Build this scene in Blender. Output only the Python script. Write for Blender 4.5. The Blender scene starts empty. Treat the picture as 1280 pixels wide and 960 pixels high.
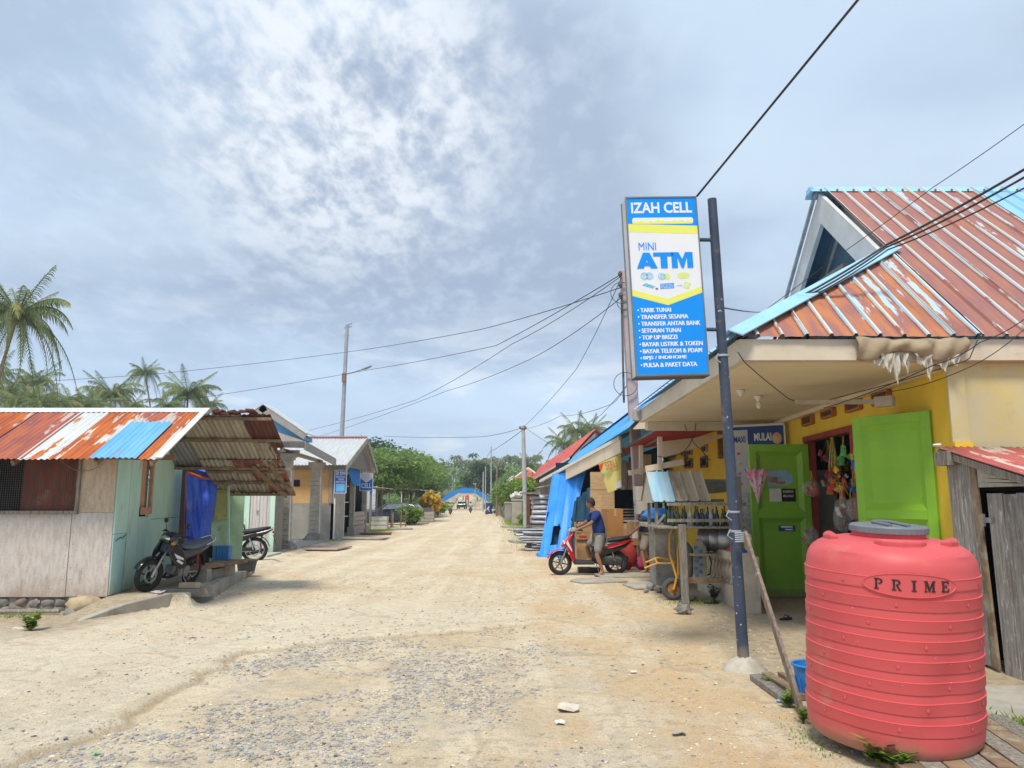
import bpy, math, random
import numpy as np
from mathutils import Vector, Matrix, noise
S = bpy.context.scene
COL = S.collection
PI = math.pi
rad = math.radians
V3 = Vector
# ---- camera
F = 961.0 / 1280.0          # focal length over picture width
EYE = 1.6
PITCH = math.atan(147.0 / 961.0)
cam = bpy.data.cameras.new('camera')
camo = bpy.data.objects.new('camera', cam)
COL.objects.link(camo)
cam.sensor_width = 36.0
cam.lens = 36.0 * F
cam.clip_start = 0.1
cam.clip_end = 6000.0
camo.location = (0, 0, EYE)
camo.rotation_euler = (PI / 2 + PITCH, 0, 0)
S.camera = camo
S.render.resolution_x, S.render.resolution_y = 1024, 768
# ---- light and exposure
SUN_EL, SUN_AZ = rad(60), rad(196)      # azimuth clockwise from +Y
S.view_settings.view_transform = 'Standard'
S.view_settings.look = 'None'
S.view_settings.exposure = 1.48
S.view_settings.gamma = 1.0
S.view_settings.use_curve_mapping = False
sl = bpy.data.lights.new('sun', 'SUN')
sl.energy = 1.4
sl.angle = rad(14)
sl.color = (1.0, 0.93, 0.80)
so = bpy.data.objects.new('sun', sl)
COL.objects.link(so)
sd = V3((math.sin(SUN_AZ) * math.cos(SUN_EL), math.cos(SUN_AZ) * math.cos(SUN_EL), math.sin(SUN_EL)))
so.rotation_euler = sd.to_track_quat('Z', 'Y').to_euler()
so.location = (-6, -20, 40)
W = bpy.data.worlds.new('World')
S.world = W
W.use_nodes = True
nt = W.node_tree
nt.nodes.clear()
class NB:
 """tiny node-graph helper"""
 def __init__(s, tree):
  s.t = tree
 def n(s, typ, **kw):
  nd = s.t.nodes.new(typ)
  ins = kw.pop('ins', {})
  for k, v in kw.items():
   setattr(nd, k, v)
  for k, v in ins.items():
   if isinstance(v, bpy.types.NodeSocket):
    s.t.links.new(v, nd.inputs[k])
   else:
    nd.inputs[k].default_value = v
  return nd
 def math(s, op, a, b=None, clamp=False):
  nd = s.n('ShaderNodeMath', operation=op, use_clamp=clamp)
  for i, v in enumerate((a, b)):
   if v is None:
    continue
   if isinstance(v, bpy.types.NodeSocket):
    s.t.links.new(v, nd.inputs[i])
   else:
    nd.inputs[i].default_value = v
  return nd.outputs[0]
 def mix(s, fac, a, b):
  nd = s.n('ShaderNodeMix', data_type='RGBA')
  for k, v in ((0, fac), (6, a), (7, b)):
   if isinstance(v, bpy.types.NodeSocket):
    s.t.links.new(v, nd.inputs[k])
   else:
    nd.inputs[k].default_value = v if k == 0 else c4(v)
  return nd.outputs[2]
 def noise(s, vec, scale, detail=4.0, rough=0.55, dist=0.0):
  nd = s.n('ShaderNodeTexNoise', ins={'Scale': scale, 'Detail': detail, 'Roughness': rough, 'Distortion': dist})
  if vec is not None:
   s.t.links.new(vec, nd.inputs['Vector'])
  return nd.outputs['Fac']
 def ramp(s, fac, lo, hi, a=0.0, b=1.0):
  nd = s.n('ShaderNodeMapRange', interpolation_type='SMOOTHSTEP',
  ins={'Value': fac, 'From Min': lo, 'From Max': hi, 'To Min': a, 'To Max': b})
  return nd.outputs[0]
def c4(c):
 return tuple(c) if len(c) == 4 else (c[0], c[1], c[2], 1.0)
b = NB(nt)
SKY_K = 0.1
sky = b.n('ShaderNodeTexSky', sky_type='NISHITA', sun_disc=False, sun_elevation=SUN_EL, sun_rotation=SUN_AZ,
  altitude=10.0, air_density=1.0, dust_density=1.5, ozone_density=1.0)
tc = b.n('ShaderNodeTexCoord')
sep = b.n('ShaderNodeSeparateXYZ', ins={0: tc.outputs['Generated']})
dz = b.math('MAXIMUM', sep.outputs[2], 0.0)
den = b.math('ADD', dz, 0.16)
cx_, cy_ = b.math('DIVIDE', sep.outputs[0], den), b.math('DIVIDE', sep.outputs[1], den)
cv = b.n('ShaderNodeCombineXYZ', ins={0: cx_, 1: cy_, 2: 3.7}).outputs[0]
n1 = b.noise(cv, 0.75, 6, 0.5, 0.15)                 # large masses
mp = b.n('ShaderNodeMapping', ins={0: cv, 'Rotation': (0, 0, rad(28)), 'Scale': (1.7, 1.0, 1.0)}).outputs[0]
n2 = b.noise(mp, 8.5, 8, 0.6, 0.15)                 # mackerel ripple
mp2 = b.n('ShaderNodeMapping', ins={0: cv, 'Location': (4.1, 1.3, 0), 'Scale': (0.5, 1.2, 1.0)}).outputs[0]
n3 = b.noise(mp2, 0.8, 7, 0.5, 0.1)
gl = V3(((430 - 640) / 961, math.cos(PITCH) - (480 - 120) / 961 * math.sin(PITCH), math.sin(PITCH) + (480 - 120) / 961 * math.cos(PITCH))).normalized()
dt = b.n('ShaderNodeVectorMath', operation='DOT_PRODUCT', ins={0: tc.outputs['Generated'], 1: gl}).outputs['Value']
spot = b.ramp(dt, 0.965, 0.999)
wide = b.ramp(dt, 0.86, 0.99)
blue = (0.205, 0.265, 0.338)
grey = (0.140, 0.172, 0.224)
lite = (0.285, 0.328, 0.366)
k_b, k_g, k_l = [tuple(x / SKY_K for x in c) for c in (blue, grey, lite)]
white = tuple(x / SKY_K for x in (0.385, 0.395, 0.405))
col = b.mix(b.ramp(n1, 0.36, 0.62), k_b, k_g)
dk = V3(((640 - 640) / 961, math.cos(PITCH) - (480 - 240) / 961 * math.sin(PITCH), math.sin(PITCH) + (480 - 240) / 961 * math.cos(PITCH))).normalized()
dk_ = b.n('ShaderNodeVectorMath', operation='DOT_PRODUCT', ins={0: tc.outputs['Generated'], 1: dk}).outputs['Value']
mass = b.ramp(b.math('ADD', dk_, b.math('MULTIPLY', b.math('SUBTRACT', n1, 0.5), 0.22)), 0.93, 0.99)
col = b.mix(b.math('MULTIPLY', mass, 0.9), col, k_g)
col = b.mix(b.math('MULTIPLY', b.math('MULTIPLY', b.ramp(n3, 0.40, 0.76), 0.6), b.math('SUBTRACT', 1.0, b.math('MULTIPLY', mass, 0.8))), col, k_l)
rip = b.math('MULTIPLY', b.ramp(n2, 0.42, 0.72), b.math('ADD', b.math('MULTIPLY', wide, 0.34), 0.05))
col = b.mix(rip, col, k_l)
sp = b.math('MULTIPLY', spot, b.ramp(n2, 0.30, 0.62))
col = b.mix(b.math('MULTIPLY', sp, 0.75), col, white)
low = b.ramp(sep.outputs[2], 0.02, 0.30, 1.0, 0.0)
hz_ = tuple(x / SKY_K for x in (0.235, 0.31, 0.40))
col = b.mix(b.math('MULTIPLY', low, 0.75), col, hz_)
mp3 = b.n('ShaderNodeMapping', ins={0: tc.outputs['Generated'], 'Scale': (4.0, 4.0, 17.0)}).outputs[0]
n4 = b.noise(mp3, 1.2, 7, 0.6, 0.3)
bank = b.math('MULTIPLY', b.ramp(n4, 0.50, 0.68), b.ramp(sep.outputs[2], 0.0, 0.34, 1.0, 0.0))
col = b.mix(b.math('MULTIPLY', bank, 0.8), col, white)
fin = b.mix(0.93, sky.outputs[0], col)
bg = b.n('ShaderNodeBackground', ins={'Color': fin, 'Strength': SKY_K})
wo = b.n('ShaderNodeOutputWorld', ins={'Surface': bg.outputs[0]})
try:
 W.cycles.sampling_method = 'MANUAL'
 W.cycles.sample_map_resolution = 512
except Exception:
 pass
S.cycles.use_denoising = True
S.cycles.max_bounces = 9
S.cycles.diffuse_bounces = 6
S.cycles.transparent_max_bounces = 12
S.cycles.volume_bounces = 0
# ---- picture <-> place (used only to read positions off the photograph)
_cp, _sp = math.cos(PITCH), math.sin(PITCH)
def ray(px, py):
 u = (px - 640) / 961.0
 v = (480 - py) / 961.0
 return V3((u, _cp - v * _sp, _sp + v * _cp))
def G(px, py, z=0.0):
 d = ray(px, py)
 t = (z - EYE) / d.z
 return V3((d.x * t, d.y * t, z))
def A(px, py, y):
 d = ray(px, py)
 t = y / d.y
 return V3((d.x * t, y, EYE + d.z * t))
# ---- materials
MATS = {}
def M(name, c1, c2=None, scale=4.0, st=(1, 1, 1), rough=0.8, metal=0.0, lo=0.35, hi=0.65, bump=0.15, bscale=None,
  dirt=None, dscale=2.0, dlo=0.55, dhi=0.7, dst=(1, 1, 1), rand=0.0, alpha=None, trans=0.0, emit=None, detail=6.0,
  spec=0.3, coat=0.0, bdist=0.01, fleck=None, fscale=60.0, flo=0.66, low=None, leafy=False):
 """procedural surface: two-tone noise, an optional dirt or rust layer, fine flecks, fine relief"""
 if name in MATS:
  return MATS[name]
 m = bpy.data.materials.new(name)
 MATS[name] = m
 m.use_nodes = True
 t = m.node_tree
 t.nodes.clear()
 q = NB(t)
 tx = q.n('ShaderNodeTexCoord').outputs['Object']
 oi = q.n('ShaderNodeObjectInfo')
 off = q.n('ShaderNodeVectorMath', operation='MULTIPLY_ADD', ins={0: (13.0, 7.0, 5.0), 1: oi.outputs['Random'], 2: tx}).outputs[0] if rand else tx
 mp_ = q.n('ShaderNodeMapping', ins={0: off, 'Scale': st}).outputs[0]
 nz = q.noise(mp_, scale, detail, 0.6)
 c2 = c2 or tuple(min(1, x * 0.8) for x in c1)
 colr = q.mix(q.ramp(nz, lo, hi), c1, c2)
 if dirt:
  md = q.n('ShaderNodeMapping', ins={0: off, 'Scale': dst, 'Location': (3.3, 1.7, 9.1)}).outputs[0]
  nd_ = q.noise(md, dscale, 8, 0.68)
  colr = q.mix(q.ramp(nd_, dlo, dhi), colr, dirt)
 if fleck:
  nf = q.noise(off, fscale, 3, 0.6)
  colr = q.mix(q.ramp(nf, flo, flo + 0.05), colr, fleck)
 if low:
  lz = q.n('ShaderNodeSeparateXYZ', ins={0: tx}).outputs[2]
  lz = q.math('ADD', lz, q.math('MULTIPLY', q.math('SUBTRACT', q.noise(tx, 3.5, 7, 0.7), 0.5), low[1] * 1.6))
  colr = q.mix(q.ramp(lz, 0.0, low[1], low[2], 0.0), colr, low[0])
 if rand:
  hv = q.math('MULTIPLY_ADD', oi.outputs['Random'], 2 * rand)
  hv.node.inputs[2].default_value = 1 - rand
  colr = q.n('ShaderNodeHueSaturation', ins={'Color': colr, 'Value': hv}).outputs[0]
 ins = {'Base Color': colr, 'Roughness': rough, 'Metallic': metal, 'Specular IOR Level': spec, 'Coat Weight': coat}
 if trans:
  ins['Transmission Weight'] = trans
 if alpha is not None:
  ins['Alpha'] = alpha
 if emit:
  ins['Emission Color'] = c4(emit)
  ins['Emission Strength'] = 1.0
 if bump:
  nb = q.noise(mp_, bscale or scale * 4, 6, 0.65)
  bp = q.n('ShaderNodeBump', ins={'Height': nb, 'Strength': bump, 'Distance': bdist})
  ins['Normal'] = bp.outputs[0]
 pb = q.n('ShaderNodeBsdfPrincipled', ins=ins)
 if leafy:
  tl = q.n('ShaderNodeBsdfTranslucent', ins={'Color': colr})
  pb = q.n('ShaderNodeMixShader', ins={0: 0.42, 1: pb.outputs[0], 2: tl.outputs[0]})
 q.n('ShaderNodeOutputMaterial', ins={0: pb.outputs[0]})
 return m
def mat_tin(name, base, base2, rust, rust2, amount, rib=None, scale=1.0, rough=0.5):
 """ribbed sheet metal in the sheet's own axes: x across, y along the ribs, z out; rust runs along the sheet and starts in the pans"""
 if name in MATS:
  return MATS[name]
 m = bpy.data.materials.new(name)
 MATS[name] = m
 m.use_nodes = True
 t = m.node_tree
 t.nodes.clear()
 q = NB(t)
 tx = q.n('ShaderNodeTexCoord').outputs['Object']
 oi = q.n('ShaderNodeObjectInfo')
 off = q.n('ShaderNodeVectorMath', operation='MULTIPLY_ADD', ins={0: (31.0, 17.0, 5.0), 1: oi.outputs['Random'], 2: tx}).outputs[0]
 s1 = q.n('ShaderNodeMapping', ins={0: off, 'Scale': (5.0 * scale, 0.55 * scale, 1.0)}).outputs[0]
 s2 = q.n('ShaderNodeMapping', ins={0: off, 'Scale': (16.0 * scale, 3.0 * scale, 1.0)}).outputs[0]
 nA = q.noise(s1, 1.0, 5, 0.6)
 nB = q.noise(s2, 1.0, 8, 0.7)
 nC = q.noise(off, 1.1 * scale, 4, 0.5)
 v = q.math('ADD', q.math('MULTIPLY', nA, 0.55), q.math('ADD', q.math('MULTIPLY', nB, 0.3), q.math('MULTIPLY', nC, 0.35)))
 if rib:
  zz = q.n('ShaderNodeSeparateXYZ', ins={0: tx}).outputs[2]
  r_ = q.ramp(zz, rib * 0.25, rib * 0.8)
  v = q.math('SUBTRACT', v, q.math('MULTIPLY', r_, 0.17))
 msk = q.ramp(v, 0.59 + (0.5 - amount) * 0.2, 0.61 + (0.5 - amount) * 0.2)
 bcol = q.mix(q.ramp(q.noise(s1, 2.0, 4), 0.35, 0.65), base, base2)
 rcol = q.mix(q.ramp(q.noise(s2, 0.6, 6, 0.6), 0.4, 0.6), rust, rust2)
 colr = q.mix(msk, bcol, rcol)
 rg = q.math('MULTIPLY_ADD', msk, 0.35)
 rg.node.inputs[2].default_value = rough
 nb = q.noise(tx, 30.0, 5, 0.6)
 bp = q.n('ShaderNodeBump', ins={'Height': nb, 'Strength': 0.15, 'Distance': 0.004})
 pb = q.n('ShaderNodeBsdfPrincipled', ins={'Base Color': colr, 'Roughness': rg, 'Specular IOR Level': 0.35, 'Normal': bp.outputs[0]})
 q.n('ShaderNodeOutputMaterial', ins={0: pb.outputs[0]})
 return m
# ---- mesh building
class MB:
 def __init__(s):
  s.v, s.f = [], []
 def add(s, vs, fs):
  o = len(s.v)
  s.v += [tuple(p) for p in vs]
  s.f += [tuple(i + o for i in f) for f in fs]
  return s
 def box(s, c, d, rz=0.0, rot=None):
  x, y, z = d[0] / 2, d[1] / 2, d[2] / 2
  P = [V3((a * x, b_ * y, e * z)) for a in (-1, 1) for b_ in (-1, 1) for e in (-1, 1)]
  Rm = rot if rot is not None else Matrix.Rotation(rz, 3, 'Z')
  c = V3(c)
  return s.add([c + Rm @ p for p in P], [(0, 1, 3, 2), (4, 6, 7, 5), (0, 4, 5, 1), (2, 3, 7, 6), (0, 2, 6, 4), (1, 5, 7, 3)])
 def bp(s, a, b_):
  a, b_ = V3(a), V3(b_)
  return s.box((a + b_) / 2, [abs(x) for x in (b_ - a)])
 def beam(s, p, q, w, h, up=(0, 0, 1)):
  """bar from p to q; w across, h along up"""
  p, q = V3(p), V3(q)
  d = (q - p)
  L = d.length
  d.normalize()
  up = V3(up)
  if abs(d.dot(up)) > 0.98:
   up = V3((0, 1, 0))
  sx = d.cross(up).normalized()
  uz = sx.cross(d).normalized()
  Rm = Matrix((sx, d, uz)).transposed()
  return s.box((p + q) / 2, (w, L, h), rot=Rm)
 def prism(s, pts, vec):
  """closed polygon pts (3-D) pushed along vec"""
  n = len(pts)
  vec = V3(vec)
  a = [V3(p) for p in pts]
  c = [p + vec for p in a]
  nrm = V3((0, 0, 0))
  for i in range(n):
   nrm += a[i].cross(a[(i + 1) % n])
  fs = [tuple(range(n)), tuple(range(2 * n - 1, n - 1, -1))]
  fs += [(i, i + n, (i + 1) % n + n, (i + 1) % n) for i in range(n)]
  if nrm.dot(vec) > 0:
   fs = [tuple(reversed(f)) for f in fs]
  return s.add(a + c, fs)
 def tube(s, pts, r, n=8, cap=True, flat=1.0):
  pts = [V3(p) for p in pts]
  rs = r if isinstance(r, (list, tuple)) else [r] * len(pts)
  vs, fs = [], []
  prev = None
  for i, p in enumerate(pts):
   d = (pts[min(i + 1, len(pts) - 1)] - pts[max(i - 1, 0)])
   d = d.normalized() if d.length > 1e-9 else V3((0, 0, 1))
   if prev is None:
    prev = d.orthogonal().normalized() if abs(d.z) > 0.95 else d.cross(V3((0, 0, 1))).normalized()
   sx = (prev - d * prev.dot(d))
   sx = sx.normalized() if sx.length > 1e-6 else d.orthogonal().normalized()
   prev = sx
   sy = d.cross(sx)
   for k in range(n):
    a = 2 * PI * k / n
    vs.append(p + sx * math.cos(a) * rs[i] + sy * math.sin(a) * rs[i] * flat)
  for i in range(len(pts) - 1):
   for k in range(n):
    k2 = (k + 1) % n
    fs.append((i * n + k, i * n + k2, (i + 1) * n + k2, (i + 1) * n + k))
  if cap:
   fs.append(tuple(reversed(range(n))))
   fs.append(tuple(range((len(pts) - 1) * n, len(pts) * n)))
  return s.add(vs, fs)
 def lathe(s, prof, n=16, c=(0, 0, 0), rot=None, sx=1.0, sy=1.0):
  c = V3(c)
  Rm = rot or Matrix.Identity(3)
  vs, fs = [], []
  for (r, z) in prof:
   for k in range(n):
    a = 2 * PI * k / n
    vs.append(c + Rm @ V3((r * math.cos(a) * sx, r * math.sin(a) * sy, z)))
  m = len(prof)
  for i in range(m - 1):
   for k in range(n):
    k2 = (k + 1) % n
    fs.append((i * n + k, i * n + k2, (i + 1) * n + k2, (i + 1) * n + k))
  fs.append(tuple(reversed(range(n))))
  fs.append(tuple(range((m - 1) * n, m * n)))
  return s.add(vs, fs)
 def ball(s, c, r, n=10, m=7, jit=0.0, rng=None, rot=None):
  c = V3(c)
  r = (r, r, r) if not isinstance(r, (tuple, list)) else r
  Rm = rot or Matrix.Identity(3)
  vs, fs = [c + Rm @ V3((0, 0, -r[2]))], []
  for i in range(1, m):
   th = PI * i / m - PI / 2
   for k in range(n):
    a = 2 * PI * k / n
    j = 1 + (rng.uniform(-jit, jit) if jit else 0)
    vs.append(c + Rm @ V3((r[0] * math.cos(th) * math.cos(a) * j, r[1] * math.cos(th) * math.sin(a) * j, r[2] * math.sin(th) * j)))
  vs.append(c + Rm @ V3((0, 0, r[2])))
  for k in range(n):
   fs.append((0, 1 + (k + 1) % n, 1 + k))
   fs.append((len(vs) - 1, 1 + (m - 2) * n + k, 1 + (m - 2) * n + (k + 1) % n))
  for i in range(m - 2):
   for k in range(n):
    k2 = (k + 1) % n
    fs.append((1 + i * n + k, 1 + i * n + k2, 1 + (i + 1) * n + k2, 1 + (i + 1) * n + k))
  return s.add(vs, fs)
 def torus(s, c, R_, r, axis='Y', n=28, m=8, a0=0.0, a1=2 * PI, rz=1.0):
  pts = []
  full = abs(a1 - a0) > 6.2
  cnt = n if full else n + 1
  c = V3(c)
  vs, fs = [], []
  for i in range(cnt):
   a = a0 + (a1 - a0) * i / n
   for k in range(m):
    b_ = 2 * PI * k / m
    rr = R_ + r * math.cos(b_)
    w = r * rz * math.sin(b_)
    ca, sa = math.cos(a) * rr, math.sin(a) * rr
    p = {'Y': V3((ca, w, sa)), 'X': V3((w, ca, sa)), 'Z': V3((ca, sa, w))}[axis]
    vs.append(c + p)
  for i in range(n if full else n):
   i2 = (i + 1) % cnt
   for k in range(m):
    k2 = (k + 1) % m
    fs.append((i * m + k, i * m + k2, i2 * m + k2, i2 * m + k))
  return s.add(vs, fs)
 def grid(s, fn, nu, nv):
  vs = [fn(i / nu, j / nv) for j in range(nv + 1) for i in range(nu + 1)]
  w = nu + 1
  fs = [(j * w + i, j * w + i + 1, (j + 1) * w + i + 1, (j + 1) * w + i) for j in range(nv) for i in range(nu)]
  return s.add(vs, fs)
 def moved(s, mat):
  o = MB()
  o.v = [tuple(mat @ V3(p)) for p in s.v]
  o.f = list(s.f)
  return o
 def join(s, o):
  return s.add(o.v, o.f)
 def mesh(s, name, mat, smooth=False, off=None, angle=40):
  me = bpy.data.meshes.new(name)
  vs = s.v
  if off is not None:
   ox, oy, oz = off
   vs = [(p[0] - ox, p[1] - oy, p[2] - oz) for p in vs]
  me.from_pydata(vs, [], s.f)
  if isinstance(mat, (list, tuple)):
   for m in mat:
    me.materials.append(m)
  else:
   me.materials.append(mat)
  if smooth:
   me.polygons.foreach_set('use_smooth', [True] * len(me.polygons))
   if angle:
    try:
     me.set_sharp_from_angle(angle=rad(angle))
    except Exception:
     pass
  me.update()
  return me
ROOTLOC = {}
def link(name, me, parent=None):
 o = bpy.data.objects.new(name, me)
 COL.objects.link(o)
 if parent is not None:
  o.parent = parent
 return o
def tag(o, label=None, cat=None, group=None, kind=None):
 if label:
  o['label'] = label
 if cat:
  o['category'] = cat
 if group:
  o['group'] = group
 if kind:
  o['kind'] = kind
 return o
def thing(name, label, cat, loc=(0, 0, 0), rz=0.0, group=None, rot=None):
 o = bpy.data.objects.new(name, None)
 COL.objects.link(o)
 o.empty_display_size = 0.2
 o.location = loc
 o.rotation_euler = rot if rot is not None else (0, 0, rz)
 tag(o, label, cat, group)
 return o
def wpart(name, mb, mat, root, smooth=False, label=None, bevel=0.0, kind=None, angle=40):
 """part whose mesh was written in place coordinates; root must be unrotated"""
 r = root
 loc = V3((0, 0, 0))
 while r is not None:
  loc += r.location
  r = r.parent
 o = link(name, mb.mesh(name, mat, smooth, off=loc, angle=angle), root)
 if bevel:
  bv(o, bevel)
 tag(o, label, None, None, kind)
 return o
def part(name, mb, mat, root, smooth=False, label=None, bevel=0.0, kind=None, angle=40):
 o = link(name, mb.mesh(name, mat, smooth, angle=angle), root)
 if bevel:
  bv(o, bevel)
 tag(o, label, None, None, kind)
 return o
def solo(name, mb, mat, label, cat, group=None, smooth=False, bevel=0.0, kind=None, origin=None, angle=40):
 """a thing that is one mesh; origin at its base"""
 if origin is None:
  xs, ys, zs = zip(*mb.v)
  origin = ((min(xs) + max(xs)) / 2, (min(ys) + max(ys)) / 2, min(zs))
 o = link(name, mb.mesh(name, mat, smooth, off=origin, angle=angle))
 o.location = origin
 if bevel:
  bv(o, bevel)
 tag(o, label, cat, group, kind)
 return o
def struct(name, mb, mat, smooth=False, angle=40):
 o = link(name, mb.mesh(name, mat, smooth, angle=angle))
 o['kind'] = 'structure'
 return o
def bv(o, w, seg=2):
 md = o.modifiers.new('bevel', 'BEVEL')
 md.width = w
 md.segments = seg
 md.limit_method = 'ANGLE'
 md.angle_limit = rad(35)
 return o
def copy_tree(o, parent=None):
 c = o.copy()
 COL.objects.link(c)
 c.parent = parent
 for ch in list(o.children):
  copy_tree(ch, c)
 return c
def sheet(root, name, org, u, v, Wd, top, mat, pitch=0.076, amp=0.009, prof='sine', label=None, bot=None, nseg=5, rng=None, thick=0.0):
 """ribbed metal sheet as a part of root (or of a wpart-style unrotated root). org, u, v in place coordinates;
 x across (u), y along ribs (v), top(x) gives the rib length at x, bot(x) where it starts"""
 u, v = V3(u).normalized(), V3(v).normalized()
 n = u.cross(v).normalized()
 v = n.cross(u)
 if prof == 'sine':
  k = max(2, int(round(Wd / pitch * 8)))
  xs = [Wd * i / k for i in range(k + 1)]
  zf = lambda x: amp * math.cos(2 * PI * x / pitch)
 else:
  xs, zs_ = [], []
  i = 0
  while i * pitch < Wd + 1e-6:
   for dx, h in ((-0.11, 0), (-0.055, 1), (0.055, 1), (0.11, 0)):
    x = i * pitch + dx * pitch
    if -1e-6 <= x <= Wd + 1e-6:
     xs.append(x)
     zs_.append(h * amp)
   for dx in (0.4, 0.6):
    x = i * pitch + dx * pitch
    if x <= Wd:
     xs.append(x)
     zs_.append(amp * 0.12 if dx == 0.4 else 0.0)
   i += 1
  if xs[-1] < Wd:
   xs.append(Wd)
   zs_.append(0.0)
  if xs[0] > 0:
   xs.insert(0, 0.0)
   zs_.insert(0, amp)
  zd = dict(zip(xs, zs_))
  zf = lambda x: zd[x]
 rng = rng or random.Random(len(bpy.data.objects))
 ph = rng.uniform(0, 9)
 vs, fs = [], []
 for j in range(nseg + 1):
  for x in xs:
   y0 = bot(x) if bot else 0.0
   y1 = top(x) if callable(top) else top
   y = y0 + (y1 - y0) * j / nseg
   w = 0.0015 * math.sin(3.1 * y + ph + 5 * x)
   vs.append((x, y, zf(x) + w))
 w_ = len(xs)
 for j in range(nseg):
  for i in range(w_ - 1):
   fs.append((j * w_ + i, j * w_ + i + 1, (j + 1) * w_ + i + 1, (j + 1) * w_ + i))
 mb = MB()
 mb.add(vs, fs)
 o = link(name, mb.mesh(name, mat, prof == 'sine', angle=0 if prof == 'sine' else 40), root)
 base = V3(root.location) if root is not None else V3((0, 0, 0))
 Rm = Matrix((u, v, n)).transposed()
 o.matrix_local = Matrix.Translation(V3(org) - base) @ Rm.to_4x4()
 if thick:
  sm = o.modifiers.new('thickness', 'SOLIDIFY')
  sm.thickness = thick
 if label:
  o['label'] = label
 return o
def glyphs(txt, Wd, H, bold=0.0, depth=0.004):
 """text outline turned into a mesh in x,y fitted to Wd x H, standing up to z=depth"""
 cu = bpy.data.curves.new('lettering', 'FONT')
 cu.body = txt
 cu.offset = bold
 cu.resolution_u = 3
 ob = bpy.data.objects.new('lettering', cu)
 COL.objects.link(ob)
 dg = bpy.context.evaluated_depsgraph_get()
 dg.update()
 me = bpy.data.meshes.new_from_object(ob.evaluated_get(dg))
 mb = MB()
 co = [v.co.copy() for v in me.vertices]
 fs = [tuple(p.vertices) for p in me.polygons]
 bpy.data.objects.remove(ob)
 bpy.data.curves.remove(cu)
 bpy.data.meshes.remove(me)
 x0, x1 = min(c.x for c in co), max(c.x for c in co)
 y0, y1 = min(c.y for c in co), max(c.y for c in co)
 vs = [((c.x - x0) / (x1 - x0) * Wd, (c.y - y0) / (y1 - y0) * H, depth) for c in co]
 mb.add(vs, fs)
 return mb
def frame(org, x, y):
 """matrix with local x along x, local y along y, local z out"""
 x = V3(x).normalized()
 y = V3(y)
 z = x.cross(y).normalized()
 y = z.cross(x)
 return Matrix.Translation(V3(org)) @ Matrix((x, y, z)).transposed().to_4x4()
def wobble(a, b_, n, sag):
 """hanging wire between two points"""
 a, b_ = V3(a), V3(b_)
 return [a.lerp(b_, i / n) - V3((0, 0, sag * 4 * (i / n) * (1 - i / n))) for i in range(n + 1)]
# ---- material library
m_road = None
m_conc = M('pale concrete', (0.42, 0.39, 0.33), (0.33, 0.30, 0.25), scale=3, dirt=(0.20, 0.16, 0.11), dscale=2.2, dlo=0.52, dhi=0.75, bump=0.4, bscale=40, rough=0.9)
m_conc_d = M('stained concrete', (0.34, 0.32, 0.28), (0.25, 0.235, 0.20), scale=4, dirt=(0.13, 0.12, 0.10), dscale=3, dlo=0.5, dhi=0.7, bump=0.5, bscale=40, rough=0.92)
m_conc_g = M('grey cement render', (0.30, 0.29, 0.27), (0.24, 0.235, 0.22), scale=1.6, dirt=(0.36, 0.33, 0.28), dscale=2, dlo=0.55, dhi=0.75, bump=0.3, bscale=30, rough=0.92)
m_wood_g = M('weathered grey wood', (0.30, 0.27, 0.23), (0.17, 0.15, 0.13), scale=5, st=(9, 9, 0.7), dirt=(0.42, 0.41, 0.38), dscale=6, dst=(5, 5, 0.9), dlo=0.55, dhi=0.7, rand=0.12, bump=0.5, rough=0.9)
m_wood_b = M('brown raw timber', (0.27, 0.19, 0.12), (0.17, 0.11, 0.07), scale=5, st=(1.2, 1.2, 1.2), dirt=(0.33, 0.28, 0.21), dscale=5, dlo=0.5, dhi=0.7, rand=0.15, bump=0.4, rough=0.88)
m_wood_p = M('pale plywood', (0.50, 0.35, 0.20), (0.42, 0.28, 0.15), scale=3, st=(1, 1, 6), rand=0.06, bump=0.15, rough=0.8)
m_black = M('black rubber', (0.018, 0.018, 0.02), (0.03, 0.03, 0.03), scale=10, rough=0.85, bump=0.2)
m_dark = M('dark interior', (0.012, 0.012, 0.014), (0.02, 0.018, 0.018), scale=2, rough=0.95, bump=0)  # near-black colour stands in for shade inside rooms, gaps and holes
m_blackp = M('black glossy plastic', (0.015, 0.016, 0.02), (0.022, 0.022, 0.026), scale=3, rough=0.3, bump=0, spec=0.5)
m_steel = M('dull steel', (0.42, 0.43, 0.44), (0.30, 0.30, 0.31), scale=9, rough=0.42, metal=0.85, bump=0.1)
m_chrome = M('bright chrome', (0.75, 0.76, 0.78), (0.65, 0.66, 0.68), scale=4, rough=0.18, metal=1.0, bump=0)
m_white = M('white paint', (0.72, 0.72, 0.70), (0.64, 0.63, 0.60), scale=4, dirt=(0.48, 0.45, 0.40), dscale=3, dlo=0.6, dhi=0.8, bump=0.1, rough=0.6)
m_wire = M('black cable', (0.03, 0.03, 0.035), (0.05, 0.05, 0.05), scale=5, rough=0.6, bump=0)
m_glass = M('clear plastic film', (0.75, 0.75, 0.75), (0.85, 0.85, 0.85), rough=0.15, alpha=0.16, bump=0.3, bscale=30, spec=0.6)
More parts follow.
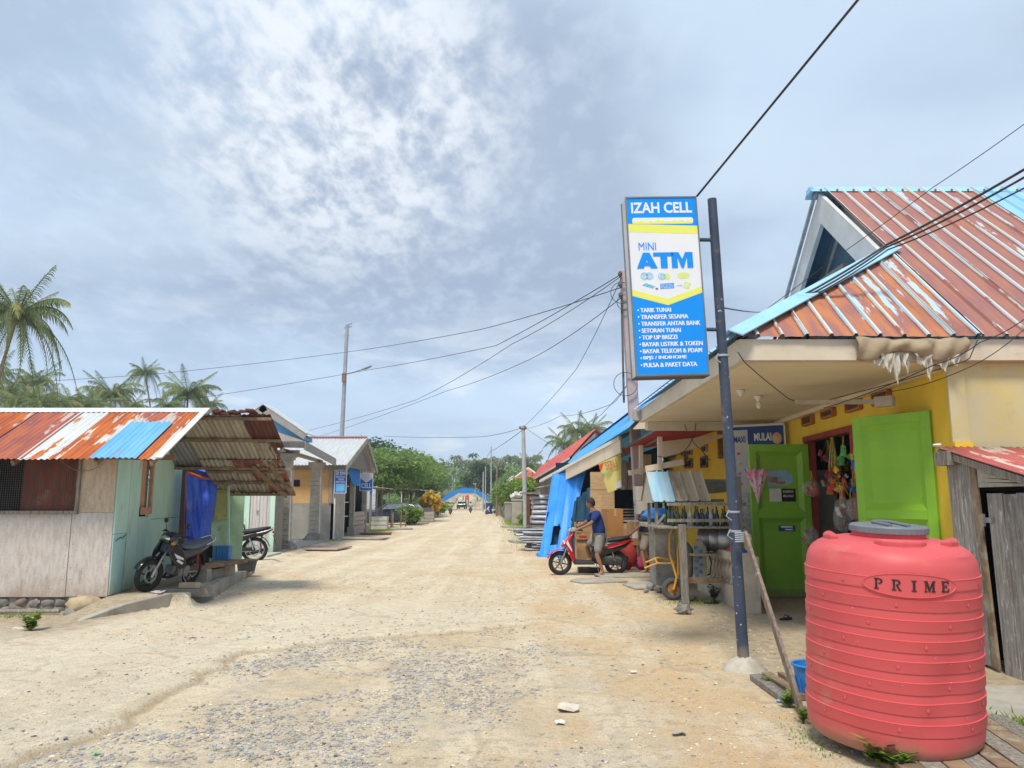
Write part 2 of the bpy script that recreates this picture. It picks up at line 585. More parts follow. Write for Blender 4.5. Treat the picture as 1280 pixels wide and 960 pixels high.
# ---- ground
KERB = [(-5.72, 10.5), (-5.45, 11.2), (-5.15, 12.0), (-4.9, 12.1)]
def xl_road(y):
 if y < 12:
  return -5.72 + (y - 10.5) * 0.38
 if y < 17.7:
  return -5.0 - (y - 12.9) * 0.19
 return -5.95 - (y - 17.7) * 0.11 if y < 26 else -6.86 - (y - 26) * 0.045
def sst(x, a, c):
 t = max(0.0, min(1.0, (x - a) / (c - a)))
 return t * t * (3 - 2 * t)
YZ = 0.22
def edge_f(x, y):
 """distance beyond the broken edge of the old slab: positive on the slab"""
 xe = -2.9 + 0.35 * noise.noise(V3((0, y * 0.7, 3))) + 0.16 * noise.noise(V3((1, y * 3.0, 5)))
 ye = 8.5 + 0.62 * (x + 3) + 0.5 * noise.noise(V3((x * 0.8, 2, 9))) + 0.16 * noise.noise(V3((x * 3.5, 5, 1)))
 return max(xe - x, y - ye)
def hz(x, y, fine=True):
 z = 0.0
 if fine and y < 60 and -12 < x < 9:
  z += 0.008 * noise.noise(V3((x * 0.9, y * 0.9, 0))) + 0.005 * noise.noise(V3((x * 3.2, y * 3.2, 4))) + 0.003 * noise.noise(V3((x * 11, y * 11, 7)))
  f = edge_f(x, y)
  ed_ = (1 - sst(y, 10.5, 13)) * (1 - sst(x, -0.5, 1.5))
  z -= 0.02 * math.exp(-((f + 0.05) / 0.05) ** 2) * ed_
  z += 0.036 * sst(f, -0.012, 0.012) * (1 - sst(y, 10.5, 13)) * (1 - sst(x, -0.5, 1.5))
 if y > 10 and y < 30:
  k = xl_road(y)
  s = sst(y, 10.3, 11.7) * (1 - sst(y, 15.0, 18.5))
  if y < 11.75:
   s *= sst(x, -6.25, -5.85)
  side = sst(x, k + 0.02, k - 0.12) if y < 12.9 else sst(x, k + 0.12, k - 0.06)
  z += (YZ * s + 0.08 * sst(y, 17, 19)) * side
 if -5.62 < x < -4.95 and 12.05 < y < 12.95:
  z -= 0.5
 if x > 3.7 and y < 8.2 and y > 4.6:
  z -= 0.03
 if y > 150:
  z += 7.0 * sst(y, 170, 330) * (0.8 + 0.4 * noise.noise(V3((x * 0.01, y * 0.01, 0))))
  z += 14 * sst(y, 380, 700) * (0.8 + 0.5 * noise.noise(V3((x * 0.006, y * 0.003, 2))))
 return z
def spaced(a, b_, step, lo, hi, g=1.22):
 mid = list(np.arange(a, b_ + 1e-6, step))
 up, s = [], step
 x = mid[-1]
 while x < hi:
  s *= g
  x += s
  up.append(min(x, hi))
 dn, s = [], step
 x = mid[0]
 while x > lo:
  s *= g
  x -= s
  dn.append(max(x, lo))
 return list(reversed(dn)) + mid + up
gx = spaced(-7.0, 4.8, 0.065, -1400, 1400)
gy = spaced(2.6, 15.0, 0.065, -60, 2400, 1.045)
gb = MB()
gb.v = [(x, y, hz(x, y)) for y in gy for x in gx]
w_ = len(gx)
gb.f = [(j * w_ + i, j * w_ + i + 1, (j + 1) * w_ + i + 1, (j + 1) * w_ + i) for j in range(len(gy) - 1) for i in range(w_ - 1)]
def ground_material():
 m = bpy.data.materials.new('sandy road surface')
 m.use_nodes = True
 t = m.node_tree
 t.nodes.clear()
 q = NB(t)
 tx = q.n('ShaderNodeTexCoord').outputs['Object']
 s = q.n('ShaderNodeSeparateXYZ', ins={0: tx})
 X, Yc = s.outputs[0], s.outputs[1]
 str_ = q.n('ShaderNodeMapping', ins={0: tx, 'Scale': (1.0, 0.6, 1.0), 'Rotation': (0, 0, rad(-3))}).outputs[0]
 big = q.noise(tx, 0.38, 5, 0.6)
 med = q.noise(str_, 1.7, 8, 0.68, 0.3)
 fin_ = q.noise(tx, 9.0, 8, 0.72)
 grit = q.noise(tx, 55.0, 4, 0.7)
 c = q.mix(q.ramp(med, 0.38, 0.62), (0.72, 0.61, 0.44), (0.61, 0.49, 0.33))
 c = q.mix(q.math('MULTIPLY', q.ramp(big, 0.48, 0.64), 0.6), c, (0.58, 0.40, 0.20))          # ochre mud
 pale = q.noise(q.n('ShaderNodeMapping', ins={0: tx, 'Location': (5, 9, 0)}).outputs[0], 0.9, 9, 0.72, 0.5)
 c = q.mix(q.math('MULTIPLY', q.ramp(pale, 0.52, 0.6), 0.65), c, (0.63, 0.55, 0.42))           # pale scoured concrete
 c = q.mix(q.math('MULTIPLY', q.ramp(fin_, 0.48, 0.62), 0.6), c, (0.40, 0.32, 0.21))
 trk = q.noise(q.n('ShaderNodeMapping', ins={0: tx, 'Scale': (1.5, 0.05, 1.0), 'Rotation': (0, 0, rad(-3)), 'Location': (3.1, 0, 0)}).outputs[0], 1.0, 5, 0.6)
 c = q.mix(q.math('MULTIPLY', q.ramp(trk, 0.50, 0.60), 0.45), c, (0.76, 0.66, 0.50))
 c = q.mix(q.math('MULTIPLY', q.ramp(trk, 0.47, 0.38), 0.35), c, (0.50, 0.37, 0.22))
 sa = q.n('ShaderNodeAttribute', attribute_name='slab').outputs['Fac']
 fade = q.math('MULTIPLY', q.ramp(Yc, 11.0, 15.0, 1.0, 0.0), q.ramp(X, -0.8, 1.4, 1.0, 0.0))
 slab = q.math('MULTIPLY', q.ramp(sa, -0.03, 0.03), fade)
 mot = q.noise(tx, 4.5, 8, 0.75)
 c = q.mix(q.math('MULTIPLY', q.ramp(mot, 0.50, 0.58), 0.4), c, (0.50, 0.44, 0.35))
 rim = q.math('MULTIPLY', q.math('MULTIPLY', q.ramp(sa, -0.12, -0.03), q.ramp(sa, -0.01, 0.04, 1.0, 0.0)), fade)
 c = q.mix(q.math('MULTIPLY', rim, 0.55), c, (0.34, 0.26, 0.16))
 c = q.mix(q.math('MULTIPLY', slab, 0.6), c, q.mix(q.ramp(fin_, 0.35, 0.65), (0.74, 0.67, 0.53), (0.61, 0.54, 0.42)))
 och = q.math('MULTIPLY', q.math('MULTIPLY', q.ramp(X, -0.6, 0.8), q.ramp(X, 2.2, 3.2, 1.0, 0.0)), q.ramp(q.noise(str_, 0.8, 6, 0.65), 0.44, 0.6))
 c = q.mix(q.math('MULTIPLY', och, 0.7), c, (0.60, 0.41, 0.21))
 wv_ = q.n('ShaderNodeVectorMath', operation='ADD', ins={0: tx, 1: q.n('ShaderNodeVectorMath', operation='SCALE', ins={0: q.n('ShaderNodeTexNoise', ins={'Vector': tx, 'Scale': 2.2, 'Detail': 6.0}).outputs['Color'], 'Scale': 0.55}).outputs[0]}).outputs[0]
 ve = q.n('ShaderNodeTexVoronoi', feature='DISTANCE_TO_EDGE', ins={'Vector': wv_, 'Scale': 0.45})
 crk = q.math('MULTIPLY', q.ramp(ve.outputs['Distance'], 0.006, 0.018, 1.0, 0.0), q.ramp(q.noise(tx, 0.7, 3), 0.45, 0.55))
 c = q.mix(q.math('MULTIPLY', crk, 0.3), c, (0.25, 0.19, 0.12))
 xr = q.ramp(X, -4.2, -2.2)
 xr2 = q.ramp(X, 0.2, 1.6, 1.0, 0.0)
 yr = q.ramp(Yc, 7.5, 11.0, 1.0, 0.0)
 peb = q.math('MULTIPLY', q.math('MULTIPLY', xr, xr2), yr)
 pm = q.math('MULTIPLY', peb, q.ramp(q.noise(tx, 1.6, 6, 0.7), 0.45, 0.6))
 c = q.mix(q.math('MULTIPLY', pm, 0.28), c, (0.42, 0.39, 0.34))
 vo = q.n('ShaderNodeTexVoronoi', feature='F1', ins={'Vector': tx, 'Scale': 30.0, 'Randomness': 1.0})
 stone = q.ramp(vo.outputs['Distance'], 0.16, 0.24, 1.0, 0.0)
 vv = q.n('ShaderNodeSeparateColor', ins={0: vo.outputs['Color']})
 some = q.ramp(vv.outputs[0], 0.50, 0.54)
 sm = q.math('MULTIPLY', q.math('MULTIPLY', stone, some), q.ramp(q.noise(tx, 0.9, 5, 0.7), 0.40, 0.55))
 c = q.mix(q.math('MULTIPLY', sm, 0.7), c, q.mix(vv.outputs[1], (0.60, 0.57, 0.52), (0.22, 0.20, 0.18)))
 g3 = q.ramp(q.noise(tx, 22.0, 6, 0.75), 0.54, 0.64)
 c = q.mix(q.math('MULTIPLY', g3, 0.45), c, (0.72, 0.64, 0.50))
 vo2 = q.n('ShaderNodeTexVoronoi', feature='F1', ins={'Vector': tx, 'Scale': 75.0, 'Randomness': 1.0})
 v2c = q.n('ShaderNodeSeparateColor', ins={0: vo2.outputs['Color']})
 s2 = q.math('MULTIPLY', q.ramp(vo2.outputs['Distance'], 0.2, 0.3, 1.0, 0.0), q.ramp(v2c.outputs[0], 0.35, 0.4))
 c = q.mix(q.math('MULTIPLY', s2, 0.55), c, q.mix(v2c.outputs[1], (0.80, 0.72, 0.58), (0.30, 0.25, 0.19)))
 g2 = q.ramp(grit, 0.55, 0.62)
 c = q.mix(q.math('MULTIPLY', g2, 0.5), c, (0.24, 0.19, 0.13))
 edge = q.noise(tx, 0.5, 6, 0.7)
 rgt = q.math('ADD', X, q.math('MULTIPLY', Yc, 0.036))
 rg = q.ramp(q.math('ADD', rgt, edge), 2.1, 2.9)
 rg = q.math('MULTIPLY', rg, q.ramp(Yc, 26.0, 34.0))
 lft = q.math('ADD', X, q.math('MULTIPLY', Yc, 0.045))
 lg = q.ramp(q.math('ADD', lft, edge), -5.2, -6.0)
 lg = q.math('MULTIPLY', lg, q.ramp(Yc, 36.0, 46.0))
 off = q.math('MAXIMUM', rg, lg)
 c = q.mix(q.math('MULTIPLY', off, 0.9), c, q.mix(q.ramp(q.noise(tx, 1.1, 6, 0.6), 0.42, 0.6), (0.16, 0.17, 0.07), (0.34, 0.27, 0.16)))
 c = q.mix(q.math('MULTIPLY', off, q.ramp(Yc, 55.0, 80.0)), c, (0.10, 0.14, 0.05))
 ly = q.math('MULTIPLY', q.ramp(X, -5.1, -5.7), q.ramp(Yc, 8.5, 10.5))
 ly = q.math('MULTIPLY', ly, q.ramp(Yc, 20.0, 17.0))
 ry = q.math('MULTIPLY', q.ramp(q.math('ADD', X, q.math('MULTIPLY', edge, 0.6)), 2.55, 3.0), q.ramp(Yc, 24.0, 20.0))
 c = q.mix(q.math('MULTIPLY', q.math('MAXIMUM', ly, ry), 0.7), c, q.mix(q.ramp(fin_, 0.4, 0.6), (0.40, 0.32, 0.22), (0.29, 0.225, 0.15)))
 h = q.math('ADD', q.math('MULTIPLY', q.noise(tx, 17.0, 10, 0.78), 0.6), q.math('MULTIPLY', grit, 0.35))
 h = q.math('ADD', h, q.math('MULTIPLY', sm, 0.12))
 bp = q.n('ShaderNodeBump', ins={'Height': h, 'Strength': 1.0, 'Distance': 0.035})
 pb = q.n('ShaderNodeBsdfPrincipled', ins={'Base Color': c, 'Roughness': 0.95, 'Specular IOR Level': 0.2, 'Normal': bp.outputs[0]})
 q.n('ShaderNodeOutputMaterial', ins={0: pb.outputs[0]})
 return m
m_road = ground_material()
g_o = struct('ground', gb, m_road, smooth=True, angle=0)
at_ = g_o.data.attributes.new('slab', 'FLOAT', 'POINT')
at_.data.foreach_set('value', [max(-1.0, min(1.0, edge_f(x, y))) if (y < 30 and -14 < x < 9) else 1.0 for y in gy for x in gx])
rs = random.Random(11)
for nm, cnt, colr, c2, box, smax in (
  ('gravel', 12500, (0.42, 0.41, 0.39), (0.26, 0.255, 0.25), (-4.4, 1.7, 3.2, 12.0), 0.0185),
  ('gravel', 11000, (0.66, 0.58, 0.45), (0.45, 0.36, 0.25), (-5.2, 3.0, 3.2, 18.0), 0.016),
  ('gravel', 1100, (0.20, 0.16, 0.12), (0.12, 0.10, 0.08), (-4.8, 3.4, 3.2, 20.0), 0.017)):
 mb = MB()
 k = 0
 while k < cnt:
  x, y = rs.uniform(box[0], box[1]), box[2] + (box[3] - box[2]) * rs.random() ** 1.5
  d = noise.noise(V3((x * 0.8, y * 0.8, 21))) + 0.5 * noise.noise(V3((x * 2.6, y * 2.6, 2)))
  prob = 0.75 if nm == 'gravel' and colr[0] == 0.42 else 0.9
  if colr[0] == 0.42:
   cen = 1.0 - sst(abs(x + 1.7), 0.7, 2.9)
   if rs.random() > cen * sst(d, -0.25, 0.35) + 0.015:
    continue
   if edge_f(x, y) > -0.04 and rs.random() < 0.93:
    continue
  elif rs.random() > prob * sst(d, -0.5, 0.4):
   continue
  k += 1
  r = smax * (0.25 + 0.75 * rs.random() ** 2.2)
  z = hz(x, y) + r * 0.12
  a = rs.uniform(0, PI)
  ca, sa = math.cos(a), math.sin(a)
  p = []
  for (ux, uy, uz) in ((1, 0, 0), (0.2, 1, 0.1), (-1, 0.1, 0), (0, -1, 0), (0.5, 0.5, .8), (-0.6, 0.3, .7), (-0.3, -0.6, .8), (.5, -.5, .7)):
   j = rs.uniform(0.75, 1.2)
   ux, uy = ux * 1.3 * r * j, uy * 0.95 * r * j
   p.append((x + ux * ca - uy * sa, y + ux * sa + uy * ca, z + uz * 0.6 * r * j))
  mb.add(p, [(0, 1, 4), (1, 5, 4), (1, 2, 5), (2, 6, 5), (2, 3, 6), (3, 7, 6), (3, 0, 7), (0, 4, 7), (4, 5, 6, 7)])
 o = link(nm, mb.mesh(nm, M('stones %.2f' % colr[0], colr, c2, scale=9, lo=0.42, hi=0.58, rough=0.85, bump=0.2)))
 o['kind'] = 'stuff'
 o['label'] = {0.42: 'grey pebbles scattered over the worn near part of the road', 0.66: 'tan grit and small stones strewn on the sandy road', 0.20: 'dark chips of stone lying on the road'}[colr[0]]
 o['category'] = 'gravel'
kb = MB()
for i in range(len(KERB) - 1):
 (x0, y0), (x1, y1) = KERB[i], KERB[i + 1]
 z0, z1 = 0.03 + 0.2 * sst(y0, 10.3, 11.7), 0.03 + 0.2 * sst(y1, 10.3, 11.7)
 t = 0.16
 kb.add([(x0, y0, z0 - .4), (x0 - t, y0, z0 - .4), (x0 - t, y0, z0), (x0, y0, z0), (x1, y1, z1 - .7), (x1 - t, y1, z1 - .7), (x1 - t, y1, z1), (x1, y1, z1)],
  [(0, 1, 2, 3), (7, 6, 5, 4), (0, 4, 5, 1), (3, 2, 6, 7), (0, 3, 7, 4), (1, 5, 6, 2)])
solo('kerb', kb, m_conc, 'low concrete kerb wall rising beside the drain in front of the grey board house', 'kerb', origin=(-5.5, 11.2, 0), kind='structure', bevel=0.012)
dr = MB()
dr.bp((-5.64, 12.05, -0.6), (-5.56, 12.98, 0.19)).bp((-5.58, 12.93, -0.6), (-4.9, 13.03, 0.06)).bp((-5.56, 12.02, -0.5), (-5.1, 12.06, -0.06))
solo('drain_wall', dr, m_conc_d, 'stained concrete lining of the open drain mouth below the parked black motorcycle', 'drain', kind='structure', origin=(-5.3, 12.5, -0.6))
e_b = MB()
for (y0, y1) in ((13.04, 14.6), (14.62, 16.2), (16.22, 18.0)):
 z0, z1 = hz(xl_road(y0) - 0.3, y0), hz(xl_road(y1) - 0.3, y1)
 e_b.beam((xl_road(y0) + 0.02, y0, z0 - 0.12), (xl_road(y1) + 0.02, y1, z1 - 0.12), 0.16, 0.28)
solo('kerb', e_b, m_conc, 'concrete edge of the yard running on past the plank bench', 'kerb', kind='structure', bevel=0.012)
lid = MB()
lid.box((-5.28, 12.62, 0.205), (0.62, 0.42, 0.07), rz=0.1)
solo('drain_cover', lid, m_conc_d, 'cracked concrete slab laid over the drain behind the kerb end', 'slab', bevel=0.01)
# ---- vegetation makers
m_leaf = M('leaf green', (0.22, 0.33, 0.10), (0.13, 0.22, 0.055), scale=0.9, rough=0.6, bump=0, rand=0.15, lo=0.3, hi=0.7, fleck=(0.30, 0.38, 0.13), fscale=2.5, flo=0.58, leafy=True)
m_leaf_y = M('yellow green leaf', (0.27, 0.40, 0.07), (0.16, 0.27, 0.05), scale=1.6, rough=0.6, bump=0, rand=0.15, fleck=(0.26, 0.34, 0.05), fscale=3, flo=0.58, leafy=True)
m_leaf_d = M('dark green leaf', (0.11, 0.18, 0.07), (0.065, 0.12, 0.05), scale=0.6, rough=0.65, bump=0, rand=0.15, fleck=(0.09, 0.14, 0.04), fscale=1.2, flo=0.56, leafy=True)
m_palm = M('palm frond green', (0.24, 0.29, 0.11), (0.15, 0.20, 0.07), scale=1.0, rough=0.5, bump=0, rand=0.22, fleck=(0.34, 0.33, 0.13), fscale=1.4, flo=0.60, leafy=True)
m_palm_y = M('yellowing palm frond', (0.27, 0.25, 0.08), (0.16, 0.15, 0.06), scale=1.0, rough=0.6, bump=0, rand=0.2, leafy=True)
m_bark = M('grey palm bark', (0.26, 0.22, 0.18), (0.15, 0.13, 0.11), scale=4, st=(1, 1, 4), rough=0.9, bump=0.5)
m_croton = M('yellow croton leaf', (0.78, 0.58, 0.04), (0.60, 0.38, 0.03), scale=3, rough=0.5, bump=0, rand=0.1, fleck=(0.45, 0.09, 0.03), fscale=4, flo=0.62, leafy=True)
def frond_mb(L, droop, rng, lw=0.55, nl=26, up=0.5):
 """one pinnate palm leaf along +x, hanging with its weight"""
 mb = MB()
 sp = []
 n = 12
 for i in range(n + 1):
  t = i / n
  x = L * (t - 0.18 * t ** 3 * droop)
  z = L * (up * t - droop * 0.75 * t ** 2.1)
  sp.append(V3((x, 0, z)))
 mb.tube(sp, [0.035 * L / 4 * (1 - 0.85 * i / n) + 0.004 for i in range(n + 1)], 4)
 for i in range(nl):
  t = 0.1 + 0.9 * i / nl
  k = min(n - 1, int(t * n))
  p = sp[k].lerp(sp[k + 1], t * n - k)
  d = (sp[k + 1] - sp[k]).normalized()
  ll = lw * L * 0.36 * (math.sin(PI * min(1, t * 0.86 + 0.16)) ** 0.6) * rng.uniform(0.8, 1.1)
  for sgn in (-1, 1):
   fw = rng.uniform(0.45, 0.8)
   dr_ = rng.uniform(0.25, 0.75) + 0.35 * droop
   e = (V3((0, sgn, 0)) * 1.0 + d * fw - V3((0, 0, dr_))).normalized()
   m_ = p + e * ll * 0.5 + V3((0, 0, 0.08 * ll))
   q_ = p + e * ll - V3((0, 0, 0.28 * ll))
   wv = d * 0.022 * L / 2.2
   mb.add([p - wv, p + wv, m_ + wv, m_ - wv, q_], [(0, 1, 2, 3), (3, 2, 4)])
 return mb
_rf = random.Random(5)
FRONDS = [frond_mb(1.0, dd, _rf, up=uu).mesh('frond', m_palm) for dd, uu in ((0.75, 1.0), (0.95, 0.85), (1.15, 0.65), (1.3, 0.45), (1.5, 0.2), (1.65, 0.0), (0.5, 1.25))]
FRONDS_Y = [frond_mb(1.0, dd, _rf, up=uu).mesh('frond', m_palm_y) for dd, uu in ((1.6, -0.1), (1.9, -0.3))]
def palm(base, top, L, n, seed, label, group='coconut palms behind the left houses', r=0.16, dead=3, nuts=True, name='coconut_palm', lean=0.3, bias=None):
 rng = random.Random(seed)
 base, top = V3(base), V3(top)
 t = thing(name, label, 'palm tree', base, group=group)
 h = top - base
 pts = []
 for i in range(9):
  f = i / 8
  pts.append(V3((h.x * (f ** 1.6), h.y * f, h.z * f)))
 if h.z > 1.0:
  mb = MB()
  mb.tube(pts, [r * (1.35 - 0.6 * min(1, i / 3)) if i < 3 else r * (0.78 - 0.03 * i) for i in range(9)], 9)
  part('trunk', mb, m_bark, t, smooth=True)
 for i in range(n):
  ring = i / n
  a = i * 2.399 + rng.uniform(-0.25, 0.25)
  idx = min(5, int(ring * 6.4))
  if ring < 0.1:
   idx = 6
  me = FRONDS[idx]
  if i >= n - dead:
   me = FRONDS_Y[rng.randrange(2)]
  o = link('frond', me, t)
  sc = L * rng.uniform(0.82, 1.08) * (0.8 if idx in (6, 0) else 1.0)
  o.location = h
  o.scale = (sc, sc, sc)
  o.rotation_euler = (rng.uniform(-0.25, 0.25), rng.uniform(-0.12, 0.12), a)
 if nuts:
  nb = MB()
  for i in range(8):
   a = rng.uniform(0, 2 * PI)
   nb.ball(h + V3((math.cos(a) * 0.3, math.sin(a) * 0.3, -0.25 - rng.uniform(0, 0.25))), 0.13, 6, 5)
  part('coconut_cluster', nb, M('coconut husk', (0.30, 0.22, 0.08), (0.18, 0.13, 0.06), bump=0), t)
 return t
def leaf_cloud(mb, c, rx, ry, rz, n, size, rng, flat=0.5, shell=0.55):
 for _ in range(n):
  while True:
   u = V3((rng.uniform(-1, 1), rng.uniform(-1, 1), rng.uniform(-1, 1)))
   if 0.05 < u.length <= 1:
    break
  u = u.normalized() * (shell + (1 - shell) * rng.random())if rng.random() < 0.75 else u
  p = V3(c) + V3((u.x * rx, u.y * ry, u.z * rz))
  d = V3((rng.gauss(0, 1), rng.gauss(0, 1), rng.gauss(0, flat))).normalized()
  e = d.cross(V3((rng.gauss(0, .5), rng.gauss(0, .5), 1))).normalized()
  s_ = size * rng.uniform(0.6, 1.3)
  mb.add([p, p + d * s_ * 0.5 + e * s_ * 0.28, p + d * s_ - V3((0, 0, s_ * 0.2)), p + d * s_ * 0.5 - e * s_ * 0.28], [(0, 1, 2, 3)])
def tree(name, label, cat, base, h, cr, ch, mat, seed, group=None, nclump=16, nleaf=160, size=0.3, trunk=0.15, flatc=0.45, cz=None, wide=1.0, spread=1.0):
 rng = random.Random(seed)
 base = V3(base)
 t = thing(name, label, cat, base, group=group)
 cz = cz if cz is not None else h - ch / 2
 mb = MB()
 fork = V3((0, 0, max(0.3, cz - ch * 0.5)))
 mb.tube([V3((0, 0, -0.1)), fork * 0.5 + V3((0.04, 0.03, 0)), fork], [trunk * 1.2, trunk, trunk * 0.85], 8)
 cb = MB()
 cl = []
 for i in range(nclump):
  a = i * 2.399 + rng.uniform(-.3, .3)
  rr = math.sqrt((i + 0.5) / nclump) * 0.8
  zz = cz + ch * 0.5 * (rng.uniform(-0.75, 0.85) * (1.05 - rr * 0.75) + 0.1)
  c = V3((math.cos(a) * rr * cr, math.sin(a) * rr * cr * wide, zz))
  cl.append(c)
  s_ = cr * rng.uniform(0.26, 0.42) * spread
  leaf_cloud(cb, c, s_, s_, s_ * flatc * ch / cr + 0.1 * s_, int(nleaf * rng.uniform(0.7, 1.3)), size, rng)
 for c in cl[:: max(1, nclump // 9)]:
  m_ = fork.lerp(c, 0.5) - V3((0, 0, 0.05 * h))
  mb.tube([fork - V3((0, 0, 0.15)), m_, c], [trunk * 0.55, trunk * 0.33, trunk * 0.1], 5)
 part('trunk', mb, m_bark, t, smooth=True)
 part('crown', cb, mat, t)
 return t
def bush(name, label, cat, c, r, h, mat, seed, n=500, size=0.12, group=None, stem=True):
 rng = random.Random(seed)
 c = V3(c)
 t = thing(name, label, cat, c, group=group)
 mb = MB()
 for i in range(7):
  a = rng.uniform(0, 2 * PI)
  rr = r * rng.uniform(0.1, 0.6)
  hh = h * rng.uniform(0.45, 0.78)
  leaf_cloud(mb, (math.cos(a) * rr, math.sin(a) * rr, hh), r * 0.5, r * 0.5, h * 0.3, n // 7, size, rng)
 part('foliage', mb, mat, t)
 if stem:
  sb = MB()
  for i in range(5):
   a = rng.uniform(0, 2 * PI)
   sb.tube([(0, 0, -0.03), (math.cos(a) * r * 0.2, math.sin(a) * r * 0.2, h * 0.35), (math.cos(a) * r * 0.5, math.sin(a) * r * 0.5, h * 0.7)], [0.02, 0.015, 0.008], 5)
  part('stem', sb, m_bark, t)
 return t
def weed(c, h, n, seed, label, mat=None, group='weeds by the tank', lw=0.035):
 """small leafy weed: stems with paired leaves"""
 rng = random.Random(seed)
 mb = MB()
 for i in range(n):
  a = rng.uniform(0, 2 * PI)
  hh = h * rng.uniform(0.5, 1.0)
  tip = V3((math.cos(a) * hh * 0.45, math.sin(a) * hh * 0.45, hh))
  mid = V3((tip.x * 0.35, tip.y * 0.35, hh * 0.55))
  mb.tube([(0, 0, -0.01), mid, tip], [0.004, 0.003, 0.0015], 4)
  for k in range(5):
   f = 0.3 + 0.17 * k
   p = (mid * (f / 0.55) if f < 0.55 else mid.lerp(tip, (f - 0.55) / 0.45))
   for s_ in (0, PI):
    b_ = a + k * 1.5 + s_
    d = V3((math.cos(b_), math.sin(b_), 0.35))
    e = V3((-math.sin(b_), math.cos(b_), 0)) * lw * 0.5
    l_ = lw * 1.6 * rng.uniform(0.8, 1.2)
    mb.add([p, p + d * l_ * .5 + e, p + d * l_, p + d * l_ * .5 - e], [(0, 1, 2, 3)])
 o = link('weed', mb.mesh('weed', mat or m_leaf_y))
 o.location = c
 return tag(o, label, 'weed', group)
def grass(c, rx, ry, n, h, seed, label, mat=None, name='grass'):
 rng = random.Random(seed)
 mb = MB()
 for _ in range(n):
  x, y = c[0] + rng.gauss(0, rx * 0.5), c[1] + rng.gauss(0, ry * 0.5)
  z = hz(x, y) - 0.01
  a = rng.uniform(0, 2 * PI)
  hh = h * rng.uniform(0.35, 1)
  w = 0.006 + 0.012 * h
  dx, dy = math.cos(a), math.sin(a)
  mb.add([(x - dy * w, y + dx * w, z), (x + dy * w, y - dx * w, z), (x + dx * hh * .25 + dy * w * .6, y + dy * hh * .25 - dx * w * .6, z + hh * .65), (x + dx * hh * 0.6, y + dy * hh * 0.6, z + hh)], [(0, 1, 2), (0, 2, 3)])
 o = link(name, mb.mesh(name, mat or m_leaf_y))
 o['kind'] = 'stuff'
 return tag(o, label, 'grass')
# ---- LEFT: grey board house with the rusty roof
HX, HY = -5.92, 11.6          # street corner of the house
m_grey_ply = M('weathered grey plywood', (0.54, 0.50, 0.47), (0.43, 0.38, 0.35), scale=7, st=(3, 3, 0.8), dirt=(0.27, 0.21, 0.15), dscale=2.4, dst=(2, 2, 0.5), dlo=0.56, dhi=0.72, rand=0.05, bump=0.4, rough=0.92, fleck=(0.53, 0.50, 0.48), fscale=55, flo=0.55, low=((0.30, 0.21, 0.13), 0.55, 0.8))
m_tan_ply = M('tan weathered plywood', (0.52, 0.42, 0.32), (0.40, 0.31, 0.23), scale=7, st=(3, 3, 0.7), dirt=(0.24, 0.18, 0.12), dscale=2, dlo=0.58, dhi=0.75, rand=0.05, bump=0.4, rough=0.92, fleck=(0.50, 0.42, 0.33), fscale=50, flo=0.56)
m_mint = M('faded mint paint', (0.42, 0.64, 0.53), (0.52, 0.70, 0.60), scale=2.2, st=(1, 1, 0.5), dirt=(0.32, 0.33, 0.24), dscale=2.2, dst=(1.5, 1.5, 0.5), dlo=0.56, dhi=0.74, rand=0.07, bump=0.25, rough=0.85, low=((0.30, 0.24, 0.15), 0.5, 0.75))
m_mint_b = M('bluish mint paint', (0.40, 0.64, 0.62), (0.50, 0.70, 0.67), scale=2.2, st=(1, 1, 0.5), dirt=(0.36, 0.36, 0.30), dscale=2.2, dst=(1.5, 1.5, 0.5), dlo=0.56, dhi=0.74, rand=0.07, bump=0.25, rough=0.85, low=((0.30, 0.24, 0.15), 0.5, 0.75))
m_brick_r = M('red brown shutter', (0.27, 0.085, 0.05), (0.19, 0.055, 0.035), scale=3, st=(3, 3, 0.7), dirt=(0.33, 0.15, 0.09), dscale=3, dlo=0.55, dhi=0.7, bump=0.3, rough=0.85)
m_salmon = M('salmon painted wood', (0.55, 0.30, 0.20), (0.47, 0.25, 0.16), scale=4, bump=0.2)
RUST, RUST2, MAROON = (0.47, 0.13, 0.035), (0.33, 0.085, 0.035), (0.27, 0.09, 0.08)
m_tin_or = mat_tin('orange rusted tin', (0.56, 0.55, 0.50), (0.46, 0.44, 0.38), RUST, RUST2, 0.78, scale=0.8)
m_tin_mr = mat_tin('maroon rusted tin', (0.50, 0.40, 0.37), (0.46, 0.44, 0.40), MAROON, (0.40, 0.12, 0.06), 0.9, scale=0.8)
m_tin_wh = mat_tin('pale zinc tin', (0.60, 0.62, 0.62), (0.50, 0.53, 0.54), (0.45, 0.20, 0.09), RUST, 0.2, scale=1.4)
m_tin_bl = mat_tin('sky blue tin', (0.12, 0.36, 0.68), (0.17, 0.42, 0.70), (0.40, 0.30, 0.22), RUST, -0.2, scale=1.2)
m_ridge = M('pale galvanised flashing', (0.60, 0.63, 0.66), (0.50, 0.53, 0.56), scale=3, dirt=(0.35, 0.30, 0.27), dscale=5, dlo=0.66, dhi=0.75, rough=0.45, bump=0.1)
h1 = thing('board_house', 'low grey board house with rusty orange and blue ribbed roof at the left edge', 'house', (HX, HY, 0))
XL = -10.4
TOPF = 2.42
fb = MB()
fb.bp((XL, HY + 0.03, -0.1), (HX + 0.0, HY + 0.5, YZ - 0.002))
fnd = wpart('foundation', fb, m_conc_d, h1, bevel=0.02)
rr = random.Random(3)
me_st = []
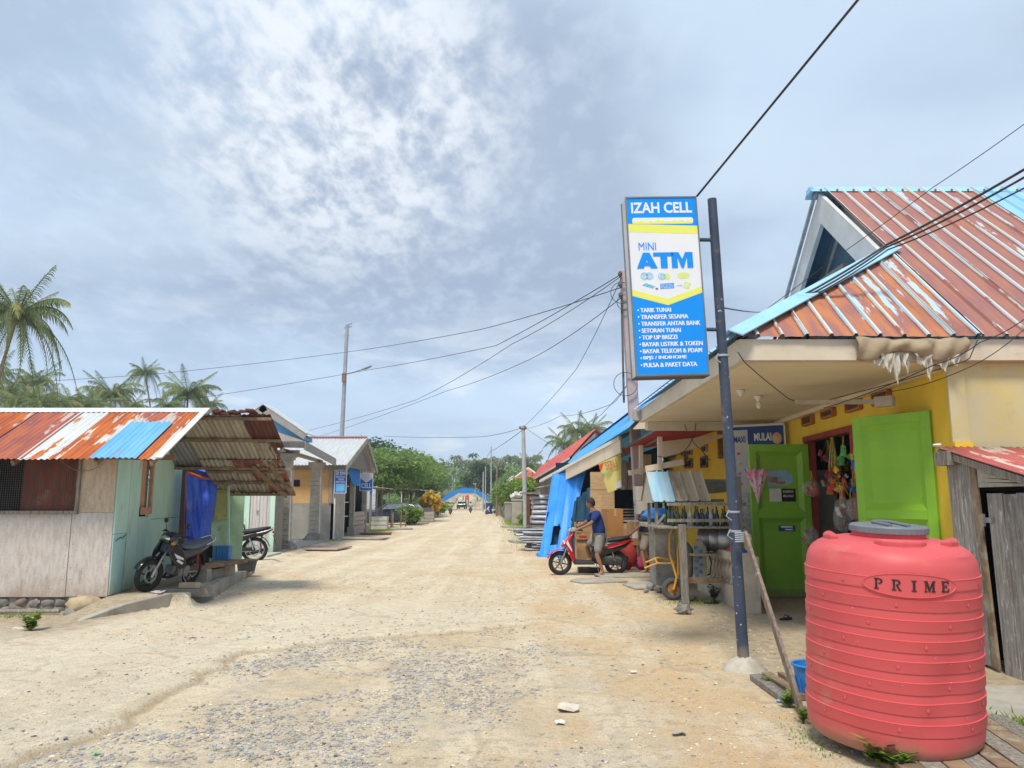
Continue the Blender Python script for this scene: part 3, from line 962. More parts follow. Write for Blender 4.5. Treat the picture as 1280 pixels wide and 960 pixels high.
m_stone = M('foundation stone', (0.25, 0.23, 0.21), (0.16, 0.15, 0.14), scale=6, rand=0.25, bump=0.6, bscale=20, rough=0.95, dirt=(0.30, 0.22, 0.15), dscale=4)
for k in range(4):
 sb = MB()
 sb.ball((0, 0, 0), (0.11, 0.06, 0.07), 9, 6, jit=0.18, rng=rr)
 me_st.append(sb.mesh('stone', m_stone, smooth=True, angle=55))
x = XL + 0.1
while x < HX - 0.05:
 for row in (0.03, 0.14):
  o = link('stone', me_st[rr.randrange(4)], h1)
  o.location = V3((x + rr.uniform(-.04, .04), HY + 0.03, row + rr.uniform(-.015, .015))) - h1.location
  o.scale = [rr.uniform(0.75, 1.25), 0.8, rr.uniform(0.7, 1.0)]
  o.rotation_euler = (0, rr.uniform(-.4, .4), rr.uniform(-.3, .3))
 x += rr.uniform(0.17, 0.26)
WX0, WX1, WZ0, WZ1 = -9.0, A(96, 640, HY).x, A(90, 638, HY).z, A(90, 576, HY).z + 0.12
yj = HY - 0.02
pc = [(XL, -9.0), (-9.0, -8.0), (-8.0, A(86, 700, HY).x), (A(86, 700, HY).x, HX)]
for i, (a, c_) in enumerate(pc):
 mb = MB()
 if i < 3:
  mb.bp((a + 0.004, yj, YZ + 0.012 * (i % 2)), (c_ - 0.004, HY, WZ0 - 0.03))
  wpart('wall_panel', mb, m_grey_ply, h1, bevel=0.003)
 else:
  mb.bp((a + 0.004, yj, YZ + 0.005), (c_, HY, WZ0 - 0.033))
  wpart('wall_panel', mb, m_grey_ply, h1, bevel=0.003)
mb = MB()
mb.bp((WX1 + 0.035, yj - 0.006, WZ0 - 0.03), (HX, HY - 0.003, TOPF))
wpart('wall_panel', mb, m_tan_ply, h1, bevel=0.003, label='tan plywood sheet right of the window')
mb = MB()
mb.bp((XL, yj - 0.006, WZ0 - 0.03), (-9.0, HY, TOPF))
wpart('wall_panel', mb, m_grey_ply, h1)
wf = MB()
wf.beam((WX1 + 0.02, HY - 0.045, WZ0 - 0.05), (WX1 + 0.02, HY - 0.045, TOPF - 0.03), 0.045, 0.05, up=(0, 1, 0))
wf.beam((-9.05, HY - 0.048, WZ0 - 0.03), (WX1 + 0.04, HY - 0.048, WZ0 - 0.03), 0.05, 0.05)
win = wpart('window_frame', wf, m_wood_g, h1)
sh = MB()
sx0 = A(28, 620, HY + 0.05).x
for k in range(4):
 a = sx0 + (WX1 - sx0) * k / 4
 sh.bp((a + 0.003, HY + 0.03, WZ0), (sx0 + (WX1 - sx0) * (k + 1) / 4, HY + 0.055 + 0.004 * (k % 2), TOPF))
wpart('shutter', sh, m_brick_r, h1, label='red brown board shutter behind the wire mesh')
ms = MB()
r_ = 0.0022
z = WZ0
m_mesh = M('galvanised wire mesh', (0.10, 0.09, 0.085), (0.07, 0.07, 0.07), bump=0, rough=0.6)
while z < TOPF - 0.05:
 ms.beam((-9.0, HY - 0.012, z), (WX1, HY - 0.012, z), r_ * 2, r_ * 2)
 z += 0.034
x = -8.0
while x < WX1:
 ms.beam((x, HY - 0.0165, WZ0), (x, HY - 0.0165, TOPF - 0.05), r_ * 2, r_ * 2)
 x += 0.034
wpart('wire_mesh', ms, m_mesh, h1, kind='stuff')
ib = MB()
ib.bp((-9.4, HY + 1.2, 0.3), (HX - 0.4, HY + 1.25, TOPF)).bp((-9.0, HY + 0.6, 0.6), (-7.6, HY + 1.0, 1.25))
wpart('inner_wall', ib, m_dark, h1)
nb_ = MB()
for (x0_, x1_) in pc:
 for xx_n in (x0_ + 0.05, x1_ - 0.05):
  for k in range(6):
   z_ = YZ + 0.08 + k * 0.17
   nb_.tube([(xx_n, yj - 0.003, z_), (xx_n, yj + 0.002, z_)], 0.0055, 6)
wpart('nail', nb_, m_brick_r, h1, kind='stuff')
SX = lambda y: HX - 0.13 * (y - HY)
YE = 14.9
bys = [HY, 12.02, 12.06, 12.50, 12.93, 13.35, YE]
zt = [2.30, 2.34, 0, 2.36, 0, 2.40, 2.46]
def side(y0, y1, z0, z1, mat, off=0.0, nm='wall_panel', lab=None, th=0.025):
 mb = MB()
 dx = off
 mb.add([(SX(y0) + dx, y0, z0), (SX(y1) + dx, y1, z0), (SX(y1) + dx, y1, z1), (SX(y0) + dx, y0, z1),
   (SX(y0) + dx - th, y0, z0), (SX(y1) + dx - th, y1, z0), (SX(y1) + dx - th, y1, z1), (SX(y0) + dx - th, y0, z1)],
  [(0, 1, 2, 3), (5, 4, 7, 6), (3, 2, 6, 7), (1, 0, 4, 5), (0, 3, 7, 4), (2, 1, 5, 6)])
 return wpart(nm, mb, mat, h1, label=lab, bevel=0.003)
side(HY + 0.002, 12.10, YZ + 0.02, 1.12, m_mint_b, 0.016)
side(HY + 0.002, 12.13, 1.125, 2.34, m_mint, 0.02)
side(12.16, 12.62, YZ + 0.03, 2.34, m_mint, 0.016)
side(12.63, 13.0, YZ + 0.05, 1.36, m_mint, 0.02)
side(13.01, 14.85, YZ + 0.05, 1.30, m_mint, 0.012)
side(13.02, 13.95, 1.31, 2.55, m_mint, 0.03, lab='large mint board patched over the upper side wall')
side(13.96, 14.85, 1.31, 2.52, m_mint, 0.012)
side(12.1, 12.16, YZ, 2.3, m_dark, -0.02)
side(12.6, 13.06, 1.2, 2.4, m_dark, -0.03)  # near-black backing sheet, stands in for the unlit room behind the side window
mb = MB()
mb.beam((SX(12.6) + 0.05, 12.62, 1.45), (SX(13.0) + 0.05, 13.02, 1.45), 0.04, 0.12)
mb.beam((SX(13.0) + 0.045, 13.03, 1.4), (SX(13.0) + 0.045, 13.03, 2.28), 0.05, 0.05, up=(1, 0, 0))
wpart('window_frame', mb, m_salmon, h1, label='salmon frame of the narrow side window')
side(12.64, 12.85, 1.51, 2.3, m_salmon, 0.01, nm='shutter')
side(12.86, 12.99, 1.51, 2.3, M('rusty mesh infill', (0.22, 0.17, 0.15), (0.12, 0.1, 0.09), scale=30, bump=0.4), 0.0, nm='mesh_panel')
mb = MB()
mb.beam((HX + 0.01, HY - 0.05, 2.33), (SX(13.1) + 0.06, 13.1, 2.30), 0.05, 0.07)
mb.beam((XL, HY - 0.1, 2.32), (HX + 0.9, HY - 0.1, 2.25), 0.06, 0.08)
wpart('wall_plate', mb, m_wood_b, h1)
cr = MB()
cr.tube([(SX(11.7) + 0.03, 11.68, 1.02), (SX(11.9) + 0.03, 11.85, 1.06), (SX(12) + .03, 11.95, 1.05), (SX(12.1) + 0.03, 12.08, 1.1)], 0.006, 4)
wpart('crack', cr, m_dark, h1)
cr = MB()
cr.tube(wobble((-6.75, 11.52, 2.22), (-6.05, 11.52, 2.2), 12, 0.16), 0.005, 4)
wpart('hanging_wire', cr, m_wood_g, h1, smooth=True)
RY, RZ = 12.6, 3.10
EY, EZ = 11.0, 2.20
sl_ = V3((0, RY - EY, RZ - EZ))
SLN = sl_.length
xs_ = [(-10.6, -9.75, m_tin_wh), (-9.79, -8.95, m_tin_mr), (-8.98, -8.40, m_tin_wh), (-8.43, -7.75, m_tin_or), (-7.78, -7.0, m_tin_mr), (-7.04, -6.58, m_tin_wh), (-6.62, -5.92, m_tin_or), (-5.40, -5.06, m_tin_or)]
for i, (a, c_, mt) in enumerate(xs_):
 sheet(h1, 'roof_sheet', (a, EY - 0.02 * (i % 2), EZ - 0.008 * (i % 2) + 0.004), (1, 0, 0), sl_, c_ - a, SLN, mt, pitch=0.085, amp=0.010)
nrm = V3((1, 0, 0)).cross(sl_.normalized())
sheet(h1, 'roof_sheet', V3((-5.98, EY, EZ)) + sl_ * 0.62 + nrm * 0.006, (1, 0, 0), sl_, 0.62, SLN * 0.38, m_tin_mr, pitch=0.085, amp=0.010)
sheet(h1, 'roof_sheet', V3((-6.0, EY - 0.03, EZ)) + nrm * 0.018, (1, 0, 0), sl_, 0.66, SLN * 0.70, m_tin_bl, pitch=0.085, amp=0.011, label='sky blue patch sheet near the roof corner')
rg = MB()
rg.prism([(-10.6, RY - 0.13, RZ - 0.055), (-10.6, RY, RZ + 0.03), (-10.6, RY + 0.13, RZ - 0.05), (-10.6, RY, RZ + 0.015)], (10.6 - 4.98, 0, 0))
wpart('ridge_cap', rg, m_ridge, h1)
bg_ = MB()
bg_.beam(V3((-5.03, EY - 0.02, EZ + 0.01)) + nrm * 0.01, V3((-5.03, RY, RZ + 0.01)) + nrm * 0.01, 0.10, 0.02, up=nrm)
wpart('barge_board', bg_, m_white, h1)
rf_ = MB()
for x in (-9.6, -8.4, -7.2, -6.0, -5.2):
 rf_.beam(V3((x, EY + 0.1, EZ)) - nrm * 0.06, V3((x, RY, RZ)) - nrm * 0.06, 0.05, 0.08, up=nrm)
for f in (0.15, 0.5, 0.9):
 p = V3((0, EY, EZ)) + sl_ * f - nrm * 0.032
 rf_.beam((XL, p.y, p.z), (-5.1, p.y, p.z), 0.05, 0.03)
wpart('rafter', rf_, m_wood_b, h1, label='raw timber rafters and battens under the front slope', kind='stuff')
m_under = mat_tin('browned underside tin', (0.40, 0.36, 0.29), (0.29, 0.25, 0.20), (0.17, 0.07, 0.045), (0.12, 0.06, 0.045), 0.22, scale=1.0)
m_under2 = mat_tin('dark stained underside tin', (0.27, 0.28, 0.29), (0.20, 0.19, 0.18), (0.20, 0.09, 0.06), (0.12, 0.06, 0.045), 0.1, scale=1.0)
m_under3 = mat_tin('rust streaked underside tin', (0.38, 0.33, 0.27), (0.28, 0.24, 0.2), (0.25, 0.09, 0.06), (0.17, 0.07, 0.05), 0.5, scale=1.0)
m_rust_d = mat_tin('dark rust tin', (0.22, 0.13, 0.10), (0.2, 0.12, 0.1), (0.13, 0.045, 0.035), (0.09, 0.035, 0.03), 1.3, scale=1.0)
d1 = V3((0, 1.45, -0.82))
T1 = V3((-7.1, 12.95, 3.06))
ex = (-7.1, -6.45, -5.75, -5.05, -4.62, -4.12)
mt1 = (m_under2, m_under2, m_under, m_under, m_rust_d)
for i in range(5):
 sheet(h1, 'roof_sheet', (ex[i], 12.95, 3.06 - 0.006 * (i % 2)), (1, 0, 0), d1, ex[i + 1] - ex[i] + 0.03, d1.length * (0.62 if i == 4 else 1.0), mt1[i], pitch=0.085, amp=0.010, thick=0.002)
sheet(h1, 'roof_sheet', (ex[4], 12.95 + 1.45 * 0.5, 3.06 - 0.82 * 0.5 - 0.012), (1, 0, 0), d1, 0.40, d1.length * 0.5, m_under, pitch=0.085, amp=0.01, thick=0.002)
d2 = V3((0, 1.15, -0.60))
ex2 = (-5.75, -5.2, -4.75, -4.28)
for i, mt in enumerate((m_under, m_under3, m_under3)):
 sheet(h1, 'roof_sheet', (ex2[i], 14.12, 2.36 - 0.006 * (i % 2)), (1, 0.02, 0), d2, ex2[i + 1] - ex2[i] + 0.04, d2.length, mt, pitch=0.085, amp=0.010, thick=0.002)
n1_ = V3((1, 0, 0)).cross(d1.normalized())
n2_ = V3((1, 0, 0)).cross(d2.normalized())
pu = []
for f in (0.02, 0.42, 0.98):
 p = V3((0, 12.95, 3.06)) + d1 * f + n1_ * (-0.045)
 pu.append(((-7.1, p.y, p.z), (-4.08, p.y + 0.02, p.z - 0.02)))
for f in (0.30, 0.62, 0.98):
 p = V3((0, 14.12, 2.36)) + d2 * f + n2_ * (-0.04)
 pu.append(((-5.7, p.y, p.z), (-4.25, p.y, p.z)))
for a, c_ in pu:
 mb = MB()
 mb.beam(a, c_, 0.06, 0.05)
 wpart('purlin', mb, m_wood_b, h1)
cp_ = MB()
for k in range(16):
 x = -5.9 + k * 0.1
 cp_.box((x, 12.93, 3.09 + 0.02 * math.sin(k)), (0.13, 0.30, 0.03), rot=Matrix.Rotation(rr.uniform(-.3, .3), 3, 'Y') @ Matrix.Rotation(rr.uniform(-.2, .2), 3, 'X'))
wpart('ridge_cap', cp_, m_rust_d, h1, label='crumpled dark rusty ridge capping')
rf_ = MB()
for a, c_ in (((-4.75, 14.15, 2.22), (-4.42, 15.2, 1.7)), ((-4.45, 14.15, 2.30), (-4.32, 15.22, 1.76))):
 mb = MB()
 mb.beam(a, c_, 0.05, 0.06)
 wpart('rafter', mb, m_wood_b, h1)
m_tarp = M('blue woven tarpaulin', (0.035, 0.10, 0.62), (0.05, 0.15, 0.70), scale=2, rough=0.42, bump=0.5, bscale=5, dirt=(0.20, 0.24, 0.52), dscale=4, dst=(1, 1, 0.7), dlo=0.56, dhi=0.7, spec=0.5, bdist=0.05)
tb = MB()
P0, P1 = A(233, 590, 14.42), A(273, 600, 15.0)
Q0, Q1 = A(231, 684, 14.35), A(262, 683, 14.9)
def tarpf(u, v):
 top = P0.lerp(P1, u)
 bot = Q0.lerp(Q1, u)
 p = top.lerp(bot, v)
 w = 0.035 * math.sin(u * 9 + v * 3) * (0.4 + v) + 0.02 * math.sin(u * 23 - v * 7) + 0.03 * noise.noise(V3((u * 4, v * 5, 1)))
 return p + V3((0.75 * w, -w, 0.02 * math.sin(u * PI) * (1 - v) * -2))
tb.grid(tarpf, 28, 36)
tarp = solo('blue_tarp', tb, m_tarp, 'royal blue plastic tarp hung as a curtain on the mint green wall', 'tarp', smooth=True, angle=0)
hm = MB()
hm.tube([P0 + V3((0.01, -0.02, 0.0)), P0.lerp(P1, 0.5) + V3((0.01, -0.03, -0.035)), P1 + V3((0.01, -0.02, 0.0))], 0.028, 6)
hm.tube([P0 + V3((-0.01, 0, 0)), Q0 + V3((-0.01, 0, 0))], 0.012, 5)
wpart('hem', hm, M('orange hem tape', (0.62, 0.14, 0.06), (0.5, 0.1, 0.05), bump=0), tarp)
tb = MB()
a0, a1 = A(232, 583, 14.5), A(292, 600, 14.75)
tb.grid(lambda u, v: a0.lerp(a1, u) + V3((0, 0.5 * v + 0.0, 0.10 * (1 - u) * math.sin(v * 3) - 0.04 * math.sin(u * PI * 3) * v - 0.10 * v)), 14, 8)
solo('blue_tarp', tb, m_tarp, 'folded end of dark blue tarp tucked under the lean-to eave above the curtain', 'tarp', smooth=True, angle=0)
m_green2 = M('patchy green paint', (0.30, 0.46, 0.28), (0.40, 0.55, 0.40), scale=2.5, dirt=(0.28, 0.22, 0.14), dscale=2.5, dlo=0.55, dhi=0.7, bump=0.3, rough=0.88)
m_olive = M('olive yellow board', (0.36, 0.36, 0.13), (0.28, 0.30, 0.12), scale=4, st=(1, 1, 5), dirt=(0.2, 0.18, 0.1), dscale=5, bump=0.3)
def panel(root, name, px0, px1, py0, py1, y0, y1, mat, th=0.03, label=None, bevel=0.003):
 """upright board between two picture columns at known distances"""
 a, c_ = A(px0, py1, y0), A(px1, py1, y1)
 za, zc = A(px0, py0, y0).z, A(px1, py0, y1).z
 d = V3((c_.x - a.x, c_.y - a.y, 0)).normalized()
 nn = V3((d.y, -d.x, 0))
 mb = MB()
 mb.prism([(a.x, a.y, a.z), (c_.x, c_.y, c_.z), (c_.x, c_.y, zc), (a.x, a.y, za)], -nn * th)
 return wpart(name, mb, mat, root, label=label, bevel=bevel)
panel(h1, 'wall_panel', 262, 286, 600, 702, 15.1, 15.32, m_green2, label='patchy green board right of the tarp')
panel(h1, 'wall_panel', 286, 302, 610, 702, 15.33, 15.5, m_green2)
panel(h1, 'wall_panel', 268, 284, 612, 650, 15.02, 15.2, m_olive, label='olive yellow slatted board on the green wall')
mb = MB()
mb.beam(A(286, 704, 15.0), A(286, 602, 15.0), 0.035, 0.035)
wpart('post', mb, m_mint, h1)
panel(h1, 'wall_panel', 286, 300, 612, 705, 15.7, 15.8, m_wood_g, label='dark weathered plank beside the doorway')
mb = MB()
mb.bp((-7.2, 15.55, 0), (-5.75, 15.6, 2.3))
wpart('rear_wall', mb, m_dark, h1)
b0, b1 = A(240, 709, 13.5), A(300, 696, 15.15)
b0.z = b1.z = 0.47
t = thing('plank_bench', 'rough plank bench on concrete blocks behind the black motorcycle', 'bench', (b0.x, b0.y, YZ))
mb = MB()
mb.beam(b0, b1, 0.34, 0.06)
wpart('seat', mb, m_wood_b, t, bevel=0.008)
mb = MB()
mb.box((b0.x + 0.06, b0.y + 0.25, 0.32), (0.30, 0.22, 0.24))
wpart('block', mb, m_conc, t, bevel=0.01)
mb = MB()
mb.lathe([(0.13, 0), (0.15, 0.05), (0.14, 0.17), (0.15, 0.2)], 14, c=(b1.x - 0.12, b1.y - 0.4, YZ))
wpart('block', mb, m_conc, t, smooth=True)
mb = MB()
mb.bp((b0.x + 0.0, b0.y + 0.3, YZ), (b0.x + 0.16, b1.y, 0.40))
wpart('brace', mb, m_conc_d, t)
mb = MB()
mb.lathe([(0.15, 0), (0.19, 0.22), (0.205, 0.22), (0.205, 0.25), (0.17, 0.25), (0.14, 0.03)], 20, c=(0, 0, 0), sx=1.15)
bs = solo('plastic_basin', mb, M('dark grey plastic', (0.07, 0.08, 0.07), (0.10, 0.10, 0.09), rough=0.5, bump=0), 'dark grey plastic basin on the ground at the end of the plank bench', 'basin', smooth=True)
p = G(308, 713, 0.14)
bs.location = (p.x, p.y, 0.12)
mb = MB()
for k in range(5):
 mb.box((k * 0.075, 0, 0.17), (0.07, 0.22, 0.34))
bx_ = solo('blue_crate', mb, M('blue plastic', (0.05, 0.22, 0.52), (0.04, 0.18, 0.45), rough=0.45, bump=0.1), 'ribbed blue plastic container standing on the end of the plank bench', 'crate', bevel=0.012)
p = A(279, 697, 15.0)
bx_.location = (p.x, p.y - 0.05, 0.50)
bx_.scale = (0.8, 0.8, 0.8)
# ---- second unit: white doors under the lean-to
h2 = thing('green_framed_shop', 'shuttered shop front with whitewashed double door in a mint green frame', 'shop', (-7.6, 22.6, 0))
DY = 23.0
panel(h2, 'wall_panel', 285, 301, 605, 692, DY, DY, m_wood_g)
panel(h2, 'door_frame', 300, 309, 600, 690, DY - 0.05, DY - 0.05, m_mint)
m_wdoor = M('whitewashed door boards', (0.58, 0.55, 0.53), (0.50, 0.47, 0.45), scale=5, st=(6, 6, 0.5), dirt=(0.36, 0.33, 0.31), dscale=3, dst=(5, 5, 0.4), dlo=0.52, dhi=0.72, rand=0.05, bump=0.4)
for k in range(6):
 a = 309 + k * 4.35
 panel(h2, 'door_board', a, a + 4.2, 600, 690, DY + 0.02 * (k % 2), DY + 0.02 * (k % 2), m_wdoor)
panel(h2, 'door_frame', 335, 341, 600, 690, DY - 0.05, DY - 0.05, m_mint)
mb = MB()
mb.bp((A(322, 640, DY).x - 0.02, DY - 0.04, 1.25), (A(322, 640, DY).x + 0.02, DY - 0.01, 1.35))
wpart('padlock', mb, m_steel, h2)
mb = MB()
mb.bp((-9.5, DY + 0.05, 0), (-7.1, DY + 1.2, 2.75))
wpart('wall', mb, m_wood_g, h2)
mb = MB()
mb.bp((-8.3, 21.7, -0.05), (-6.75, DY, 0.14))
wpart('doorstep', mb, M('pale green cement', (0.45, 0.50, 0.43), (0.38, 0.42, 0.36), bump=0.2), h2, bevel=0.015)
h3 = thing('pillared_porch', 'open porch roof carried on ringed concrete pillars', 'porch', (-7.4, 25.2, 0))
m_pillar = M('bare cement pillar', (0.42, 0.39, 0.34), (0.34, 0.31, 0.27), scale=4, dirt=(0.28, 0.24, 0.19), dscale=4, bump=0.4, rough=0.92)
def pillar(x, y, w, ztop, lab):
 h = ztop
 pr = MB()
 pr.box((x, y, 0.10), (w * 1.9, w * 1.9, 0.20))
 pr.box((x, y, 0.24), (w * 1.6, w * 1.6, 0.08))
 pr.box((x, y, 0.32), (w * 1.35, w * 1.35, 0.08))
 o = wpart('pillar_base', pr, m_conc_d, h3, bevel=0.015)
 n = 13
 pr = MB()
 for i in range(n):
  z0 = 0.36 + (h - 0.36 - 0.62) * i / n
  z1 = 0.36 + (h - 0.36 - 0.62) * (i + 1) / n
  k = w * (1.08 - 0.13 * i / n)
  pr.box((x, y, (z0 + z1) / 2), (k, k, z1 - z0 - 0.022))
  pr.box((x, y, z1 - 0.01), (k * 0.93, k * 0.93, 0.03))
 pr.box((x, y, h - 0.42), (w * 0.92, w * 0.92, 0.4))
 wpart('pillar', pr, m_pillar, h3, bevel=0.008)
 pr = MB()
 pr.box((x, y, h - 0.2), (w * 1.2, w * 1.2, 0.1)).box((x, y, h - 0.1), (w * 1.5, w * 1.5, 0.12))
 wpart('capital', pr, m_pillar, h3, bevel=0.015)
 pr = MB()
 pr.beam((x + w * 0.53, y - w * 0.3, 0.36), (x + w * 0.53 - 0.03, y - w * 0.3, h - 0.6), 0.03, 0.06, up=(0, 1, 0))
 wpart('corner_trim', pr, m_white, h3)
pillar(-7.28, 25.0, 0.36, 3.18, 0)
pillar(-7.72, 30.6, 0.38, 3.18, 0)
m_fas_d = M('dark weathered fascia', (0.13, 0.12, 0.125), (0.09, 0.085, 0.09), scale=4, bump=0.2)
m_fas_g = M('grey fascia board', (0.36, 0.34, 0.31), (0.28, 0.26, 0.24), scale=4, st=(1, 1, 3), bump=0.3)
ra, rb, rc = V3((-8.8, 24.3, 3.40)), V3((-6.55, 24.3, 3.36)), V3((-7.22, 31.6, 3.18))
mb = MB()
mb.beam(ra, rb, 0.05, 0.17)
wpart('fascia', mb, m_fas_d, h3, label='dark front fascia')
mb = MB()
mb.beam(rb, rc, 0.05, 0.26)
wpart('fascia', mb, m_fas_g, h3, label='grey fascia along the street side')
mb = MB()
mb.prism([ra + V3((0, 0, 0.10)), rb + V3((0, 0, 0.10)), rc + V3((0, 0, 0.14)), V3((-8.9, 31.6, 4.1)), V3((-8.9, 26.5, 4.2))], (0, 0, 0.03))
wpart('roof_sheet', mb, M('brown old roof tin', (0.22, 0.18, 0.16), (0.30, 0.26, 0.23), scale=3, bump=0.3), h3)
mb = MB()
mb.beam((-7.3, 24.4, 3.22), (-7.75, 31.4, 3.2), 0.12, 0.12).beam((-9.0, 25.0, 3.20), (-6.9, 25.0, 3.20), 0.1, 0.1)
wpart('beam', mb, m_pillar, h3)
mb = MB()
mb.prism([(-8.6, 23.6, -0.05), (-7.0, 23.6, -0.05), (-6.95, 26.0, -0.05), (-7.35, 31.5, -0.05), (-9.4, 31.5, -0.05)], (0, 0, 0.17))
wpart('floor_slab', mb, m_conc, h3, bevel=0.01)
mb = MB()
p = G(385, 683, 0.1)
mb.box((-6.35, 26.4, 0.06), (1.5, 1.6, 0.05), rz=-0.1)
solo('concrete_slab', mb, M('pinkish cement', (0.42, 0.31, 0.26), (0.36, 0.27, 0.22), bump=0.3), 'pinkish cement slab lying over the ditch in front of the porch pillars', 'slab', bevel=0.01)
h4 = thing('blue_gabled_house', 'light blue gable end with grey bargeboards rising behind the pillared porch', 'house', (-10.6, 28.0, 0))
ga, gbp, gc = A(331, 514, 28.0), A(380, 546, 28.0), A(282, 546, 28.0)
mb = MB()
mb.prism([ga + V3((0, 0, 0.12)), gbp, gbp - V3((0, 0, 0.12)), gc - V3((0, 0, 0.12)), gc], (0, 1.2, 0))
wpart('wall', mb, M('sky blue render', (0.17, 0.45, 0.72), (0.15, 0.40, 0.66), bump=0.1), h4)
e = (gbp - ga)
mb = MB()
mb.beam(ga + V3((-0.1, -0.2, 0.12)), gbp + e * 0.08 + V3((0, -0.2, 0.06)), 0.06, 0.24)
mb.beam(ga + V3((0.1, -0.2, 0.12)), gc + V3((0, -0.2, 0.06)), 0.06, 0.24)
wpart('barge_board', mb, m_fas_g, h4)
mb = MB()
mb.prism([ga + V3((0, -0.25, 0.22)), gbp + e * 0.1 + V3((0, -0.25, 0.18)), gbp + e * 0.1 + V3((0, -0.25, 0.22)), ga + V3((0, -0.25, 0.27))], (0, 1.5, 0))
mb.prism([ga + V3((0, -0.25, 0.22)), gc + V3((0, -0.25, 0.18)), gc + V3((0, -0.25, 0.22)), ga + V3((0, -0.25, 0.27))], (0, 1.5, 0))
wpart('roof', mb, m_ridge, h4)
# ---- shop with ochre and grey wall and white ribbed roof
h5 = thing('ochre_shop', 'small shop with ochre boards over grey cement and a white ribbed roof', 'shop', (-7.5, 33.0, 0))
HY5 = 33.0
X0, X1 = -10.6, A(417, 640, HY5).x
zb = A(400, 629, HY5).z
mb = MB()
mb.bp((X0, HY5, -0.05), (X1, HY5 + 0.2, zb))
wpart('lower_wall', mb, m_conc_g, h5, bevel=0.01)
m_ochre = M('ochre plywood', (0.56, 0.34, 0.15), (0.50, 0.30, 0.13), scale=2, st=(1, 1, 5), bump=0.12, rough=0.8)
xx = [X0, -9.4, -8.55, A(412, 600, HY5).x - 0.02]
for i in range(3):
 mb = MB()
 mb.bp((xx[i] + 0.008, HY5 + 0.03, zb + 0.003), (xx[i + 1] - 0.008, HY5 + 0.06, 3.0))
 wpart('wall_panel', mb, m_ochre, h5)
mb = MB()
hx = A(371, 604, HY5 + 0.02)
mb.bp((hx.x - 0.13, HY5 + 0.018, hx.z - 0.14), (hx.x + 0.13, HY5 + 0.028, hx.z + 0.14))
wpart('vent_hole_shade', mb, m_dark, h5)  # near-black plate on the boards, the hole's shade put into its colour
mb = MB()
mb.beam((X0, HY5, 3.02), (X1 + 0.1, HY5, 3.02), 0.1, 0.16)
mb.beam((A(414, 600, HY5).x, HY5 - 0.02, zb), (A(414, 600, HY5).x, HY5 - 0.02, 3.05), 0.15, 0.08)
wpart('frame', mb, m_wood_g, h5)
sx = lambda y: X1 - 0.02 * (y - HY5)
mb = MB()
mb.prism([(X1, HY5, -0.05), (sx(35.1), 35.1, -0.05), (sx(35.1), 35.1, 3.0), (X1, HY5, 3.0)], (-0.12, 0, 0))
wpart('side_wall', mb, m_conc, h5)
for a, c_, w in (((sx(35.15), 35.15, 0), (sx(35.15), 35.15, 3.0), 0.08), ((X1 + 0.03, HY5 + 0.03, 0), (X1 + 0.03, HY5 + 0.03, 1.75), 0.05)):
 mb = MB()
 mb.beam(a, c_, w, w)
 wpart('corner_trim', mb, m_white, h5)
for y, w in ((37.2, 0.24), (40.6, 0.24)):
 mb = MB()
 mb.beam((sx(y), y, 0), (sx(y), y, 3.1), w, w)
 mb.box((sx(y), y, 0.2), (w * 1.5, w * 1.5, 0.4))
 wpart('post', mb, m_conc, h5, bevel=0.02)
mb = MB()
for r0 in range(5):
 for k in range(6):
  mb.box((sx(38.7), 37.75 + k * 0.44 + 0.2 * (r0 % 2), 0.12 + r0 * 0.22), (0.15, 0.41, 0.2))
wpart('block_wall', mb, M('pale cement block', (0.45, 0.37, 0.31), (0.38, 0.31, 0.26), rand=0.1, bump=0.3), h5, kind='stuff')
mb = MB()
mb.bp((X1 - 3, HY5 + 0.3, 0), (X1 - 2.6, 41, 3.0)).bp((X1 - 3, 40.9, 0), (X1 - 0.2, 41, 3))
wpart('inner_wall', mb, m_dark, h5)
for z in (0.9, 1.55, 2.3):
 mb = MB()
 mb.bp((X1 - 1.4, 35.4, z), (sx(36) - 0.15, 37.0, z + 0.04))
 wpart('shelf', mb, m_mint, h5)
eL, eR, rL, rR = V3((-11.2, 32.4, 3.12)), V3((-6.95, 32.4, 3.12)), V3((-11.2, 36.8, 4.62)), V3((-6.95, 36.8, 4.62))
m_tin_w2 = mat_tin('bright white tin', (0.52, 0.53, 0.54), (0.44, 0.46, 0.48), (0.45, 0.42, 0.40), (0.40, 0.36, 0.34), -0.1, scale=1.0, rough=0.4)
n_sh = 6
for i in range(n_sh):
 a = eL.lerp(eR, i / n_sh)
 sheet(h5, 'roof_sheet', a + V3((0, 0, 0.004 * (i % 2))), (1, 0, 0), rL - eL, (eR - eL).length / n_sh + 0.02, (rL - eL).length, m_tin_w2, pitch=0.14, amp=0.014, nseg=3)
for i in range(n_sh):
 a = (rL + V3((0, 0, -0.01))).lerp(rR + V3((0, 0, -0.01)), i / n_sh)
 sheet(h5, 'roof_sheet', a, (1, 0, 0), V3((0, 3.4, -1.55)), (eR - eL).length / n_sh + 0.02, 3.7, m_tin_w2, pitch=0.14, amp=0.014, nseg=2)
mb = MB()
mb.beam(rL + V3((0, 0, 0.04)), rR + V3((0, 0, 0.04)), 0.3, 0.06)
wpart('ridge_cap', mb, M('faded pink flashing', (0.50, 0.22, 0.24), (0.42, 0.18, 0.2), bump=0.1), h5)
mb = MB()
mb.beam(eR + V3((0.03, -0.05, -0.1)), rR + V3((0.03, 0, -0.1)), 0.05, 0.24)
mb.beam(rR + V3((0.03, 0, -0.1)), rR + V3((0.03, 3.0, -1.55)), 0.05, 0.2)
wpart('barge_board', mb, m_conc, h5)
mb = MB()
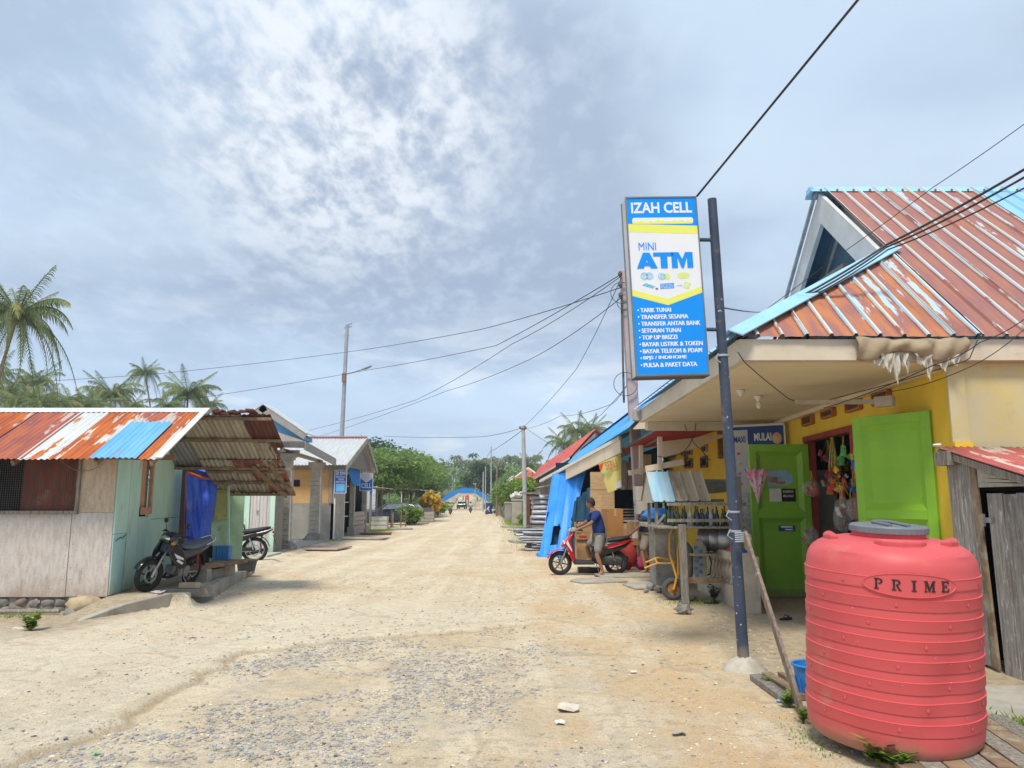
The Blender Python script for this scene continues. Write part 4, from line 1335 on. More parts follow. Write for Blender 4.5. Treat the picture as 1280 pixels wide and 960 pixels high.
mb.prism([rR + V3((-0.25, 0, -0.25)), rR + V3((-0.25, 2.9, -1.5)), eR + V3((-0.25, 0.6, 0.0))], (-0.05, 0, 0))
wpart('gable', mb, m_wood_g, h5)
mb = MB()
mb.prism([(sx(35) + 0.05, 35.2, 3.15), (sx(35) + 0.05, 38.2, 3.15), (sx(35) + 0.05, 38.2, 2.35), (sx(35) + 0.05, 36.6, 2.4)], (0.03, 0, 0))
wpart('cloth_valance', mb, M('bright blue cloth', (0.02, 0.22, 0.62), (0.02, 0.18, 0.55), bump=0.3), h5)
m_ban = M('blue banner vinyl', (0.03, 0.12, 0.48), (0.04, 0.16, 0.55), scale=3, bump=0.1, rough=0.5)
m_bw = M('white print', (0.75, 0.76, 0.78), (0.7, 0.7, 0.72), bump=0, rough=0.6)
m_bc = M('cyan print', (0.15, 0.45, 0.75), (0.12, 0.38, 0.7), bump=0, rough=0.6)
def banner(px0, px1, py0, py1, y, label, lines, extra=None):
 a, c_ = A(px0, py1, y), A(px1, py0, y)
 w, h = c_.x - a.x, c_.z - a.z
 t = thing('banner', label, 'banner', (a.x, y, a.z), group='blue banners on the ochre shop')
 mb = MB()
 mb.bp((0, 0, 0), (w, 0.03, h))
 part('vinyl', mb, m_ban, t)
 mb = MB()
 for q0, q1 in (((-.02, -.01, -.02), (w + .02, .035, 0)), ((-.02, -.01, h), (w + .02, .035, h + .02)), ((-.02, -.01, 0), (0, .035, h)), ((w, -.01, 0), (w + .02, .035, h))):
  mb.bp(q0, q1)
 part('frame', mb, m_bw, t)
 for txt, x0, x1, z0, z1, mt in lines:
  g = glyphs(txt, (x1 - x0) * w, (z1 - z0) * h, bold=0.02).moved(frame((x0 * w, -0.004, z0 * h), (1, 0, 0), (0, 0, 1)))
  part('lettering', g, mt, t)
 return t, w, h
t, w, h = banner(418, 433, 588, 616, 32.85, 'upright blue banner fixed on the street corner of the ochre shop',
  [('DI SINI', 0.08, 0.92, 0.80, 0.96, m_bw), ('BISA ISI PULSA', 0.12, 0.9, 0.67, 0.76, m_bw), ('DISINI', 0.3, 0.8, 0.56, 0.64, m_bw), ('PAKET DATA', 0.1, 0.9, 0.45, 0.53, m_bw)])
mb = MB()
mb.bp((w * 0.12, -0.004, h * 0.06), (w * 0.9, -0.001, h * 0.40))
part('picture_panel', mb, m_bc, t)
t, w, h = banner(450, 466, 592, 613, 37.0, 'blue banner with a pale wedge hanging from the ochre shop awning', [('CELL', 0.1, 0.9, 0.14, 0.42, m_bw)])
mb = MB()
mb.prism([(0, -0.004, h), (0, -0.004, h * 0.72), (w * 0.5, -0.004, h * 0.45), (w, -0.004, h * 0.72), (w, -0.004, h)], (0, 0.003, 0))
part('wedge', mb, M('pale lilac print', (0.62, 0.60, 0.70), (0.6, 0.55, 0.62), bump=0), t)
# ---- figures and two-wheelers
def loft(mb, secs, n=12, cap=True, power=2.4):
 """rings (centre, half width along y, half height, tilt about y) joined into a shell; rings stand across x"""
 vs, fs = [], []
 for (x, z, hw, hh, *rest) in secs:
  tl = rest[0] if rest else 0.0
  yy = rest[1] if len(rest) > 1 else 0.0
  for k in range(n):
   a = 2 * PI * k / n
   ca, sa = math.cos(a), math.sin(a)
   sy = math.copysign(abs(ca) ** (2 / power), ca) * hw
   sz = math.copysign(abs(sa) ** (2 / power), sa) * hh
   vs.append((x + sz * math.sin(tl), yy + sy, z + sz * math.cos(tl)))
 for i in range(len(secs) - 1):
  for k in range(n):
   k2 = (k + 1) % n
   fs.append((i * n + k, i * n + k2, (i + 1) * n + k2, (i + 1) * n + k))
 if cap:
  fs.append(tuple(reversed(range(n))))
  fs.append(tuple(range((len(secs) - 1) * n, len(secs) * n)))
 return mb.add(vs, fs)
def skin_mesh(pts, edges, radii, root=0, sub=2):
 me = bpy.data.meshes.new('skeleton')
 me.from_pydata([tuple(p) for p in pts], edges, [])
 ob = bpy.data.objects.new('skeleton', me)
 COL.objects.link(ob)
 md = ob.modifiers.new('skin', 'SKIN')
 md.use_smooth_shade = True
 if not me.skin_vertices:
  bpy.context.view_layer.update()
 lay = me.skin_vertices[0].data
 for i, r in enumerate(radii):
  lay[i].radius = r if isinstance(r, tuple) else (r, r)
  lay[i].use_root = (i == root)
 sb = ob.modifiers.new('sub', 'SUBSURF')
 sb.levels = sb.render_levels = sub
 dg = bpy.context.evaluated_depsgraph_get()
 dg.update()
 out = bpy.data.meshes.new_from_object(ob.evaluated_get(dg))
 mb = MB()
 mb.add([v.co.copy() for v in out.vertices], [tuple(p.vertices) for p in out.polygons])
 bpy.data.objects.remove(ob)
 bpy.data.meshes.remove(me)
 bpy.data.meshes.remove(out)
 return mb
m_skin = M('brown skin', (0.30, 0.155, 0.09), (0.26, 0.13, 0.075), scale=5, rough=0.55, bump=0)
m_hair = M('black hair', (0.015, 0.013, 0.012), (0.03, 0.025, 0.022), scale=30, rough=0.6, bump=0.5)
def head_mb(c, yaw, r=0.098):
 """head with brow, nose, chin, lips and ears; faces +x before yaw"""
 mb = MB()
 n, m = 20, 16
 vs = []
 for i in range(m + 1):
  th = PI * i / m - PI / 2
  for k in range(n):
   a = 2 * PI * k / n
   x, y, z = math.cos(th) * math.cos(a), math.cos(th) * math.sin(a), math.sin(th)
   wx, wy, wz = 1.0, 0.80, 1.22
   if z < -0.1:
    wy *= 1 + 0.32 * (z + 0.1)
    wx *= 1 + (0.12 if x < 0 else 0.0) * (z + 0.1) * 3
   p = V3((x * wx, y * wy, z * wz))
   if x > 0.5 and abs(y) < 0.25 and -0.35 < z < 0.1:
    p.x += 0.20 * (1 - abs(y) / 0.25) * (1 - abs(z + 0.2) / 0.3 if abs(z + 0.2) < 0.3 else 0)
   if x > 0.4 and 0.12 < abs(y) < 0.5 and -0.02 < z < 0.2:
    p.x -= 0.05
   if x > 0.3 and z < -0.75:
    p.x += 0.12
   vs.append(p * r)
 fs = [(i * n + k, i * n + (k + 1) % n, (i + 1) * n + (k + 1) % n, (i + 1) * n + k) for i in range(m) for k in range(n)]
 mb.add(vs, fs)
 for s_ in (-1, 1):
  mb.ball((0.0, s_ * r * 0.82, -0.05 * r), (r * 0.2, r * 0.09, r * 0.3), 8, 6)
 mb.ball((r * 0.95, 0, -0.62 * r), (r * 0.08, r * 0.28, r * 0.07), 8, 5)
 return mb.moved(Matrix.Translation(c) @ Matrix.Rotation(yaw, 4, 'Z'))
def person(label, loc, rz, J, shirt, shorts, group=None, shoes=None, hyaw=0.0, helmet=None, trousers=False, extra=None):
 """J: joint positions in metres, facing +x; l = left (+y)"""
 t = thing('person', label, 'person', loc, rz=rz, group=group)
 J = {k: V3(v) for k, v in J.items()}
 names, pts, rads, edges = [], [], [], []
 def add(nm, p, r_, par=None):
  names.append(nm)
  pts.append(V3(p))
  rads.append(r_)
  if par is not None:
   edges.append((names.index(par), len(names) - 1))
 add('pelvis', J['pelvis'], (0.13, 0.11))
 add('waist', J['pelvis'].lerp(J['chest'], 0.5), (0.12, 0.10), 'pelvis')
 add('chest', J['chest'], (0.145, 0.12), 'waist')
 add('neck', J['neck'], 0.055, 'chest')
 add('headb', J['head'] - V3((0, 0, 0.04)), 0.06, 'neck')
 for s_, sg in (('l', 1), ('r', -1)):
  add('sh' + s_, J['sh' + s_], 0.058, 'chest')
  add('el' + s_, J['el' + s_], 0.038, 'sh' + s_)
  add('wr' + s_, J['wr' + s_], 0.026, 'el' + s_)
  d = (J['wr' + s_] - J['el' + s_]).normalized()
  side_ = d.cross(V3((0, 0, 1)))
  side_ = side_.normalized() if side_.length > 0.1 else V3((0, 1, 0))
  palm_ = J['wr' + s_] + d * 0.06
  add('pa' + s_, palm_, (0.034, 0.018), 'wr' + s_)
  curl = V3((0, 0, -1)) if abs(d.z) < 0.7 else V3((1, 0, 0))
  for k in range(4):
   o_ = side_ * (k - 1.5) * 0.019
   L_ = (0.036, 0.042, 0.04, 0.03)[k]
   add('f%d%s' % (k, s_), palm_ + o_ + d * (0.02 + L_ * 0.6), 0.009, 'pa' + s_)
   add('g%d%s' % (k, s_), palm_ + o_ + d * (0.03 + L_) + curl * 0.03, 0.008, 'f%d%s' % (k, s_))
  add('th' + s_, palm_ - d * 0.02 + side_ * 0.04 * sg + curl * 0.02, 0.011, 'pa' + s_)
  add('hp' + s_, J['hp' + s_], 0.085, 'pelvis')
  add('kn' + s_, J['kn' + s_], 0.056, 'hp' + s_)
  add('cf' + s_, J['kn' + s_].lerp(J['an' + s_], 0.35), 0.054, 'kn' + s_)
  add('an' + s_, J['an' + s_], 0.036, 'cf' + s_)
  add('ft' + s_, J['to' + s_].lerp(J['an' + s_], 0.35) * 1.0, (0.042, 0.028), 'an' + s_)
  add('to' + s_, J['to' + s_], (0.04, 0.016), 'ft' + s_)
 body = skin_mesh(pts, edges, rads)
 body.join(head_mb(J['head'] + V3((0, 0, 0.03)), hyaw))
 part('body', body, m_skin, t, smooth=True, angle=0)
 ix = names.index
 def cloth(nm, keys, rr_, edg, mat, sub=2, lab=None):
  mb = skin_mesh([pts[ix(k)] if isinstance(k, str) else k for k in keys], edg, rr_, sub=sub)
  part(nm, mb, mat, t, smooth=True, angle=0, label=lab)
 slv = [pts[ix('sh' + s_)].lerp(pts[ix('el' + s_)], 0.8) for s_ in 'lr']
 hem = pts[ix('pelvis')].lerp(pts[ix('waist')], -0.25)
 cloth('shirt', ['chest', 'waist', hem, 'shl', slv[0], 'shr', slv[1], pts[ix('neck')].lerp(pts[ix('chest')], 0.45)],
  [(0.19, 0.165), (0.175, 0.155), (0.185, 0.165), 0.09, 0.078, 0.09, 0.078, 0.08],
  [(0, 1), (1, 2), (0, 3), (3, 4), (0, 5), (5, 6), (0, 7)], shirt)
 if trousers:
  kk = [pts[ix('an' + s_)].lerp(pts[ix('kn' + s_)], 0.12) for s_ in 'lr']
  cloth('trousers', ['pelvis', 'hpl', 'knl', kk[0], 'hpr', 'knr', kk[1]], [(0.16, 0.14), 0.11, 0.08, 0.06, 0.11, 0.08, 0.06],
  [(0, 1), (1, 2), (2, 3), (0, 4), (4, 5), (5, 6)], shorts)
 else:
  kk = [pts[ix('hp' + s_)].lerp(pts[ix('kn' + s_)], 0.93) for s_ in 'lr']
  cloth('shorts', ['pelvis', 'hpl', kk[0], 'hpr', kk[1]], [(0.165, 0.15), 0.12, 0.095, 0.12, 0.095], [(0, 1), (1, 2), (0, 3), (3, 4)], shorts)
 hb = MB()
 c = J['head'] + V3((0, 0, 0.03))
 if helmet:
  hb.ball(c + V3((0, 0, 0.02)), (0.14, 0.125, 0.135), 16, 10)
  part('helmet', hb, helmet, t, smooth=True)
 else:
  r = 0.104
  n, m = 22, 9
  vs = []
  for i in range(m + 1):
   for k in range(n):
    a = 2 * PI * k / n
    front = math.cos(a)
    lowest = 0.42 if front > 0.55 else (-0.05 if abs(front) <= 0.55 else -0.52)
    th = math.asin(lowest) + (PI / 2 - math.asin(lowest)) * i / m
    x, y, z = math.cos(th) * math.cos(a), math.cos(th) * math.sin(a), math.sin(th)
    j_ = 1.0 + 0.02 * math.sin(k * 5 + i * 3)
    vs.append(V3((x * r * 1.02 - 0.004, y * r * 0.85, z * r * 1.22)) * j_)
  hb.add(vs, [(i * n + k, i * n + (k + 1) % n, (i + 1) * n + (k + 1) % n, (i + 1) * n + k) for i in range(m) for k in range(n)])
  hb = hb.moved(Matrix.Translation(c) @ Matrix.Rotation(hyaw, 4, 'Z'))
  part('hair', hb, m_hair, t, smooth=True)
 if shoes:
  sb = MB()
  for s_ in 'lr':
   a_ = J['to' + s_]
   b_ = J['an' + s_]
   mid = V3((a_.x * 0.6 + b_.x * 0.4, a_.y * 0.6 + b_.y * 0.4, 0.012 + min(a_.z, b_.z) - 0.03))
   d = V3((a_.x - b_.x, a_.y - b_.y, 0)).normalized()
   sb.box((mid.x, mid.y, max(0.01, mid.z)), (0.25, 0.095, 0.02), rz=math.atan2(d.y, d.x))
  part('sandals', sb, shoes, t, bevel=0.006)
 return t
def wheel(root, x, R_, name='wheel', spokes='cast', tyre_w=0.045, rim=None, y=0.0):
 rim = rim or m_blackp
 mb = MB()
 mb.torus((x, y, R_), R_ - tyre_w, tyre_w, 'Y', 32, 10, rz=0.85)
 w = part(name, mb, m_black, root, smooth=True, angle=0)
 mb = MB()
 mb.torus((x, y, R_), R_ - tyre_w * 1.95, tyre_w * 0.32, 'Y', 32, 6, rz=1.6)
 mb.tube([(x, y - 0.06, R_), (x, y + 0.06, R_)], 0.035, 12)
 ns = 6 if spokes == 'cast' else 18
 for i in range(ns):
  a = 2 * PI * i / ns + 0.2
  rr_ = R_ - tyre_w * 2
  p0 = V3((x + math.cos(a) * 0.03, y, R_ + math.sin(a) * 0.03))
  p1 = V3((x + math.cos(a) * rr_, y, R_ + math.sin(a) * rr_))
  if spokes == 'cast':
   mb.beam(p0, p1, 0.02, 0.03, up=(-math.sin(a), 0, math.cos(a)))
  else:
   p0 += V3((0, 0.03 * (-1) ** i, 0))
   mb.tube([p0, p1], 0.0028, 3)
 q_ = link('rim', mb.mesh('rim', rim, True, angle=40), w)
 mb = MB()
 mb.torus((x, y + 0.045, R_), R_ * 0.40, 0.012, 'Y', 24, 4, rz=0.2)
 link('brake_disc', mb.mesh('brake_disc', m_steel), w)
 return w
def motorbike(label, loc, rz, style, paint, accent=None, lean=0.0, group=None, steer=0.0, R_=0.27, seatm=None, plate=False, rim=None, name='motorcycle', detail=True, size=1.0):
 t = thing(name, label, 'motorcycle', loc, group=group, rot=(lean, 0, rz))
 accent = accent or paint
 seatm = seatm or M('black vinyl seat', (0.02, 0.02, 0.022), (0.035, 0.035, 0.04), rough=0.5, bump=0.2)
 WB = 1.24
 wheel(t, 0, R_, rim=rim, spokes='cast' if style != 'dirt' else 'wire')
 fw_root = t
 st = Matrix.Translation((0.98, 0, 0)) @ Matrix.Rotation(steer, 4, 'Z') @ Matrix.Translation((-0.98, 0, 0))
 w = wheel(t, WB, R_, rim=rim, spokes='cast' if style != 'dirt' else 'wire')
 w.matrix_local = st
 def sp(nm, mb, mat, smooth=True, angle=40, bevel=0.0, label=None, parent=None):
  o = part(nm, mb.moved(st), mat, parent or t, smooth=smooth, angle=angle, bevel=bevel, label=label)
  return o
 mb = MB()
 for s_ in (-1, 1):
  mb.tube([(WB, s_ * 0.075, R_), (WB - 0.13, s_ * 0.075, R_ + 0.33), (0.98, s_ * 0.055, 0.78)], [0.022, 0.017, 0.016], 8)
  mb.tube([(WB, s_ * 0.075, R_ - 0.02), (WB - 0.05, s_ * 0.075, R_ + 0.16)], 0.027, 8)
 mb.tube([(WB, -0.09, R_), (WB, 0.09, R_)], 0.015, 8)
 sp('front_fork', mb, m_steel)
 mb = MB()
 a0, a1 = (0.35, 2.35)
 n = 12
 vs, fs = [], []
 for i in range(n + 1):
  a = a0 + (a1 - a0) * i / n
  for k in range(7):
   b_ = -1.1 + 2.2 * k / 6
   rr_ = R_ + 0.012 + 0.035 * math.cos(b_)
   vs.append((WB + math.cos(a) * rr_, math.sin(b_) * 0.075, R_ + math.sin(a) * rr_ + (0.06 if style == 'dirt' else 0)))
 for i in range(n):
  for k in range(6):
   fs.append((i * 7 + k, i * 7 + k + 1, (i + 1) * 7 + k + 1, (i + 1) * 7 + k))
 mb.add(vs, fs)
 sp('front_fender', mb, paint, angle=0)
 hz_b = 1.0 if style != 'dirt' else 1.06
 mb = MB()
 mb.tube([(0.83, -0.33, hz_b), (0.90, -0.15, hz_b - 0.01), (0.93, 0, hz_b - 0.03), (0.90, 0.15, hz_b - 0.01), (0.83, 0.33, hz_b)], 0.013, 8)
 mb.tube([(0.98, 0, 0.75), (0.92, 0, hz_b)], 0.03, 8)
 sp('handlebar', mb, m_blackp)
 for s_ in (-1, 1):
  mb = MB()
  mb.tube([(0.86, s_ * 0.24, hz_b), (0.82, s_ * 0.36, hz_b)], 0.019, 8)
  mb.tube([(0.90, s_ * 0.22, hz_b + 0.005), (0.90, s_ * 0.34, hz_b - 0.01)], 0.006, 5)
  sp('grip', mb, m_black)
 if style in ('scooter', 'underbone') and detail:
  for s_ in (-1, 1):
   mb = MB()
   mb.tube([(0.92, s_ * 0.2, hz_b), (0.93, s_ * 0.25, hz_b + 0.13), (0.92, s_ * 0.27, hz_b + 0.15)], 0.006, 5)
   mb.ball((0.915, s_ * 0.28, hz_b + 0.19), (0.02, 0.055, 0.045), 12, 8)
   sp('mirror', mb, m_blackp)
 mb = MB()
 for s_ in (-1, 1):
  mb.tube([(0.88, s_ * 0.2, hz_b), (1.02, s_ * 0.16, hz_b + 0.02), (1.06, s_ * 0.06, hz_b - 0.15), (1.08, s_ * 0.05, 0.5)], 0.005, 4)
 sp('cable', mb, m_black)
 if style == 'scooter':
  mb = MB()
  loft(mb, [(0.86, 1.0, 0.10, 0.02), (0.92, 0.99, 0.16, 0.05), (1.0, 0.97, 0.15, 0.055), (1.06, 0.95, 0.09, 0.03)], 14)
  sp('handlebar_cowl', mb, M('grey plastic cowl', (0.30, 0.31, 0.33), (0.25, 0.26, 0.28), bump=0, rough=0.4))
  mb = MB()
  loft(mb, [(0.98, 0.84, 0.17, 0.15, -0.4), (1.05, 0.79, 0.19, 0.17, -0.4), (1.13, 0.72, 0.15, 0.13, -0.5), (1.2, 0.66, 0.06, 0.05, -0.5)], 16)
  mb.prism([(1.06, -0.17, 0.85), (0.98, -0.18, 0.60), (0.93, -0.17, 0.34), (0.98, -0.15, 0.30), (1.04, -0.16, 0.45), (1.10, -0.16, 0.62)], (0, 0.34, 0))
  o = part('front_apron', mb, paint, t, smooth=True, angle=35, bevel=0.012)
  for s_ in (-1, 1):
   hb = MB()
   hb.ball((1.145, s_ * 0.105, 0.715), (0.045, 0.05, 0.035), 10, 7)
   link('headlight', hb.mesh('headlight', m_chrome, True, angle=0), o)
   hb = MB()
   hb.prism([(1.09, s_ * 0.175, 0.78), (1.12, s_ * 0.178, 0.70), (0.99, s_ * 0.185, 0.52), (1.0, s_ * 0.185, 0.58)], (0, s_ * 0.008, 0))
   link('graphic', hb.mesh('graphic', m_white), o)
  mb = MB()
  mb.prism([(0.97, -0.14, 0.84), (0.92, -0.15, 0.40), (0.86, -0.15, 0.32), (0.50, -0.15, 0.30), (0.50, -0.15, 0.24), (0.94, -0.15, 0.24), (1.0, -0.14, 0.45), (1.03, -0.13, 0.80)], (0, 0.30, 0))
  part('leg_shield', mb, M('dark grey plastic inner', (0.04, 0.04, 0.045), (0.05, 0.05, 0.055), bump=0, rough=0.5), t, bevel=0.012)
  mb = MB()
  loft(mb, [(-0.36, 0.77, 0.05, 0.035, 0.3), (-0.2, 0.70, 0.12, 0.10, 0.2), (0.05, 0.62, 0.15, 0.14), (0.3, 0.56, 0.15, 0.17), (0.48, 0.50, 0.12, 0.20), (0.53, 0.48, 0.10, 0.18)], 16, power=3)
  part('body_panel', mb, accent, t, smooth=True, angle=0)
  mb = MB()
  mb.prism([(-0.34, -0.135, 0.80), (0.1, -0.16, 0.68), (0.5, -0.135, 0.60), (0.5, -0.14, 0.55), (0.1, -0.163, 0.61), (-0.2, -0.14, 0.70)], (0, -0.008, 0))
  mb.prism([(-0.34, 0.135, 0.80), (0.1, 0.16, 0.68), (0.5, 0.135, 0.60), (0.5, 0.14, 0.55), (0.1, 0.163, 0.61), (-0.2, 0.14, 0.70)], (0, 0.008, 0))
  part('side_stripe', mb, paint, t)
  mb = MB()
  loft(mb, [(-0.30, 0.83, 0.09, 0.03, 0.15), (-0.1, 0.79, 0.14, 0.045), (0.15, 0.755, 0.14, 0.045), (0.38, 0.735, 0.12, 0.05), (0.52, 0.71, 0.07, 0.035)], 14, power=3)
  part('seat', mb, seatm, t, smooth=True, angle=0)
  mb = MB()
  mb.ball((-0.36, 0, 0.74), (0.03, 0.08, 0.04), 10, 6)
  part('tail_light', mb, M('red lens', (0.5, 0.02, 0.02), (0.4, 0.02, 0.02), bump=0, rough=0.2), t, smooth=True)
  mb = MB()
  loft(mb, [(-0.12, 0.30, 0.09, 0.09, 0, 0.03), (0.1, 0.33, 0.11, 0.12, 0, 0.03), (0.35, 0.32, 0.10, 0.11, 0, 0.02), (0.5, 0.32, 0.05, 0.06)], 12, power=3)
  part('engine', mb, M('engine casting', (0.10, 0.10, 0.10), (0.06, 0.06, 0.06), scale=20, rough=0.5, metal=0.5, bump=0.4), t, smooth=True)
 else:
  und = style == 'underbone'
  if und:
   mb = MB()
   loft(mb, [(0.83, 0.98, 0.08, 0.03), (0.90, 0.98, 0.16, 0.06), (0.99, 0.96, 0.17, 0.075), (1.07, 0.93, 0.14, 0.06), (1.12, 0.90, 0.05, 0.03)], 14)
   sp('handlebar_cowl', mb, paint, angle=0)
   mb = MB()
   mb.ball((1.07, 0, 0.925), (0.06, 0.115, 0.05), 14, 8)
   sp('headlight', mb, m_chrome, angle=0)
   for s_ in (-1, 1):
    mb = MB()
    mb.ball((1.03, s_ * 0.15, 0.86), (0.055, 0.03, 0.03), 8, 6)
    sp('turn_signal', mb, M('amber lens', (0.55, 0.22, 0.03), (0.5, 0.2, 0.03), bump=0, rough=0.2), angle=0)
   mb = MB()
   for s_ in (-1, 1):
    mb.prism([(1.06, s_ * 0.10, 0.88), (1.16, s_ * 0.12, 0.70), (1.06, s_ * 0.19, 0.54), (0.86, s_ * 0.23, 0.42), (0.68, s_ * 0.21, 0.48), (0.76, s_ * 0.17, 0.70), (0.93, s_ * 0.10, 0.84)], (0, s_ * 0.04, 0))
   mb.prism([(1.03, -0.10, 0.86), (1.09, -0.10, 0.70), (1.03, -0.12, 0.62), (0.95, -0.10, 0.66), (0.95, -0.1, 0.82)], (0, 0.20, 0))
   lsh = part('leg_shield', mb, paint, t, smooth=True, angle=35, bevel=0.014)
   for s_ in (-1, 1):
    gm = MB()
    gm.prism([(1.05, s_ * 0.172, 0.70), (1.0, s_ * 0.205, 0.62), (0.82, s_ * 0.24, 0.58), (0.84, s_ * 0.235, 0.62), (0.98, s_ * 0.195, 0.67)], (0, s_ * 0.012, 0))
    gm.prism([(0.99, s_ * 0.21, 0.57), (0.86, s_ * 0.245, 0.51), (0.80, s_ * 0.24, 0.53), (0.95, s_ * 0.21, 0.60)], (0, s_ * 0.012, 0))
    link('graphic', gm.mesh('graphic', m_white), lsh)
   if plate:
    mb = MB()
    mb.box((1.125, 0, 0.70), (0.012, 0.25, 0.09), rot=Matrix.Rotation(-0.35, 3, 'Y'))
    pl_ = part('number_plate', mb, m_blackp, t, bevel=0.003)
    g = glyphs('DM 2511', 0.2, 0.045, bold=0.02, depth=0.0).moved(Matrix.Translation((1.134, -0.1, 0.675)) @ Matrix.Rotation(-0.35, 4, 'Y') @ Matrix(((0, 0, 1, 0), (1, 0, 0, 0), (0, 1, 0, 0), (0, 0, 0, 1))))
    link('lettering', g.mesh('lettering', m_white), pl_)
  else:
   mb = MB()
   loft(mb, [(0.85, 0.93, 0.05, 0.04), (0.72, 0.86, 0.13, 0.11), (0.5, 0.82, 0.12, 0.10), (0.36, 0.82, 0.07, 0.05)], 12)
   part('fuel_tank', mb, paint, t, smooth=True, angle=0)
   mb = MB()
   mb.ball((1.06, 0, 0.90), (0.07, 0.09, 0.11), 12, 8)
   sp('headlight', mb, paint, angle=0)
  mb = MB()
  zs = 0.0 if und else 0.06
  loft(mb, [(-0.38, 0.86 + zs, 0.05, 0.02, 0.2), (-0.2, 0.82 + zs, 0.12, 0.045, 0.1), (0.08, 0.77 + zs, 0.13, 0.055), (0.35, 0.745 + zs, 0.115, 0.05), (0.58, 0.76 + zs, 0.07, 0.03, -0.2)], 14, power=3)
  part('seat', mb, seatm, t, smooth=True, angle=0)
  mb = MB()
  loft(mb, [(-0.44, 0.82 + zs, 0.03, 0.03, 0.4), (-0.25, 0.74 + zs, 0.09, 0.07, 0.3), (0.05, 0.66 + zs, 0.12, 0.08, 0.1), (0.4, 0.62, 0.11, 0.10), (0.65, 0.60, 0.08, 0.10, -0.3), (0.85, 0.66, 0.05, 0.06, -0.4)], 14, power=2.6)
  part('tail_panel', mb, accent, t, smooth=True, angle=0)
  mb = MB()
  for s_ in (-1, 1):
   mb.tube([(-0.05, s_ * 0.14, 0.78), (-0.3, s_ * 0.14, 0.84), (-0.45, s_ * 0.07, 0.90), (-0.47, 0, 0.91)], 0.011, 6)
  part('grab_rail', mb, m_chrome, t, smooth=True)
  mb = MB()
  mb.ball((-0.45, 0, 0.79), (0.03, 0.06, 0.035), 8, 6)
  part('tail_light', mb, M('red lens', (0.5, 0.02, 0.02), (0.4, 0.02, 0.02), bump=0, rough=0.2), t, smooth=True)
  mb = MB()
  mb.box((-0.50, 0, 0.60), (0.015, 0.13, 0.26), rot=Matrix.Rotation(0.35, 3, 'Y'))
  mb.torus((0, 0, R_), R_ + 0.05, 0.012, 'Y', 16, 5, a0=1.2, a1=2.9, rz=5.0)
  part('rear_fender', mb, m_blackp, t)
  mb = MB()
  mb.tube([(0.96, 0, 0.82), (0.75, 0, 0.55), (0.6, 0, 0.32)], 0.03, 8)
  mb.tube([(0.75, 0, 0.56), (0.3, 0, 0.62), (-0.2, 0, 0.72)], 0.025, 8)
  part('frame_tube', mb, m_blackp, t, smooth=True)
  mb = MB()
  mb.tube([(0.40, 0, 0.34), (0.66, 0, 0.36)], 0.10, 14)
  mb.tube([(0.40, -0.12, 0.33), (0.40, 0.12, 0.33)], 0.10, 16)
  mb.tube([(0.56, -0.11, 0.31), (0.56, 0.11, 0.31)], 0.08, 16)
  for k in range(5):
   mb.box((0.70 + k * 0.022, 0, 0.37), (0.010, 0.15, 0.13))
  part('engine', mb, M('engine alloy', (0.30, 0.30, 0.31), (0.18, 0.18, 0.19), scale=14, rough=0.5, metal=0.6, bump=0.3), t, smooth=True)
  mb = MB()
  mb.tube([(0.76, -0.03, 0.32), (0.74, -0.1, 0.20), (0.5, -0.14, 0.17), (0.1, -0.15, 0.22), (-0.32, -0.15, 0.34)], [0.02, 0.02, 0.03, 0.045, 0.045], 10)
  part('exhaust', mb, m_blackp, t, smooth=True)
  mb = MB()
  mb.box((0.2, 0.10, 0.36), (0.44, 0.03, 0.10), rot=Matrix.Rotation(0.0, 3, 'Y'))
  part('chain_guard', mb, m_blackp, t, bevel=0.012)
 mb = MB()
 for s_ in (-1, 1):
  mb.tube([(0.42, s_ * 0.09, 0.30), (0.0, s_ * 0.09, R_)], 0.018, 6)
 part('swingarm', mb, m_steel, t, smooth=True)
 for s_ in (-1, 1):
  mb = MB()
  mb.tube([(0.02, s_ * 0.11, R_ + 0.02), (0.14, s_ * 0.11, 0.64)], 0.012, 6)
  prof = [(0.10 + 0.05 * k, k) for k in range(9)]
  for k in range(9):
   f = k / 9
   mb.torus((0.03 + 0.10 * f, s_ * 0.11, R_ + 0.06 + 0.28 * f), 0.026, 0.006, 'Z', 10, 4)
  part('rear_shock', mb, m_chrome if style != 'underbone' else M('red spring', (0.45, 0.05, 0.03), (0.4, 0.04, 0.03), bump=0), t, smooth=True)
 if style == 'scooter':
  mb = MB()
  mb.tube([(0.35, -0.1, 0.25), (0.15, -0.15, 0.25), (-0.3, -0.16, 0.34)], [0.02, 0.045, 0.05], 10)
  part('exhaust', mb, m_blackp, t, smooth=True)
 mb = MB()
 mb.tube([(0.45, 0.10, 0.24), (0.38, 0.24, 0.02 + max(0, -lean) * 0.1), (0.43, 0.26, 0.012 + max(0, -lean) * 0.1)], 0.010, 6)
 mb.tube([(0.5, -0.2, 0.26), (0.5, 0.2, 0.26)], 0.014, 6)
 part('side_stand', mb, m_steel, t, smooth=True)
 if size != 1.0:
  t.scale = (size, size, size)
 return t
pf, pr_ = V3((-5.58, 12.0, YZ)), V3((-5.42, 13.22, YZ))
d = pf - pr_
mb_black = M('black gloss paint', (0.012, 0.013, 0.018), (0.02, 0.021, 0.028), rough=0.25, bump=0, coat=0.6)
